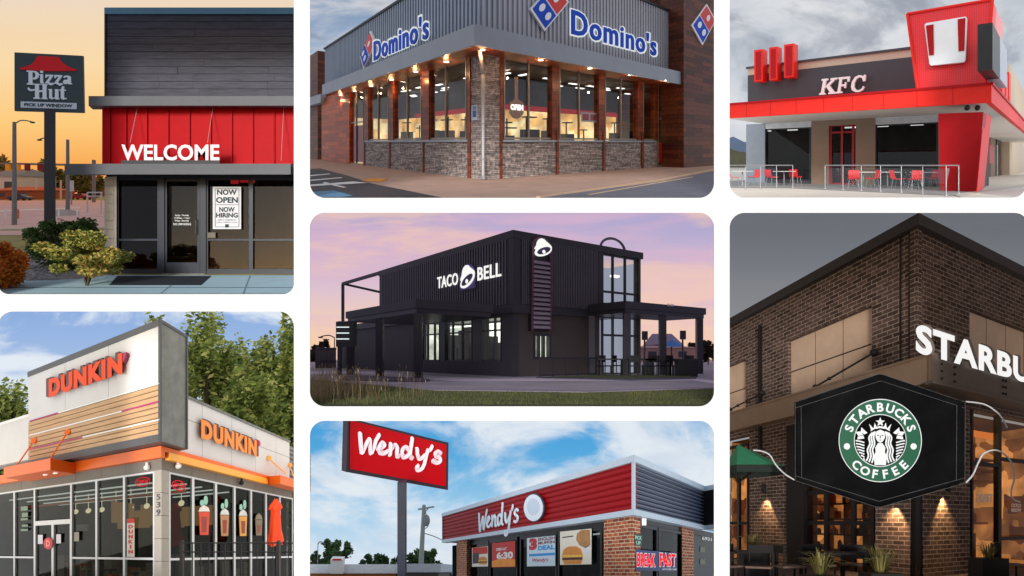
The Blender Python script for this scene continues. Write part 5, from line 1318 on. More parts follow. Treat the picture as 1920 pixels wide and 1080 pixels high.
m = MB(); bw0, bw1 = T.R(1000, 650)[0], T.R(1032, 650)[0]; wv0, wv1 = T.L(963, 624)[1], T.L(963, 674)[1]
T.box(m, (0, .3), (.3, bw0), (0, wm-.35)); T.box(m, (0, .3), (bw0, bw1), (0, wv1)); T.box(m, (0, .3), (bw0, bw1), (wv0, wm-.35)); T.box(m, (0, .3), (bw1, bC), (0, wm-.35)); m.build('lower_wall', m_blk3, root)
m = MB(); T.box(m, (.4, aU), (.5, bC), (wr-.5, wr-.4)); m.build('roof', m_bt, root)
m = MB(); T.box(m, (.3, aLo), (.3, 7), (wm-.3, wm-.2)); m.build('roof', m_bt, root)
# windows left (lit)
g5 = MGlass('glass_dusk5', (.9, .93, .9, 1), .03)
for xa, xb, xm in ((791, 825, (802, 815)), (834, 886, (849, 867)), (904, 941, (914, 928))):
    Lwin(root, T, xa, xb, 590, 679, .05, g5, m_bt, xr=963, mx=xm, my=(617,), t=.07, th=.08)
m = MB(); 
for xa, xb in ((825, 834), (886, 904)): T.Lr(m, xa, xb, 590, 679, -.02, .3, 963)
each(m, 'window_pier', m_bt, root)
m_room5 = MRoom('glow_wall_green', lin(160, 162, 150), lin(245, 244, 232), 1.1, (.8, .8, 1))  # room walls glow by themselves; the lamplight is put into their colour
m = MB(); T.box(m, (a1-.5, a2+.6), (3.0, 3.1), (0, wm-.4)); T.box(m, (a2+.55, a2+.6), (.35, 3), (0, wm-.4)); T.box(m, (a1-.5, a1-.45), (.35, 3), (0, wm-.4)); m.build('back_wall', m_room5, root)
m = MB(); rnd = random.Random(3)
for i in range(12):
    a = a1+.2+i*(a2-a1)/12; T.box(m, (a, a+rnd.uniform(.2, .7)), (1.6, 2.2), (0, rnd.uniform(1.2, 2.6)))
m.build('dining_tables', M('int_dark', lin(50, 50, 50), .6), root)
m = MB()
for i in range(6):
    a = a1+.3+i*(a2-a1)/6; T.box(m, (a, a+.9), (1, 1.1), (wwt-.25, wwt-.2))
each(m, 'ceiling_light', MEmit('tube5', (1, 1, .9, 1), 1.6), root)
# drive window right
Rwin(root, T, 1000, 1032, 624, 674, .05, g5, m_bt, xr=963, mx=(1010, 1019), t=.1, th=.12)
m = MB(); T.box(m, (1.2, 1.3), (bw0-.2, bw1+1.1), (0, wm-.5)); T.box(m, (.35, 1.2), (bw1+1.05, bw1+1.1), (0, wm-.5)); m.build('back_wall', m_room5, root)
# glass tower at right
bt1, bt2 = T.R(1128, 520)[0], T.R(1196, 520)[0]
Rwin(root, T, 1128, 1196, 474, 571, .05, g5, m_bt, xr=1128, mx=(1149, 1172), my=(546,), t=.1, th=.08)
Rwin(root, T, 1128, 1196, 592, 704, .05, g5, m_bt, xr=1128, mx=(1149, 1172), my=(628,), t=.1, th=.08)
m = MB(); wt1 = T.R(1128, 474)[1]; T.box(m, (0, .3), (bC+.15, bE), (wt1, wr-.3)); T.box(m, (0, .3), (bC+.15, bE), (T.R(1128, 592)[1], T.R(1128, 571)[1])); T.box(m, (-.05, .3), (bt2, bE), (0, wt1)); m.build('tower_wall', M('trim_olive', lin(70, 66, 60), .5, .2, .1), root)
m = MB(); T.box(m, (2.2, 2.3), (bC, bE), (0, wr-.5)); T.box(m, (.35, 2.2), (bE-.1, bE-.05), (0, wr-.5)); m.build('back_wall', MEmit('glow_wall_lilac', lin(170, 172, 196), .5), root)  # emissive wall stands in for the light inside the glass tower
m = MB(); 
for i in range(3): T.box(m, (.8, 1.0), (bC+.5+i*1.3, bC+1.0+i*1.3), (wr-1.2, wr-1.1))
each(m, 'ceiling_light', MEmit('tube5', (1, 1, .9, 1), 1.6), root)
# steel outrigger frame left
m = MB(); p0 = T.P(aU, 0, T.L(715, 509)[1]); 
a9, w9 = T.L(643, 532, 0); q1 = T.P(a9, 0, w9)
m.tube([T.P(aU, 0, T.L(715, 508)[1]-.1), q1], .13, 4); m.tube([q1, T.P(a9, 0, wm)], .13, 4); m.tube([q1, T.P(aU, 3, wr-1.7)], .11, 4); m.build('steel_frame', m_bt, root)
# arch over roof
m = MB(); cA_, wA = T.R(1149, 467, 1.2); q = [T.P(1.2, cA_+.95*math.cos(rad(k*9)), wA-.05+.95*math.sin(rad(k*9))*.62/.62*.62) for k in range(-1, 22)]; m.tube(q, .07, 6); m.build('roof_arch', M('arch_metal', lin(96, 92, 104), .4, .3), root)
# canopies
def canopy(cx, cy_top, cy_bot, xl, xr_b, posts, lab, Yc, nm='patio_canopy', extra=None):
    y0 = cy_bot
    C = Fr(h5, 193, 2301, cx, cy_bot, Yc); b = G5.at(cx, Yc)
    t = thing(nm, lab, 'canopy', b)
    wt = C.L(cx, cy_top)[1]; a1 = C.L(xl, cy_top)[0]; b1 = C.R(xr_b, cy_top)[0]
    m = MB(); C.box(m, (0, a1), (0, b1), (0, wt)); m.build('roof_slab', m_blk2, t)
    m = MB(); C.box(m, (.08, a1-.08), (.08, b1-.08), (-.18, -.004)); m.build('soffit_beam', m_bt, t)
    for (kind, x) in posts:
        if kind == 'L': a = C.L(x, cy_bot, .12)[0]; p = C.P(a, .15, 0)
        elif kind == 'R': bb = C.R(x, cy_bot, .12)[0]; p = C.P(.15, bb, 0)
        else: p = C.P(x[0], x[1], 0)
        gzp = G5.k*p.y+c5; m = MB(); w_ = .15; m.box((p.x-w_, p.y-w_, gzp), (p.x+w_, p.y+w_, p.z-.18)); m.build('post', m_bt, t)
    return C, t, wt
C, t, wt_ = canopy(779, 560.6, 577, 648, 925, (('L', 783), ('L', 711), ('L', 656)), 'black drive through canopy with three front posts left of the lit windows', G5.Yof(712), 'drive_canopy')
for i, x in enumerate((653, 711, 779)): pass
C2, t2, wt2 = canopy(1172.5, 564, 578, 1096, 1324, (('R', 1176), ('R', 1243), ('R', 1312), ('L', 1108)), 'black patio canopy on square posts at the right end of the restaurant', G5.Yof(705.5))
m = MB(); text_mb(m, '8120', C2.Rm(1251, 573.5, 569, 1263, -.01, .02), bold=.02); m.build('house_number', m_white, t2)
# sign tower with slats
bs0, bs1 = T.R(997, 500, -.25)[0], T.R(1033, 500, -.25)[0]; ws0, ws1 = T.R(997, 620, -.25)[1], T.R(997, 462, -.25)[1]
m = MB(); T.box(m, (-.2, -.0), (bs0, bs1), (ws0, ws1)); rr = (bs1-bs0)/2; bc = (bs0+bs1)/2
q = [(bc+rr*math.cos(rad(k)), ws1+rr*.75*math.sin(rad(k))) for k in range(0, 181, 12)]
m.prism([T.P(-.2, b_, w) for b_, w in q], [T.P(0, b_, w) for b_, w in q]); m.build('sign_tower', M('plum_dark', lin(22, 18, 24), .5), root)
m = MB(); 
for e in (bs0, bs1-.06): T.box(m, (-.3, -.2), (e, e+.06), (ws0, ws1))
q2 = [T.P(-.26, b_, w) for b_, w in q]; m.tube(q2, .05, 4); m.build('sign_edge', M('plum_edge', lin(96, 64, 84), .4, .2), root)
wsl = T.R(997, 489, -.25)[1]; n = 15
m = MB()
for i in range(n):
    w = ws0+.1+(wsl-ws0)*i/n; c8 = [T.P((-.3 if k & 1 else -.21), (bs1-.08 if k & 2 else bs0+.08), w+(.10 if k & 4 else .0)+(.0 if k & 1 else .05)) for k in range(8)]; m.box8(c8)
m.build('sign_slats', M('plum_slat', lin(136, 122, 140), .35, 0, .05), root)
m_glow = MEmit('lit_sign_white', (1, .98, .95, 1), .55); m_bell = M('bell_violet', lin(104, 84, 160), .4, .1, .05)
def bell(fn, root, plate=True):
    if plate:
        mb = MB(); poly_mb(mb, [[(.0, 0), (1, 0), (1, .55)]+[(.5+.5*math.cos(rad(k)), .55+.45*math.sin(rad(k))) for k in range(10, 180, 12)]+[(0, .55)]], lambda u, v, z: fn(u, v, z*.4)); mb.build('bell_plate', m_bell, root)
    mb = MB(); poly_mb(mb, [[(.04, .40), (.08, .50), (.14, .58), (.18, .76), (.26, .89), (.40, .97), (.56, .95), (.70, .84), (.84, .76), (.97, .66), (1.0, .56), (.7, .50), (.35, .30)]], lambda u, v, z: fn(u, v, .45+.3*z))
    def el(cx, cy, ra, rb, ang, n=26):
        c, q = math.cos(rad(ang)), math.sin(rad(ang)); return [(cx+ra*math.cos(6.2832*k/n)*c-rb*math.sin(6.2832*k/n)*q, cy+ra*math.cos(6.2832*k/n)*q+rb*math.sin(6.2832*k/n)*c) for k in range(n)]
    poly_mb(mb, [el(.52, .36, .50, .24, 24)], lambda u, v, z: fn(u, v, .46+.34*z))
    poly_mb(mb, [el(.52, .31, .09, .09, 0)], lambda u, v, z: fn(u, v, .46+.5*z))
    mb.build('bell_emblem', m_glow, root)
    mb = MB(); poly_mb(mb, [el(.53, .37, .40, .155, 24)], lambda u, v, z: fn(u, v, .7+.2*z)); mb.build('bell_mouth', M('bell_dark', lin(90, 80, 120), .5), root)
bell(T.Lm(864.5, 545, 499, 892.5, -.19, .12), root)
bell(T.Rm(998.5, 482, 444, 1032, -.32, .15), root, False)
m = MB(); text_mb(m, 'TACO', T.Lm(820.5, 541.5, 520, 859, -.19, .03), bold=.012, space=1.05); text_mb(m, 'BELL', T.Lm(896, 526.5, 502, 940, -.19, .03), bold=.012, space=1.05); m.build('sign_lettering', m_glow, root)
# menu board
pM = G5.at(647, 26.5); t = thing('menu_board', 'dark menu board with three light bars at the left end of the restaurant', 'menu board', pM); s = 26.5/F
m = MB(); m.box((at(631, 0, 26.5).x, 26.4, at(0, 650, 26.5).z), (at(665, 0, 26.5).x, 26.9, at(0, 603, 26.5).z)); m.build('cabinet', M('menu_dark', lin(40, 44, 44), .5), t)
m = MB(); m.box((pM.x-.35, 26.5, pM.z), (pM.x-.2, 26.7, at(0, 650, 26.5).z)); m.build('post', m_bt, t)
for y in (613, 624, 635):
    m = MB(); m.box((at(633, 0, 26.5).x, 26.32, at(0, y+.8, 26.5).z), (at(656, 0, 26.5).x, 26.38, at(0, y-.8, 26.5).z)); m.build('light_bar', MEmit('bar_white', (.9, 1, .98, 1), .6), t)
# railing by drive window
t = thing('patio_railing', 'thin black railing between drive window and patio canopy', 'railing', G5.g(1060, 706))
pa, pb2 = G5.g(1012, 709), G5.g(1126, 704.5)
m = MB(); 
for hh in (.78, .1): m.tube([pa+Z*hh, pb2+Z*hh], .03, 5)
m.build('rails', m_bt, t)
for i in range(6):
    p = pa.lerp(pb2, i/5); m = MB(); m.tube([p, p+Z*.78], .03, 5); m.build('post', m_bt, t)
# bar tables and stools under canopy
def patio_table(lab, pos, rz=0):
  t0_ = thing('bar_table', lab, 'table', pos, 'patio tables'); MB.xf = on_ground(pos, rz, 1, G5.k)
  m = MB(); m.box((-.6, -.4, .7), (.6, .4, .76)); m.build('table_top', m_black, t0_)
  for sx in (-1, 1):
    m = MB(); m.box((sx*.5-.04, -.3, 0), (sx*.5+.04, .3, .7)); m.build('leg', m_black, t0_)
  MB.xf = None
def patio_chair(lab, pos, rz):
  st0 = thing('patio_chair', lab, 'chair', pos, 'patio chairs'); MB.xf = on_ground(pos, rz, 1, G5.k)
  m = MB(); m.box((-.22, -.22, .42), (.22, .22, .47)); m.build('seat', m_black, st0)
  m = MB(); m.box((-.22, .18, .6), (.22, .22, .9)); m.build('backrest', m_black, st0)
  for sx in (-1, 1):
    for sy in (-1, 1): m = MB(); m.tube([(sx*.19, sy*.19, 0), (sx*.19, sy*.19, .42 if sy < 0 else .9)], .025, 5); m.build('leg', m_black, st0)
  MB.xf = None
ordn = ['first', 'second', 'third', 'fourth', 'fifth', 'sixth', 'seventh', 'eighth', 'ninth']
for i, x in enumerate((1146, 1200, 1232, 1275)):
    p = G5.at(x, 25.5)
    patio_table('dark patio table under the canopy, %s from the left' % ordn[i], p)
for i, x in enumerate((1133, 1160, 1188, 1213, 1221, 1246, 1262, 1288)):
    p = G5.at(x, 25.2+(i % 2)*.8)
    patio_chair('dark patio chair under the canopy, %s from the left' % ordn[i], p, .5+i*1.3)
b = G5.at(1286, 24.5); MB.xf = sloped(b, G5.k); m = MB(); m.box((b.x-.4, b.y-.3, b.z), (b.x+.4, b.y+.3, b.z+.66)); m.box((b.x-.44, b.y-.34, b.z+.66), (b.x+.44, b.y+.34, b.z+.72)); o = m.build('litter_bin', m_black); MB.xf = None; tag(o, 'square black litter bin at the right end of the patio', 'bin')
for x, y0, lab in ((1208.6, 623, 'dark street sign post left of the blue parasol'), (1280, 622, 'dark street sign post right of the blue parasol')):
    b = G5.at(x, 40); t = thing('sign_post', lab, 'road sign', b); m = MB(); m.tube([b, at(x, y0, 40)], .06, 6); m.build('pole', m_bt, t); m = MB(); p = at(x, y0+6, 40); m.box((p.x-.2, 39.9, p.z-.3), (p.x+.2, 39.98, p.z+.3)); m.build('plate', m_bt, t)
b = G5.at(1259, 50); t = thing('blue_parasol', 'open blue parasol standing before the far grey house', 'parasol', b)
m = MB(); p = at(1259, 642, 50); m.tube([b, p], .06, 6); m.build('pole', m_bt, t); m = MB(); m.tube([at(1259, 648, 50), at(1259, 637, 50)], [1.1, .05], 8); m.build('canopy', M('par_blue', lin(70, 130, 200), .6), t)
gable(1228, 1278, 668, 646, 624, 95, G5, M('house_grey', lin(140, 130, 140), .8), M('roof_slate', lin(120, 116, 136), .8), 'distant grey gabled house seen through the patio posts')
gable(1195, 1308, 670, 652, 648, 85, G5, M('wall_tan', lin(168, 140, 130), .8), M('roof_tan', lin(150, 130, 126), .8), 'long low tan building behind the patio')
l_far5 = MLeaf('leaf_far_violet', [(.02, .02, .015), (.05, .045, .03), (.10, .07, .05)])
for i, (x, Y, yt, r, lab) in enumerate(((1328, 60, 631, 16, 'dark tree at the right edge beyond the patio'), (1296, 90, 640, 8, 'small round tree right of the distant house'), (606, 100, 638, 12, 'small dark tree at the far left edge'), (592, 90, 645, 14, 'bushy dark tree at the left horizon'), (1345, 70, 645, 14, 'low tree partly cut by the right edge'))):
    bb = G5.at(x, Y); tree('far_tree', lab, 'tree', bb, at(x, yt, Y).z-bb.z, r*Y/F, l_far5, m_bark, 1400, Y*.0038, seed=i+60, trunk=.12, low=-.9, clumps=22)
t = thing('yard_fence', 'dark slatted fence at the far left beside the restaurant', 'fence', G5.at(610, 42))
m = MB(); 
for i in range(14): 
    p = G5.at(591+i*2.8, 42); m.box((p.x, 42, p.z), (p.x+.09, 42.06, at(0, 655, 42).z))
p0, p1 = G5.at(590, 42), G5.at(630, 42)
for yy in (656, 680): m.box((p0.x, 42.06, at(0, yy, 42).z), (p1.x, 42.12, at(0, yy, 42).z+.15))
m.build('slats', m_bt, t)
street_lamp(627, 46, 632, -26, 'dark street lamp at the far left of the black restaurant', G=G5, r=1.2, col=m_bt)
# grass: turf tufts and tall seed heads
rnd = random.Random(12); m = MB()
for i in range(16000):
    x = rnd.uniform(572, 1350); ye = 711+(x-568)*.09 if x < 814 else (733+(x-814)*.014 if x < 1100 else 737-(x-1100)*.032)
    y = rnd.uniform(ye+1, 760); p = G5.g(x, y); hh = rnd.uniform(.02, .07)*(1.6 if x < 760 else 1); d = Vector((rnd.uniform(-.02, .02), rnd.uniform(-.02, .02), hh)); w_ = Vector((.005, 0, 0))
    m.quad([p-w_, p+w_, p+d])
o = m.build('grass', MLeaf('grass_blades', [(.055, .062, .018), (.12, .135, .035), (.22, .21, .07)])); tag(o, 'short grass along the front verge', 'grass', kind='stuff')
m = MB()
for i in range(420):
    x = 584+abs(rnd.gauss(0, 65)) if rnd.random() < .85 else rnd.uniform(600, 790); y = rnd.uniform(716, 757); hh = rnd.uniform(.25, .62); l = rnd.uniform(-.12, .12)
    p = G5.g(min(x, 800), y); q = [p, p+Vector((l*.3, 0, hh*.6)), p+Vector((l, 0, hh))]; m.tube(q, [.004, .003, .001], 3, False)
    if rnd.random() < .4: m.ball(q[2], .008, .008, .04, 5, 4)
o = m.build('tall_grass', M('dry_grass', lin(150, 128, 92), .8, 0, .3)); tag(o, 'tall dry grass with seed heads at the lower left', 'grass', kind='stuff')

# ================================================================== 6: red louvred burger restaurant with pole sign
sky6 = MSky('sky_day', [(1068, (222, 232, 242)), (960, (160, 206, 236)), (860, (90, 172, 224)), (790, (70, 160, 220))], cloud=(228, 236, 244), scale=(.03, .03, .055), cth=(.38, .6), seed=6.3, near_fill=(226, 232, 240), fill_k=1.0,
            second=((196, 212, 230), (.04, .04, .09), (.5, .7), .5, 2.0), k=.98)
skybox(567.5, 1352.5, 776.5, 1180, sky6)
h6, c6 = 1068, -1.0
G6 = Ground(h6, c6, 568, 1352)
G6.sheet('ground', M('lot_grey', lin(150, 148, 144), .85, 0, .1, 1.5, .1))
Wd = Fr(h6, 483, 1675, 1188, h6+1.0*F/13, 13)
root = thing('burger_restaurant', 'burger restaurant with ribbed red fascia, grey louvres and brick piers', 'building', Wd.P0)
m_wcap = M('cap_silver', lin(176, 192, 208), .4, .1, .05); m_wred = M('rib_red', lin(142, 6, 16), .5, 0, .06, spec=.15); m_lou = M('louvre_grey', lin(84, 92, 114), .4, .2, .1)
m_bk6 = MBrick('brick_red', lin(176, 98, 62), lin(116, 58, 42), lin(196, 176, 150), .26, .085, .010, bump=.5, noise=.3)
wt, wc, wl, wb = [Wd.L(1188, y)[1] for y in (854, 866.5, 954.7, 966)]
aE = Wd.L(830, 970)[0]; bE = Wd.R(1320, 940)[0]
m = MB(); Wd.box(m, (-.06, aE+.06), (-.06, .4), (wc, wt)); Wd.box(m, (-.06, .4), (.4, bE+.06), (wc, wt)); m.build('roof_coping', m_wcap, root)
m = MB(); Wd.box(m, (-.05, aE+.05), (-.05, .4), (wb, wl)); Wd.box(m, (-.05, .4), (.4, bE+.05), (wb, wl)); m.build('lower_trim', m_wcap, root)
m = MB(); Wd.box(m, (.05, aE), (.05, .3), (wl, wc)); n = 7
for i in range(n):
    w0_ = wl+(wc-wl)*i/n; w1_ = wl+(wc-wl)*(i+1)/n
    q = [(0.0, w0_), (0.0, w0_+(w1_-w0_)*.55), (.05, w1_-.02), (.05, w0_)]
    m.prism([Wd.P(.07, b, w) for b, w in q], [Wd.P(aE, b, w) for b, w in q])
m.build('red_fascia', m_wred, root)
m = MB(); Wd.box(m, (-.04, .06), (-.04, .07), (wl, wc)); Wd.box(m, (aE-.0, aE+.05), (-.03, .3), (wl, wc)); each(m, 'corner_trim', m_wcap, root)
m = MB(); Wd.box(m, (.12, .3), (.3, bE), (wl, wc)); n = 10
for i in range(n):
    w0_ = wl+(wc-wl)*i/n; w1_ = wl+(wc-wl)*(i+1)/n
    q = [(-.0, w0_+.01), (.0, w0_+(w1_-w0_)*.35), (.12, w1_-.0), (.12, w0_+(w1_-w0_)*.6)]
    m.prism([Wd.P(a, .06, w) for a, w in q], [Wd.P(a, bE, w) for a, w in q])
m.build('louvres', m_lou, root)
aR = Wd.L(1349, 940, bE)[0]; m = MB(); Wd.box(m, (aR, .3), (bE+.0, bE+1.5), (wl, wc)); m.build('rear_wall', m_black, root)
m = MB(); Wd.box(m, (aR, -.06), (bE-.05, bE+1.5), (wc, wt-.003)); Wd.box(m, (aR, -.05), (bE-.04, bE+1.5), (wb, wl)); m.build('roof_coping', m_wcap, root)
m = MB(); Wd.box(m, (-.02, aE), (-.02, 1.0), (wb+.02, wb+.05)); Wd.box(m, (-.02, 1), (1, bE), (wb+.02, wb+.05)); m.build('soffit', m_black, root)
IN = .45
# walls under fascia
m = MB(); 
def Lseg(mb, x0, x1, w0_, w1_, b0, b1): Wd.box(mb, (Wd.L(x0, 1000, b0)[0], Wd.L(x1, 1000, b0)[0]), (b0, b1), (w0_, w1_))
def Rseg(mb, x0, x1, w0_, w1_, a0, a1): Wd.box(mb, (a0, a1), (Wd.R(x0, 1000, a0)[0], Wd.R(x1, 1000, a0)[0]), (w0_, w1_))
aC = IN
m = MB(); Wd.box(m, (.18, Wd.L(1132, 1000, .18)[0]), (.18, .75), (-.02, wb+.02)); m.build('brick_pier', m_bk6, root)
m = MB(); Lseg(m, 856, 875, -.02, wb+.02, .18, .6); m.build('brick_pier', m_bk6, root)
m = MB(); Rseg(m, 1279, 1301, -.02, wb+.02, .18, .6); m.build('brick_pier', m_bk6, root)
g6 = MGlass('glass_day6', (.5, .54, .56, 1), .03)
whd = Wd.L(1128, 987, IN)[1]
for x0, x1 in ((877, 918), (918, 972), (975, 1046), (1046, 1131)):
    wbot = .6
    mb = MB(); 
    Lwin(root, Wd, x0+1, x1-1, 987-0, 1125, IN, g6, m_black, xr=1128, t=.1, th=.1)
for x0, x1 in ((1190, 1231), (1233, 1277)):
    Rwin(root, Wd, x0, x1, 982, 1125, IN-.2, g6, m_black, xr=1190, t=.07, th=.1)
m = MB(); Lseg(m, 875, 1134, whd, wb+.02, IN, IN+.3); Rseg(m, 1188, 1345, Wd.R(1190, 982, IN-.2)[1], wb+.02, IN-.2, IN+.3); m.build('head_wall', m_black, root)
m = MB(); Rseg(m, 1301, 1346, -.02, wb, .35, .6); m.build('dark_wall', m_black, root)
room(root, Wd, 2.4, .76, aE, .76, bE, 0, wb-.1, M('teal_room', lin(70, 100, 100), .8, 0, .6, 1))
m = MB(); rnd = random.Random(31)
for i in range(7): Wd.box(m, (1+i*.9, 1.25+i*.9), (1.3, 1.35), (0, rnd.uniform(.7, 1.2)))
each(m, 'booth', M('booth6', lin(84, 130, 110), .6), root)
m = MB(); 
for i in range(5): Wd.box(m, (1+i*1.2, 1.6+i*1.2), (1.1, 1.16), (whd-.14, whd-.1))
each(m, 'ceiling_light', MEmit('tube6', (1, 1, .95, 1), .6), root)
# posters
def Lpost(x0, x1, yt, yb, mat, nm='window_poster', lean=None):
    mb = MB(); Wd.Lp(mb, [(x0, yt+(x1-x0)*.10), (x1, yt), (x1, yb), (x0, yb+(x1-x0)*.02)], IN-.09, IN-.08); return mb.build(nm, mat, root)
def sub(po, pts, mat, nm, off=.004): mb = MB(); Wd.Lp(mb, pts, IN-.09-off, IN-.0905-off+.002); mb.build(nm, mat, po)
m_bun = M('bun', lin(214, 140, 62), .6, 0, .1); m_pat = M('patty', lin(96, 52, 30), .7, 0, .2); m_chs = M('cheese', lin(250, 190, 50), .5); m_cream = M('poster_pale', lin(232, 226, 210), .6, 0, .03)
m_let = M('lettuce', lin(120, 160, 60), .6, 0, .1)
p1 = Lpost(885, 915, 1024, 1062, m_cream); sub(p1, [(886, 1027), (914, 1025), (914, 1038), (886, 1040)], M('print_red', lin(200, 50, 40), .6), 'poster_band')
sub(p1, [(886, 1038), (898, 1036), (898, 1056), (886, 1057)], M('cup_dark', lin(70, 60, 70), .6), 'cup_print', .006)
def burger(po, cx, cy, r, dx=0):
    sub(po, [(cx-r, cy), (cx-r*.85, cy-r*.55), (cx-r*.4, cy-r*.85), (cx+r*.4, cy-r*.88), (cx+r*.85, cy-r*.6), (cx+r, cy-.05*r)], m_bun, 'bun_print', .008)
    sub(po, [(cx-r*1.08, cy+.22*r), (cx-r*1.05, cy+.02*r), (cx+r*1.05, cy-.03*r), (cx+r*1.08, cy+.15*r)], m_chs, 'cheese_print', .008)
    sub(po, [(cx-r, cy+.5*r), (cx-r, cy+.24*r), (cx+r, cy+.18*r), (cx+r, cy+.45*r)], m_pat, 'patty_print', .008)
    sub(po, [(cx-r*.95, cy+.52*r), (cx+r*.97, cy+.47*r), (cx+r*.85, cy+.85*r), (cx-r*.8, cy+.9*r)], m_bun, 'bun_print', .008)
burger(p1, 905, 1051, 8)
p2 = Lpost(922, 966, 1014, 1063, M('poster_red', lin(196, 40, 36), .5, 0, .08)); sub(p2, [(922, 1063), (966, 1062), (966, 1049), (944, 1046), (922, 1052)], M('poster_orange', lin(240, 150, 50), .5, 0, .15), 'poster_glow')
mb = MB(); text_mb(mb, 'OPEN AT', Wd.Lm(930, 1033, 1028, 950, IN-.094, .003), bold=.03); text_mb(mb, '6:30', Wd.Lm(931, 1048.5, 1035.5, 962, IN-.094, .003), bold=.05); mb.build('poster_lettering', m_white, p2)
p3_ = Lpost(988, 1041, 1004, 1061, M('poster_ice', lin(206, 226, 240), .6, 0, .02))
m_tr = M('type_red', lin(190, 40, 50), .5); m_tb = M('type_blue', lin(40, 150, 220), .5); m_tm = M('type_maroon', lin(120, 40, 50), .5)
mb = MB(); text_mb(mb, '3', Wd.Lm(992, 1032, 1010, 1007, IN-.094, .003), bold=.08); mb.build('poster_numeral', m_tr, p3_)
mb = MB(); text_mb(mb, 'ENGLISH', Wd.Lm(1009, 1014.5, 1008.5, 1040, IN-.094, .003), bold=.03); text_mb(mb, 'MUFFIN', Wd.Lm(1009, 1021.5, 1015.8, 1040, IN-.094, .003), bold=.03); mb.build('poster_lettering', m_tm, p3_)
mb = MB(); text_mb(mb, 'DEAL', Wd.Lm(1009, 1032, 1023.5, 1040, IN-.094, .003), bold=.05); mb.build('poster_lettering', m_tb, p3_)
sub(p3_, [(992, 1039), (1040, 1036), (1040, 1041), (992, 1043.5)], m_tb, 'blue_strip')
mb = MB(); text_mb(mb, "Wendy's", Wd.Lm(998, 1055.5, 1047, 1028, IN-.094, .003), bold=.02, shear=.2); mb.build('poster_lettering', m_tr, p3_)
p4_ = Lpost(1050, 1109, 991, 1058, m_cream); burger(p4_, 1073, 1041, 19)
sub(p4_, [(1080, 1012), (1082, 1000), (1090, 994), (1106, 993), (1107, 1022), (1098, 1028), (1086, 1022)], M('fried', lin(176, 130, 84), .7, 0, .25), 'chicken_print', .006)
sub(p4_, [(1054, 1007), (1075, 1004), (1075, 1006), (1054, 1009)], M('ink', lin(30, 50, 56), .6, 0, 0), 'poster_text', .006)
sub(p4_, disc_pts(1101, 1031, 6, 9, 14), M('emb_white', lin(226, 226, 232), .5), 'emblem_print', .006)
# breakfast sign on right facade
a6 = IN-.2
mb = MB(); Wd.Rp(mb, [(1192, 1030), (1269, 1037), (1269, 1071), (1192, 1070)], a6-.09, a6-.08); bsn = mb.build('breakfast_banner', M('banner_navy', lin(36, 56, 110), .5, 0, .05), root)
fnb = lambda x0, x1: Wd.Rm(x0, 1063.5, 1035.5, x1, a6-.094, .01)
mb = MB(); text_mb(mb, 'BREAK', fnb(1193.5, 1229), bold=.075, space=1.18); text_mb(mb, 'FAST', fnb(1236, 1267.5), bold=.075, space=1.18); mb.build('letter_halo', m_lw, bsn)
mb = MB(); text_mb(mb, 'BREAK', Wd.Rm(1194.5, 1062, 1037, 1228, a6-.106, .008), bold=.03, space=1.18); text_mb(mb, 'FAST', Wd.Rm(1237, 1062, 1037, 1266.5, a6-.106, .008), bold=.03, space=1.18); mb.build('banner_lettering', MEmit('neon_reflection6', lin(226, 34, 44), .8), bsn)
mb = MB(); text_mb(mb, 'NOW OPEN 6:30AM', Wd.Rm(1242, 1069.5, 1065.5, 1268, a6-.094, .006), bold=.02, res=1); mb.build('banner_small_print', m_lw, bsn)
mb = MB(); Wd.Rp(mb, [(1190, 1001), (1204, 1003), (1204, 1024), (1190, 1023)], a6-.09, a6-.085); gs = mb.build('window_sign', M('sign_dkgreen', lin(30, 60, 50), .5), root)
mb = MB(); text_mb(mb, 'PICK', Wd.Rm(1191, 1011, 1004, 1203, a6-.094, .004), bold=.02); text_mb(mb, 'UP', Wd.Rm(1193, 1021, 1014, 1201, a6-.094, .004), bold=.02); mb.build('sign_lettering', M('mint', lin(170, 220, 200), .5), gs)
mb = MB(); p = Wd.P(.1, Wd.R(1207, 980, .1)[0], wb-.07); mb.box(p-Vector((.05, .05, .08)), p+Vector((.05, .05, .08))); mb.build('wall_lamp', m_white, root)
mb = MB(); text_mb(mb, '6931', Wd.Rm(1316, 1012, 1005, 1334, .34, .01), bold=.03); mb.build('house_number', m_white, root)
mb = MB(); 
for y in (1025, 1048): Wd.Rr(mb, 1313, 1322, y, y+10, .33, .345, 1313)
mb.build('door_notice', M('notice_dim', lin(110, 112, 100), .6), root)
for x, y in ((1010, 997), (1098, 983), (1236, 980)):
    r = ray(x, y); mm = Matrix((r, -Wd.U, -Wd.V)).transposed(); t_, a, b_ = mm.inverted() @ (Wd.P0+Z*(wb+.015)); mb = MB(); p = Wd.P(a, b_, wb+.012); mb.tube([p-Z*.004, p+Z*.006], .05, 10); mb.build('downlight', MEmit('lamp_soft', (1, .95, .85, 1), .7), root)
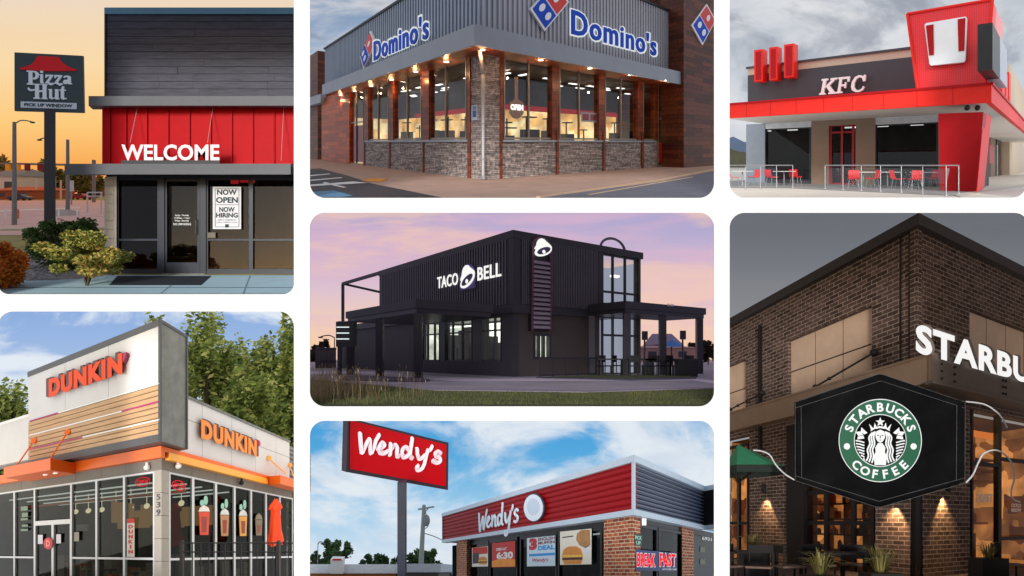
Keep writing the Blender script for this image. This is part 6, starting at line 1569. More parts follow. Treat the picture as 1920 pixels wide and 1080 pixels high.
# brush script
def script(fn, r, z=1.0):
    st = [
        [(.012, .86), (.02, .55), (.035, .27), (.06, .42), (.10, .66), (.125, .72), (.13, .50), (.145, .31), (.175, .52), (.20, .74), (.235, .93)],
        [(.225, .49), (.275, .56), (.30, .64), (.275, .69), (.245, .60), (.235, .48), (.255, .38), (.30, .38), (.34, .46)],
        [(.375, .69), (.372, .52), (.368, .37)], [(.372, .50), (.40, .63), (.43, .69), (.452, .62), (.45, .48), (.455, .37), (.48, .36)],
        [(.59, .62), (.56, .68), (.52, .62), (.51, .48), (.53, .37), (.565, .40), (.60, .52)], [(.63, 1.0), (.62, .8), (.607, .55), (.61, .42), (.635, .36)],
        [(.69, .68), (.695, .52), (.715, .41), (.745, .43), (.78, .54)], [(.815, .70), (.795, .5), (.775, .25), (.745, .08), (.705, .02), (.685, .08), (.70, .15)],
        [(.865, .86), (.855, .80), (.842, .74)],
        [(.975, .68), (.94, .72), (.905, .66), (.915, .58), (.955, .53), (.965, .44), (.93, .37), (.885, .40)]]
    w = [1.15]*len(st)
    mb = MB(); stroke_mb(mb, [(s_, r*k) for s_, k in zip(st, w)], fn, r, z); return mb
def skewfn(fn, a=0): return lambda u, v, z: fn(u, v, z)
fnw = Wd.Lm(898, 1012, 951, 974, -.02, .05)
fnW = (lambda u, v, z: fnw(u, v*.92+.0, z))
script(fnW, .038, .6).build('sign_lettering', M('script_ice', lin(206, 224, 236), .4, 0, 0), root)
# round emblem, portrait left out
fe = lambda x, y: Wd.L(x, y, -.03)
mb = MB(); Wd.Lp(mb, disc_pts(1001, 951.5, 20, 27, 30), -.10, .0); em = mb.build('round_emblem', M('emblem_rim', lin(40, 44, 58), .4), root)
mb = MB(); Wd.Lp(mb, disc_pts(1000, 952, 18, 25, 30), -.12, -.1); mb.build('emblem_face', M('emblem_white', lin(214, 222, 232), .4, 0, .02), em)
mb = MB(); Wd.Lp(mb, [(1000+12*math.cos(rad(k)), 950+16*math.sin(rad(k))) for k in range(0, 360, 18)], -.125, -.12); mb.build('emblem_disc', M('emblem_inner', lin(186, 200, 216), .4, 0, .03), em)
# pole sign
Yp = 11.4; pb6 = G6.at(752.5, Yp+.68); t = thing('pole_sign', 'red rectangular pole sign with white script on a dark post', 'sign', pb6)
mb = MB(); x0, x1 = at(745, 0, Yp+.6).x, at(760, 0, Yp+.6).x; mb.box((x0, Yp+.6, pb6.z), (x1, Yp+.76, at(0, 905, Yp+.6).z)); mb.build('pole', M('pole_blue', lin(50, 54, 68), .45, .1), t)
PS = Fr(1068, -3000, 1770, 652, 885, Yp)
def pp(pts, o0, o1):
    f = []; g = []
    Nn = PS.V.cross(Z).normalized()
    for x, y in pts:
        r = ray(x, y); k = (PS.P0+Nn*o0-Vector()).dot(Nn)/r.dot(Nn); p = r*k; f.append(p); g.append(p+Nn*(o1-o0)*1)
    return f, g
NN = PS.V.cross(Z).normalized(); sgn = 1 if NN.y < 0 else -1
def plane_pt(x, y, off): 
    n_ = NN*sgn; r = ray(x, y); return r*((PS.P0+n_*off).dot(n_)/r.dot(n_))
q = [(652, 783), (841, 830), (840, 919), (649, 885)]
mb = MB(); mb.prism([plane_pt(x, y, 0) for x, y in q], [plane_pt(x, y, 0)-NN*sgn*.14 for x, y in q]); mb.build('sign_box', M('frame_plum', lin(58, 44, 54), .45), t)
q = [(657, 788), (837, 834), (836, 912), (656, 879)]
mb = MB(); mb.prism([plane_pt(x, y, .02) for x, y in q], [plane_pt(x, y, -.0) for x, y in q]); mb.build('sign_face', M('sign_red6', lin(204, 4, 20), .5, 0, .02, spec=.15), t)
def fs(u, v, z):
    x = 672+158*u; yb = 892-54*1+28*u; yt = 806+27*u
    yy = (yb+24+0*u)*(1-v)+(yt)*v
    return plane_pt(x, yy, .02+.03*z)
q_ = script(fs, .047, .6); q_.build('sign_lettering', M('script_pink', lin(250, 226, 236), .4, 0, 0), t)
# utility pole, trees, far buildings
Yu = 60; bu = G6.at(788, Yu); t = thing('utility_pole', 'weathered wooden utility pole with crossarm and wires right of the sign post', 'utility pole', bu)
top = at(795, 947, Yu); mb = MB(); mb.tube([bu, top], [.3, .18], 8); mb.build('pole', M('pole_wood', lin(140, 144, 140), .8, 0, .1), t)
mb = MB(); a_, b_ = at(784, 955, Yu), at(814, 950, Yu); mb.tube([a_, b_], .09, 5); mb.tube([at(795, 962, Yu), at(804, 952, Yu)], .06, 5); mb.build('crossarm', M('pole_wood', lin(140, 144, 140), .8, 0, .1), t)
mb = MB(); mb.ball(at(800, 976, Yu), .35, .35, .6); mb.build('transformer', M('trafo', lin(120, 124, 128), .5), t)
mb = MB(); mb.tube(smooth_line([tuple(at(796, 1000, Yu)), tuple(at(812, 1005, Yu)), tuple(at(830, 1013, Yu))]), .04, 4); mb.tube(smooth_line([tuple(at(798, 960, Yu)), tuple(at(803, 985, Yu)), tuple(at(794, 992, Yu))]), .04, 4); mb.build('wire', m_dark, t)
l_t6 = MLeaf('leaf_day', [(.02, .05, .015), (.05, .10, .03), (.10, .16, .05)])
for i, (x, Y, yt, r, n) in enumerate(((630, 70, 1009, 27, 3000), (592, 90, 1036, 14, 1200), (688, 85, 1040, 11, 1000), (713, 80, 1037, 15, 1500), (748, 84, 1042, 14, 1000), (783, 78, 1030, 20, 2000), (812, 76, 1031, 17, 2000))):
    bb = G6.at(x, Y); tree('green_tree', ('large round dark green tree left of the sign post', 'low tree at the far left edge under blue sky', 'small pointed tree between big tree and sign post', 'pointed tree just left of the sign post', 'low tree hidden behind the sign post', 'bushy tree behind the utility pole', 'tree right of the utility pole beside the restaurant')[i], 'tree', bb, at(x, yt, Y).z-bb.z, r*Y/F, l_t6, m_bark, n, Y*.0036, seed=80+i, trunk=.12, low=-.9, clumps=26)
def slab(x0, x1, yt, yb, Y, wall, roofm, lab, D=10):
    b = G6.at((x0+x1)/2, Y); t = thing('shop_building', lab, 'building', b); X0, X1 = at(x0, 0, Y).x, at(x1, 0, Y).x
    MB.xf = sloped((0, Y, 0), G6.k); mb = MB(); mb.box((X0, Y, b.z-.2), (X1, Y+D, at(0, yb, Y).z)); mb.build('wall', wall, t)
    mb = MB(); mb.box((X0-.3, Y-.6, at(0, yb, Y).z), (X1+.3, Y+D, at(0, yt, Y).z)); mb.build('roof_band', roofm, t); MB.xf = None; return t
slab(578, 742, 1058, 1075, 58, M('wall_orange6', lin(190, 120, 70), .7), M('roof_white6', lin(222, 226, 232), .6), 'long low shop with white roof band behind the sign post')
slab(755, 822, 1057, 1073, 56, M('wall_dk6', lin(90, 84, 80), .7), M('roof_grey6', lin(176, 182, 192), .6), 'low grey roofed shop between sign post and restaurant')
t = thing('shop_sign', 'small white and red block sign on the low shop roof', 'sign', G6.at(632, 57)); mb = MB(); mb.box((at(622, 0, 57).x, 56.6, at(0, 1072, 57).z), (at(645, 0, 57).x, 57.3, at(0, 1046, 57).z)); mb.build('sign_block', m_pan, t)
mb = MB(); mb.box((at(623, 0, 56.5).x, 56.5, at(0, 1051, 56.5).z), (at(640, 0, 56.5).x, 56.56, at(0, 1048, 56.5).z)); mb.build('sign_strip', m_tr, t)
street_lamp(596, 66, 1019, 10, 'thin grey lamp post at the left edge by the trees', G=G6, r=1.0)
car(822, 74, G6, lin(150, 165, 190), 'pale blue car parked beside the brick pier', 1.0)

# ================================================================== 7: dark brick coffee shop at dusk with hanging mask
sky7 = MSky('sky_grey_dusk', [(980, (166, 162, 160)), (640, (156, 157, 160)), (500, (118, 121, 128)), (390, (100, 104, 112))], cloud=(124, 125, 130), scale=(.012, .02, .05), cth=(.4, .7), camt=.4, seed=8.1, k=1.0, near_fill=(128, 118, 112), fill_k=1.25)
skybox(1354.5, 1962, 385.5, 1180, sky7)
h7, c7 = 975, -1.4
G7 = Ground(h7, c7, 1355, 1960)
G7.sheet('ground', M('paving_dark', lin(90, 80, 76), .8, 0, .15, 1.5, .2))
S7 = Fr(h7, 690, 2850, 1717.6, h7+1.4*F/14, 14)
root = thing('coffee_shop', 'dark brick corner coffee shop with steel canopy beams and glowing white letters', 'building', S7.P0)
m_bk7 = MBrick('brick_dark', lin(106, 86, 78), lin(62, 48, 44), lin(160, 142, 128), .34, .112, .011, bump=.6, noise=.35)
m_stl = M('steel_brown', lin(92, 80, 72), .5, .2, .12, 2); m_stl2 = M('steel_tan', lin(134, 112, 92), .5, .1, .1, 2); m_dk7 = M('near_black7', lin(28, 24, 24), .6, 0, .2); m_cap7 = M('cap_dark7', lin(62, 58, 58), .6, .1, .08)
m_fro = M('frosted_panel', lin(214, 184, 158), .35, 0, .12, 1.2)
wA = lambda y, b=0: S7.L(1717.6, y, b)[1]
wt, wc = wA(409), wA(430); wbeamT = S7.L(1705, 684, -.3)[1]; wbeamB = S7.L(1369.6, 806, -.9)[1]
aE = S7.L(1357, 800)[0]; bE = S7.R(1958, 700)[0]
m = MB(); S7.box(m, (-.18, aE), (-.18, .5), (wc, wt)); S7.box(m, (-.18, .5), (.5, bE), (wc, wt)); m.build('roof_cap', m_cap7, root)
# upper walls with window openings
def band(side, segs, w0, w1, mat, nm='brick_wall', th=.35, o=0):
    for x0, x1 in segs:
        mb = MB()
        if side == 'L': S7.box(mb, (x0, x1), (o, o+th), (w0, w1))
        else: S7.box(mb, (o, o+th), (x0, x1), (w0, w1))
        mb.build(nm, mat, root)
aw0, aw1 = S7.L(1634.5, 700)[0], S7.L(1478, 700)[0]; aw2 = S7.L(1398, 700)[0]
ww1 = S7.L(1634.5, 572)[1]; ww0 = S7.L(1634.5, 712)[1]; wmm = wA(745)
m = MB(); S7.box(m, (0, aE), (0, .35), (ww1, wc)); S7.box(m, (0, aw0), (0, .35), (wmm, ww1)); S7.box(m, (aw1, aw2), (0, .35), (wmm, ww1)); S7.box(m, (aw0, aw1), (0, .35), (wmm, ww0)); S7.box(m, (aw2, aE), (0, .35), (wmm, ww0)); m.build('brick_wall', m_bk7, root)
bw0 = S7.R(1818, 600)[0]; wr1 = S7.R(1818, 578)[1]; wr0 = wA(700)
m = MB(); S7.box(m, (0, .35), (.35, bE), (wr1, wc)); S7.box(m, (0, .35), (.35, bw0), (wmm, wr1)); S7.box(m, (0, .35), (bw0, bE), (wmm, wr0)); m.build('brick_wall', m_bk7, root)
# corner pilasters and joints
m = MB()
for a_ in (.16, .42): S7.box(m, (a_, a_+.05), (-.012, 0), (wmm, wc))
S7.box(m, (-.012, 0), (.20, .24), (wmm, wc)); m.build('wall_joint', m_dk7, root)
m = MB(); S7.box(m, (-.06, .14), (-.06, .17), (wmm, wc)); m.build('corner_pilaster', m_bk7, root)
# upper windows: 3x2 frosted panels
def frost(side, s0, s1, w0, w1, nx, nz):
    po = None
    mb = MB(); g = .02
    for i in range(nx):
        for j in range(nz):
            p0 = s0+(s1-s0)*i/nx+g; p1 = s0+(s1-s0)*(i+1)/nx-g; q0 = w0+(w1-w0)*j/nz+g; q1 = w0+(w1-w0)*(j+1)/nz-g
            if side == 'L': S7.box(mb, (p0, p1), (.12, .16), (q0, q1))
            else: S7.box(mb, (.12, .16), (p0, p1), (q0, q1))
    po = mb.build('window', m_fro, root)
    mb = MB()
    if side == 'L': S7.box(mb, (s0, s1), (.15, .2), (w0, w1))
    else: S7.box(mb, (.15, .2), (s0, s1), (w0, w1))
    mb.build('frame', m_dk7, po)
frost('L', aw0, aw1, ww0, ww1, 3, 2); frost('L', aw2, aE, ww0, ww1, 1, 2); frost('R', bw0, bE, wr0, wr1, 4, 1)
# drain pipe and rods with anchors
m = MB(); a_ = S7.L(1427, 700)[0]; S7.box(m, (a_-.06, a_+.06), (-.1, .0), (wA(790), wA(470))); m.build('downpipe', m_dk7, root)
for (x, y, x2, y2) in ((1639, 661, 1529, 725), (1429, 737, 1369, 768)):
    a, w = S7.L(x, y, -.1); a2, w2 = S7.L(x2, y2, -.75); mb = MB(); p, q = S7.P(a, -.1, w), S7.P(a2, -.75, w2)
    mb.tube([p, q], .025, 6); mb.ball(p, .1, .1, .1); mb.ball(q, .08, .08, .06); mb.ball(p.lerp(q, .75), .05); mb.build('tie_rod', m_dk7, root)
# canopy beams
OVb = -.95
a0_, wT1 = S7.L(1369.6, 776, OVb); _, wB1 = S7.L(1369.6, 808, OVb)
m = MB(); aB = S7.L(1358, 790, OVb-.05)[0]; S7.box(m, (OVb, aB), (OVb, OVb+.1), (wB1, wT1)); S7.box(m, (OVb-.03, aB), (OVb-.05, OVb+.1), (wT1, wT1+.05)); S7.box(m, (OVb+.1, aB), (OVb+.1, 0), (wB1+.12, wB1+.18)); m.build('canopy_beam', m_stl2, root)
b0_, wT2 = S7.R(1736, 671, OVb); _, wB2 = S7.R(1820, 747.6, OVb)
wT2 = wT1+.08
m = MB(); S7.box(m, (OVb-.01, OVb+.1), (OVb, bE-.2), (wB1, wT2)); S7.box(m, (OVb-.08, OVb+.12), (OVb-.06, bE-.2), (wT2, wT2+.05)); S7.box(m, (OVb-.08, OVb+.12), (OVb-.06, bE-.2), (wB1-.05, wB1)); S7.box(m, (OVb+.12, .0), (OVb+.1, bE-.2), (wB1+.12, wB1+.2))
m.build('canopy_beam', m_stl, root)
m = MB()
for bb in (-.5, .1, 2.6, 2.75):
    for k in range(4): p = S7.P(OVb-.02, bb, wB1+.12+k*.16); m.ball(p, .03, .03, .03, 6, 4)
m.build('beam_bolts', m_dk7, root)
# letters
fnl = S7.Rm(1717, 660, 606, 1952, OVb-.02, .16)
fat(S7, 'R', 'STARBU', 1717, 661, 606, 1930, OVb-.02, root, MEmit('letters_glow', (1, .98, .96, 1), .52), M('letter_body7', lin(120, 112, 106), .5), .08, bold=.035, space=1.12)
# ground floor, left facade
wg = wmm
def Lb(mb, x0, x1, w0, w1, b0, b1): S7.box(mb, (S7.L(x0, 900, b0)[0], S7.L(x1, 900, b0)[0]), (b0, b1), (w0, w1))
def Rb(mb, x0, x1, w0, w1, a0, a1): S7.box(mb, (a0, a1), (S7.R(x0, 900, a0)[0], S7.R(x1, 900, a0)[0]), (w0, w1))
m = MB(); Lb(m, 1641, 1706, -.02, wg, .0, .4); m.build('brick_pier', m_bk7, root)
m = MB(); Lb(m, 1405, 1475, -.02, wg, .0, .4); m.build('brick_pier', m_bk7, root)
m = MB(); Lb(m, 1475, 1507, -.02, wg, -.05, .4); Lb(m, 1706, 1717.5, -.02, wg, .05, .4); Rb(m, 1717.7, 1731, -.02, wg, .05, .4); each(m, 'steel_column', m_dk7, root)
m = MB(); Rb(m, 1731, 1819, -.02, wg, .0, .4); m.build('brick_pier', m_bk7, root)
g7 = MGlass('glass_warm', (.9, .85, .8, 1), .02)
Lwin(root, S7, 1507, 1641, 830, 1090, .1, g7, m_dk7, xr=1641, mx=(1549, 1600), my=(917, 981, 1046), t=.12, th=.1, name='garage_window')
Lwin(root, S7, 1357, 1405, 830, 1090, .1, g7, m_dk7, xr=1405, mx=(1385,), my=(981,), t=.1, th=.1)
Rwin(root, S7, 1819, 1872, 730, 1100, .1, g7, m_dk7, xr=1819, my=(868,), t=.1, th=.1, name='door')
Rwin(root, S7, 1872, 1956, 730, 1100, .1, g7, m_dk7, xr=1872, my=(860, 1010), t=.1, th=.1)
def MShelf(name, k):
    m, nt, out = newmat(name); L = nt.links
    tc = N(nt, 'ShaderNodeTexCoord'); bt = N(nt, 'ShaderNodeTexBrick'); bt.inputs['Scale'].default_value = 1; bt.inputs['Brick Width'].default_value = .46; bt.inputs['Row Height'].default_value = .5
    bt.inputs['Mortar Size'].default_value = .05; bt.inputs['Color1'].default_value = lin(255, 180, 100); bt.inputs['Color2'].default_value = lin(70, 34, 20); bt.inputs['Mortar'].default_value = lin(50, 28, 18)
    L.new(tc.outputs['UV'], bt.inputs[0]); n = N(nt, 'ShaderNodeTexNoise'); n.inputs['Scale'].default_value = 2.6; n.inputs['Detail'].default_value = 6; L.new(tc.outputs['UV'], n.inputs[0])
    mr = N(nt, 'ShaderNodeMapRange'); mr.inputs[1].default_value = .35; mr.inputs[2].default_value = .68; mr.inputs[3].default_value = k*.1; mr.inputs[4].default_value = k*1.5; L.new(n.outputs[0], mr.inputs[0])
    e = N(nt, 'ShaderNodeEmission'); L.new(bt.outputs[0], e.inputs[0]); L.new(mr.outputs[0], e.inputs[1]); L.new(e.outputs[0], out.inputs[0]); return m
m_sh = MRoom('glow_wall_warm', lin(90, 44, 22), lin(240, 164, 92), .52, (1.6, 2.2, 1))  # emissive back wall behind the shelving, warm room light put into its colour
room(root, S7, 2.6, .42, aE-.05, .42, bE, 0, wg-.05, m_sh, M('ceiling7', lin(90, 60, 40), .7), M('floor7', lin(90, 60, 40), .4))
m = MB(); rnd = random.Random(17)
for k in range(6): S7.box(m, (.6, aE), (2.2, 2.6), (.4+k*.5, .45+k*.5))
for k in range(12): S7.box(m, (.8+k*.8, .86+k*.8), (2.2, 2.6), (0, 3.2))
m.build('shelving', M('shelf_wood7', lin(70, 40, 26), .6, 0, .3), root)
mats_ = [M('item%d' % i, lin(*c), .5) for i, c in enumerate(((220, 190, 150), (150, 60, 40), (90, 60, 40), (200, 130, 70), (60, 70, 60)))]
for i in range(5):
    m = MB()
    for _ in range(40):
        a = rnd.uniform(.9, aE-.5); k = rnd.randrange(6); z = .455+k*.5; hh = rnd.uniform(.12, .36)
        if rnd.random() < .5: S7.box(m, (a, a+rnd.uniform(.06, .22)), (2.25, 2.45), (z, z+hh))
        else: p = S7.P(a, 2.3, z); m.tube([p, p+Z*hh*.7, p+Z*hh], [.07, .07, .03], 8)
    tag(m.build('shelf_goods', mats_[i], root), kind='stuff')
m = MB()
for i in range(7):
    b_ = 1.0+i*.75; S7.box(m, (1.4, 1.8), (b_, b_+.5), (0, rnd.uniform(.8, 1.3)))
    p = S7.P(1.2, b_, wg-1.3); m.tube([p, p+Z*1.2], .015, 4); m.tube([p-Z*.2, p], [.2, .05], 10)
for k in range(3): S7.box(m, (1.5, 2.2), (.8, bE), (2.6+k*.35, 2.66+k*.35))
m.build('bar_counter', M('bar_wood7', lin(130, 74, 40), .6, 0, .3), root)
for loc in (S7.P(1.4, 2.0, wg-.6), S7.P(3.2, 1.6, wg-.6), S7.P(1.6, 4.0, wg-.6)): lamp('lamp', loc, 22, (1, .62, .3), .2)
m = MB(); Rb(m, 1822, 1870, wA(788), wA(775), .6, .7); m.build('warm_sign_board', MEmit('warm_board', lin(230, 130, 60), .55), root)
mb = MB(); text_mb(mb, 'DRAFT', S7.Rm(1831, 941, 925, 1861, -.02, .01), bold=.02); text_mb(mb, 'COLD', S7.Rm(1896, 951, 944, 1914, -.02, .01), bold=.02); text_mb(mb, 'BREW', S7.Rm(1896, 960, 953, 1914, -.02, .01), bold=.02); mb.build('window_lettering', M('letter_warm', lin(250, 236, 220), .5), root)
# spot lights washing the brick
def sconce(x, y, side, e=14):
    if side == 'R': b_, w = S7.R(x, y, -.12); p = S7.P(-.14, b_, w)
    else: a, w = S7.L(x, y, -.12); p = S7.P(a, -.14, w)
    mb = MB(); mb.tube([p+Z*.02, p+Z*.3], .06, 10); mb.build('wall_light', m_dk7, root)
    lamp('lamp', p-Z*.05, e, (1, .62, .28), .03, rad(84), (rad(0), 0, 0))
sconce(1776, 922, 'R', 110); sconce(1674, 938, 'L', 100); sconce(1434, 926, 'L', 100)
# umbrella, tables, chairs, plants
Yu = 12.0; b = G7.at(1383.6, Yu); t = thing('green_umbrella', 'green patio umbrella with black pole at the left edge', 'umbrella', b)
mb = MB(); mb.tube([b, at(1383.6, 838, Yu)], .025, 8); mb.build('pole', m_dk7, t)
apex = at(1383.6, 833, Yu); rim = at(1383.6, 878, Yu).z; R_ = 81*Yu/F
mb = MB(); n = 8; rp = [Vector((apex.x+R_*math.cos(rad(22.5+45*k)), apex.y+R_*math.sin(rad(22.5+45*k)), rim)) for k in range(n)]
rp = [Vector((max(p.x, at(1358, 0, p.y).x), max(p.y, 10.1), p.z+G7.k*(p.y-apex.y))) for p in rp]
for k in range(n): mb.quad([apex, rp[k], rp[(k+1) % n]]); 
mb.build('canopy', M('umb_green', lin(48, 134, 96), .7, 0, .08), t)
mb = MB()
for k in range(n): a_, c_ = rp[k], rp[(k+1) % n]; mb.quad([a_, c_, c_-Z*.14, a_-Z*.14])
mb.build('rim_shade', M('umb_shade', lin(20, 34, 30), .7), t)  # dark strip below the rim stands for shade under the canopy
mb = MB()
for k in range(n): mb.tube([at(1383.6, 905, Yu), apex.lerp(rp[k], .75)-Z*.02], .012, 4)
mb.build('ribs', m_dk7, t)
s7 = 1.15
def cafe_table(lab, pos):
  t0_ = thing('cafe_table', lab, 'table', pos, 'cafe tables'); MB.xf = on_ground(pos, .1, 1, G7.k)
  mb = MB()
  for i in range(6): mb.box((-.55, -.4+i*.135, .70), (.55, -.4+i*.135+.12, .74))
  mb.build('table_top', m_dk7, t0_)
  for sx in (-1, 1):
    for sy in (-1, 1): mb = MB(); mb.box((sx*.48-.025, sy*.33-.025, 0), (sx*.48+.025, sy*.33+.025, .70)); mb.build('leg', m_dk7, t0_)
  MB.xf = None
def cafe_chair(lab, pos, rz):
  c0_ = thing('cafe_chair', lab, 'chair', pos, 'cafe chairs'); MB.xf = on_ground(pos, rz, 1, G7.k)
  mb = MB(); mb.box((-.24, -.24, .43), (.24, .24, .47)); mb.build('seat', M('seat_tan', lin(120, 96, 84), .6), c0_)
  mb = MB(); mb.box((-.24, .2, .72), (.24, .23, .88)); mb.build('backrest', m_dk7, c0_)
  for sx in (-1, 1):
    for sy in (-1, 1): mb = MB(); mb.tube([(sx*.22, sy*.22, 0), (sx*.22, sy*.22, .43 if sy < 0 else .9)], .022, 5); mb.build('leg', m_dk7, c0_)
  MB.xf = None
cafe_table('dark slatted cafe table at the lower left beside the umbrella pole', G7.at(1400, 12.6)); cafe_table('dark slatted cafe table below the garage window', G7.at(1560, 12.2))
for i, (x, Y, rz, lab) in enumerate(((1372, 12.2, .4, 'dark cafe chair cut by the left edge'), (1424, 11.9, -.5, 'cafe chair with pale seat right of the umbrella pole'), (1480, 12.0, 1.6, 'cafe chair between the two slatted tables'), (1534, 12.4, .2, 'cafe chair behind the left grass plant'), (1600, 12.6, 2.6, 'cafe chair below the hanging mask'), (1890, 12.6, 1.2, 'dark chair seen by the glass door'))):
    p = G7.at(x, Y)
    cafe_chair(lab, p, rz)
l_gr = MLeaf('grass_warm', [(.10, .10, .03), (.28, .24, .08), (.45, .38, .16)])
def grass_plant(x, Y, yb, hp, lab, seed, n=90, planter=True):
    b = G7.at(x, Y); t = thing('grass_plant', lab, 'plant', b); rnd = random.Random(seed); top = at(x, yb, Y); s = Y/F
    MB.xf = sloped(b, G7.k); mb = MB(); mb.box((top.x-.28, top.y-.2, b.z), (top.x+.28, top.y+.2, top.z)); mb.build('planter', m_dk7, t); MB.xf = None
    mb = MB()
    for i in range(n):
        a = rnd.uniform(0, 6.28); l = hp*s*rnd.uniform(.5, 1.2); sp = rnd.uniform(.1, .9); d = Vector((math.cos(a), math.sin(a)*.6, 0)); p0 = top+d*.08
        p1 = p0+d*l*sp*.4+Z*l*.6; p2 = p0+d*l*sp+Z*l*(.95-sp*.5); w_ = Vector((-d.y, d.x, 0)).normalized()*.009
        mb.quad([p0-w_, p0+w_, p1+w_, p1-w_]); mb.quad([p1-w_, p1+w_, p2])
    mb.build('blades', l_gr, t)
grass_plant(1538, 10.9, 1078, 52, 'spiky ornamental grass plant in the lower left of the mask', 3)
grass_plant(1650, 10.9, 1074, 58, 'spiky ornamental grass plant directly below the mask point', 4)
grass_plant(1412, 12.8, 1032, 34, 'small spiky plant behind the left table', 5, 50)
grass_plant(1853, 12.6, 1046, 40, 'leafy plant inside by the glass door', 6, 50)
# face mask
Ym = 10.75; s = Ym/F; t = thing('face_mask', 'giant black cloth face mask with round green emblem hanging before the coffee shop', 'mask', at(1650, 952, Ym))
out = [(1490, 754), (1570, 726), (1640, 702), (1652, 700), (1664, 703), (1740, 729), (1810, 754), (1809, 830), (1810, 906), (1730, 929), (1660, 950), (1647, 952.5), (1634, 950), (1560, 922), (1491, 901), (1490, 830)]
def bulge(x, y): 
    u = (x-1650)/160; v = (y-826)/126; return Ym-.28*(1-min(1, u*u))*(1-.35*min(1, v*v))+.055*math.sin(x*.06+y*.025)*math.sin(y*.03+1)*min(1, max(0, (math.hypot(x-1650.5, y-826)-84)/40))
mb = MB(); nx, ny = 60, 36; idx = {}
def ytop(x): return 754-54*(1-math.hypot(x-1650, 6)/160.1)
def ybot(x): return 903+49*(1-math.hypot(x-1650, 6)/160.1)
for side in (0, 1):
    for j in range(ny+1):
        for i in range(nx+1):
            x = 1490+320*i/nx; y = ytop(x)+(ybot(x)-ytop(x))*j/ny; p = at(x, y, bulge(x, y)); mb.v.append(p+Vector((0, .012*side, 0)))
o = (nx+1)*(ny+1)
for j in range(ny):
    for i in range(nx):
        a = j*(nx+1)+i; mb.face((a, a+1, a+nx+2, a+nx+1)); mb.face((o+a, o+a+nx+1, o+a+nx+2, o+a+1))
for i in range(nx): mb.face((i, o+i, o+i+1, i+1)); a = ny*(nx+1)+i; mb.face((a, a+1, o+a+1, o+a))
for j in range(ny): a = j*(nx+1); mb.face((a, a+nx+1, o+a+nx+1, o+a)); a += nx; mb.face((a, o+a, o+a+nx+1, a+nx+1))
mb.build('cloth', M('cloth_black', (.004, .004, .005, 1), .7, 0, .3, 4, .35, spec=.08, bscale=9), t, True)
mf = lambda u, v, z: at(u, v, bulge(u, v)-.006-.02*z)   # u,v in picture units of the cloth sheet
def mline(pts, r=.005):
    dense = []
    for (xa, ya), (xb, yb) in zip(pts, pts[1:]):
        for k in range(8): dense.append((xa+(xb-xa)*k/8, ya+(yb-ya)*k/8))
    dense.append(pts[-1]); return [mf(x, y, 0) for x, y in dense]
mb = MB()
for pts in ([(1491, 765), (1651, 714), (1809, 765)], [(1491, 892), (1648, 940), (1809, 896)], [(1502, 762), (1503, 895)], [(1794, 760), (1793, 900)], [(1491, 755), (1491, 900)], [(1809.5, 755), (1809, 905)], [(1491, 754), (1650, 700.5), (1809, 754)], [(1491, 901), (1647, 952), (1809, 906)]):
    mb.tube(mline(pts), .0042, 4)
mb.build('stitching', M('stitch_grey', lin(88, 90, 92), .8, 0, .2), t)
ex, ey = 1650.5, 826
m_gr = M('emblem_green', lin(36, 96, 72), .7, 0, .04); m_ew = M('emblem_ivory', lin(232, 238, 242), .7, 0, 0); m_ebk = M('emblem_black', (.004, .004, .004, 1), .9, 0, 0, spec=.05)
def ring(mb, r0, r1, z, n=72):
    for k in range(n):
        a0, a1 = 2*math.pi*k/n, 2*math.pi*(k+1)/n
        for j in range(8):
            ra, rb = r0+(r1-r0)*j/8, r0+(r1-r0)*(j+1)/8; f = [(ra, a0), (rb, a0), (rb, a1), (ra, a1)]; P_ = [mf(ex+r*math.cos(a), ey+r*math.sin(a), z) for r, a in f]; mb.quad(P_)
mb = MB(); ring(mb, 0.01, 78, .2); em = mb.build('round_emblem', m_ew, t)
mb = MB(); ring(mb, 49.5, 76.5, .45); mb.build('green_ring', m_gr, em)
mb = MB(); ring(mb, 0.01, 48, .45); mb.build('emblem_centre', m_ebk, em)
def poly_e(mb, pts, z=.75):
    # pts relative to the emblem centre in radii of 48
    q = [(ex+48*u, ey-48*v) for u, v in pts]; mb.quad([mf(x, y, z) for x, y in q])
mb = MB()
def arc_text(txt, a0, a1, rin, hgt, flip=False):
    n = len(txt)
    for i, ch in enumerate(txt):
        a = a0+(a1-a0)*(i+.5)/n if n > 1 else a0
        vs, fs, (x0, x1, y0, y1) = glyphs(ch, .035, 0, 1, 3); w_ = (x1-x0)/(.73)*hgt; base = len(mb.v); ca, sa = math.cos(a), math.sin(a)
        for v in vs:
            X = ((v.x-x0)/(x1-x0)-.5)*w_; Yv = (v.y-y0)/(y1-y0)*hgt
            if not flip: r = rin+Yv; px = ex+r*sa+X*ca; py = ey-r*ca+X*sa
            else: r = rin-Yv; px = ex+r*sa-X*ca*-1*(1) if False else ex+r*sa+X*(-ca); py = ey-r*ca+X*(-sa)
            mb.v.append(mf(px, py, .7+(v.z+.5)*.2))
        for f in fs: mb.face([base+k for k in f])
arc_text('STARBUCKS', rad(-77), rad(77), 54, 17)
arc_text('COFFEE', rad(180+53), rad(180-53), 72, 17, True)
for dx in (-62.5, 62.5):
    q = disc_pts(ex+dx, ey+11, 6, 6, 16); mb.quad([mf(x, y, .75) for x, y in q])
mb.build('ring_lettering', m_ew, em)
mb = MB()   # crown, star, hair and body of the emblem figure
star = [(.0+(.19 if k % 2 == 0 else .08)*math.sin(k*math.pi/5), .72+(.19 if k % 2 == 0 else .08)*math.cos(k*math.pi/5)) for k in range(10)]; 
for k in range(10): poly_e(mb, [(0, .72), star[k], star[(k+1) % 10]])
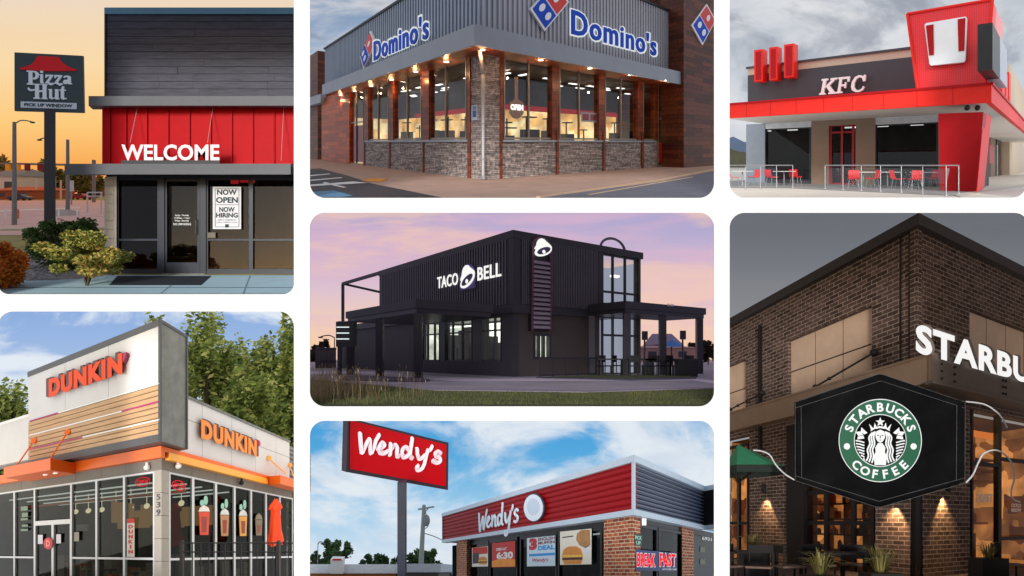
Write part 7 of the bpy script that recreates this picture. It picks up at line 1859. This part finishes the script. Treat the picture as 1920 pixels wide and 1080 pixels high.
for sgn_ in (-1, 1):
    poly_e(mb, [(0, .50), (sgn_*.04, .58), (sgn_*.14, .48)]); poly_e(mb, [(sgn_*.10, .46), (sgn_*.22, .70), (sgn_*.26, .46)]); poly_e(mb, [(sgn_*.24, .44), (sgn_*.44, .66), (sgn_*.36, .42)])
    poly_e(mb, [(sgn_*.50, .30), (sgn_*.74, .52), (sgn_*.76, .34), (sgn_*.62, .24)]); poly_e(mb, [(sgn_*.76, .36), (sgn_*.96, .34), (sgn_*.86, .18), (sgn_*.66, .22)]); poly_e(mb, [(sgn_*.88, .16), (sgn_*.66, .20), (sgn_*.62, .08), (sgn_*.90, .04)])
poly_e(mb, [(-.38, .36), (-.2, .46), (0, .49), (.2, .46), (.38, .36), (.36, .44), (.2, .53), (0, .56), (-.2, .53), (-.36, .44)])
poly_e(mb, [(-.19, .25), (-.15, .36), (0, .43), (.15, .36), (.19, .25), (.18, .10), (.1, -.04), (0, -.09), (-.1, -.04), (-.18, .10)])
poly_e(mb, [(-.09, -.10), (.09, -.10), (.2, -.28), (.18, -.45), (.26, -.62), (.22, -.96), (-.22, -.96), (-.26, -.62), (-.18, -.45), (-.2, -.28)])
def ribbon(pts, w):
    pts = smooth_line(pts, 5)
    for (a, b), (c, d) in zip(pts, pts[1:]):
        l = math.hypot(c-a, d-b) or 1; nx_, ny_ = -(d-b)/l*w, (c-a)/l*w; poly_e(mb, [(a-nx_, b-ny_), (c-nx_, d-ny_), (c+nx_, d+ny_), (a+nx_, b+ny_)])
for sg in (-1, 1):
    for i, (o1, o2) in enumerate(((.0, .0), (.09, .10), (.18, .20))):
        ribbon([(sg*(.20+o1*.6), .36-o1*.3), (sg*(.26+o1), .12), (sg*(.22+o1), -.12), (sg*(.30+o2), -.36), (sg*(.26+o2), -.6), (sg*(.33+o2*1.1), -.88+o2*.4)], .032)
    for k in range(7):
        y = -.02-k*.115; x0 = .62+.0*k; x1 = math.sqrt(max(.0, .93-y*y)); 
        if x1 > x0: ribbon([(sg*x0, y-.06), (sg*(x0+x1)/2, y-.01), (sg*x1, y+.02)], .026)
mb.build('emblem_figure', m_ew, em)
mb = MB()
for sg in (-1, 1): poly_e(mb, [(sg*.04, .20), (sg*.08, .225), (sg*.14, .205), (sg*.08, .18)], .9)
poly_e(mb, [(-.05, .02), (0, .0), (.05, .02), (0, .035)], .9); poly_e(mb, [(-.012, .2), (.012, .2), (.02, .09), (-.02, .09)], .9); mb.build('figure_face', m_ebk, em)
def strap(pts, Yf):
    q = [tuple(at(x, y, Yf+k*.03)) for k, (x, y) in enumerate(pts)]; mb = MB(); mb.tube(smooth_line(q, 8), .015, 6); mb.build('strap', M('strap_white', lin(196, 196, 198), .7, 0, .15), t, True)
strap([(1490, 900), (1472, 889), (1455, 872), (1443, 853), (1428, 846), (1412, 844)], Ym)
strap([(1811, 753), (1845, 758), (1868, 772), (1880, 786), (1888, 802)], Ym)
strap([(1811, 905), (1824, 890), (1834, 868), (1845, 850), (1868, 844), (1888, 856), (1898, 872), (1902, 896), (1896, 922), (1900, 936), (1912, 941)], Ym)

# ================================================================== light, world, camera
wd = bpy.data.worlds.new('World'); scene.world = wd; wd.use_nodes = True
nt = wd.node_tree; bg = nt.nodes['Background']; sk = nt.nodes.new('ShaderNodeTexSky'); sk.sky_type = 'NISHITA'; sk.sun_disc = False
sk.sun_elevation = rad(14); sk.sun_rotation = rad(190); sk.air_density = .8; sk.dust_density = .6
nt.links.new(sk.outputs[0], bg.inputs[0]); bg.inputs[1].default_value = .05
sl = bpy.data.lights.new('Sun', 'SUN'); sl.energy = 1.5; sl.angle = rad(16); sl.color = (1, .992, .985)
so = bpy.data.objects.new('Sun', sl); COL.objects.link(so); so.rotation_euler = (rad(90-14), 0, rad(-10))
cam = bpy.data.cameras.new('Camera'); cam.sensor_width = 36; cam.lens = F/1920*36; cam.clip_end = 1000; cam.clip_start = .1
co = bpy.data.objects.new('Camera', cam); COL.objects.link(co); co.rotation_euler = (rad(90), 0, 0); scene.camera = co
scene.view_settings.view_transform = 'Standard'; scene.view_settings.look = 'None'; scene.view_settings.exposure = EXPO; scene.view_settings.gamma = 1
scene.render.engine = 'CYCLES'; scene.cycles.max_bounces = 6; scene.cycles.transparent_max_bounces = 16; scene.cycles.sample_clamp_indirect = 4
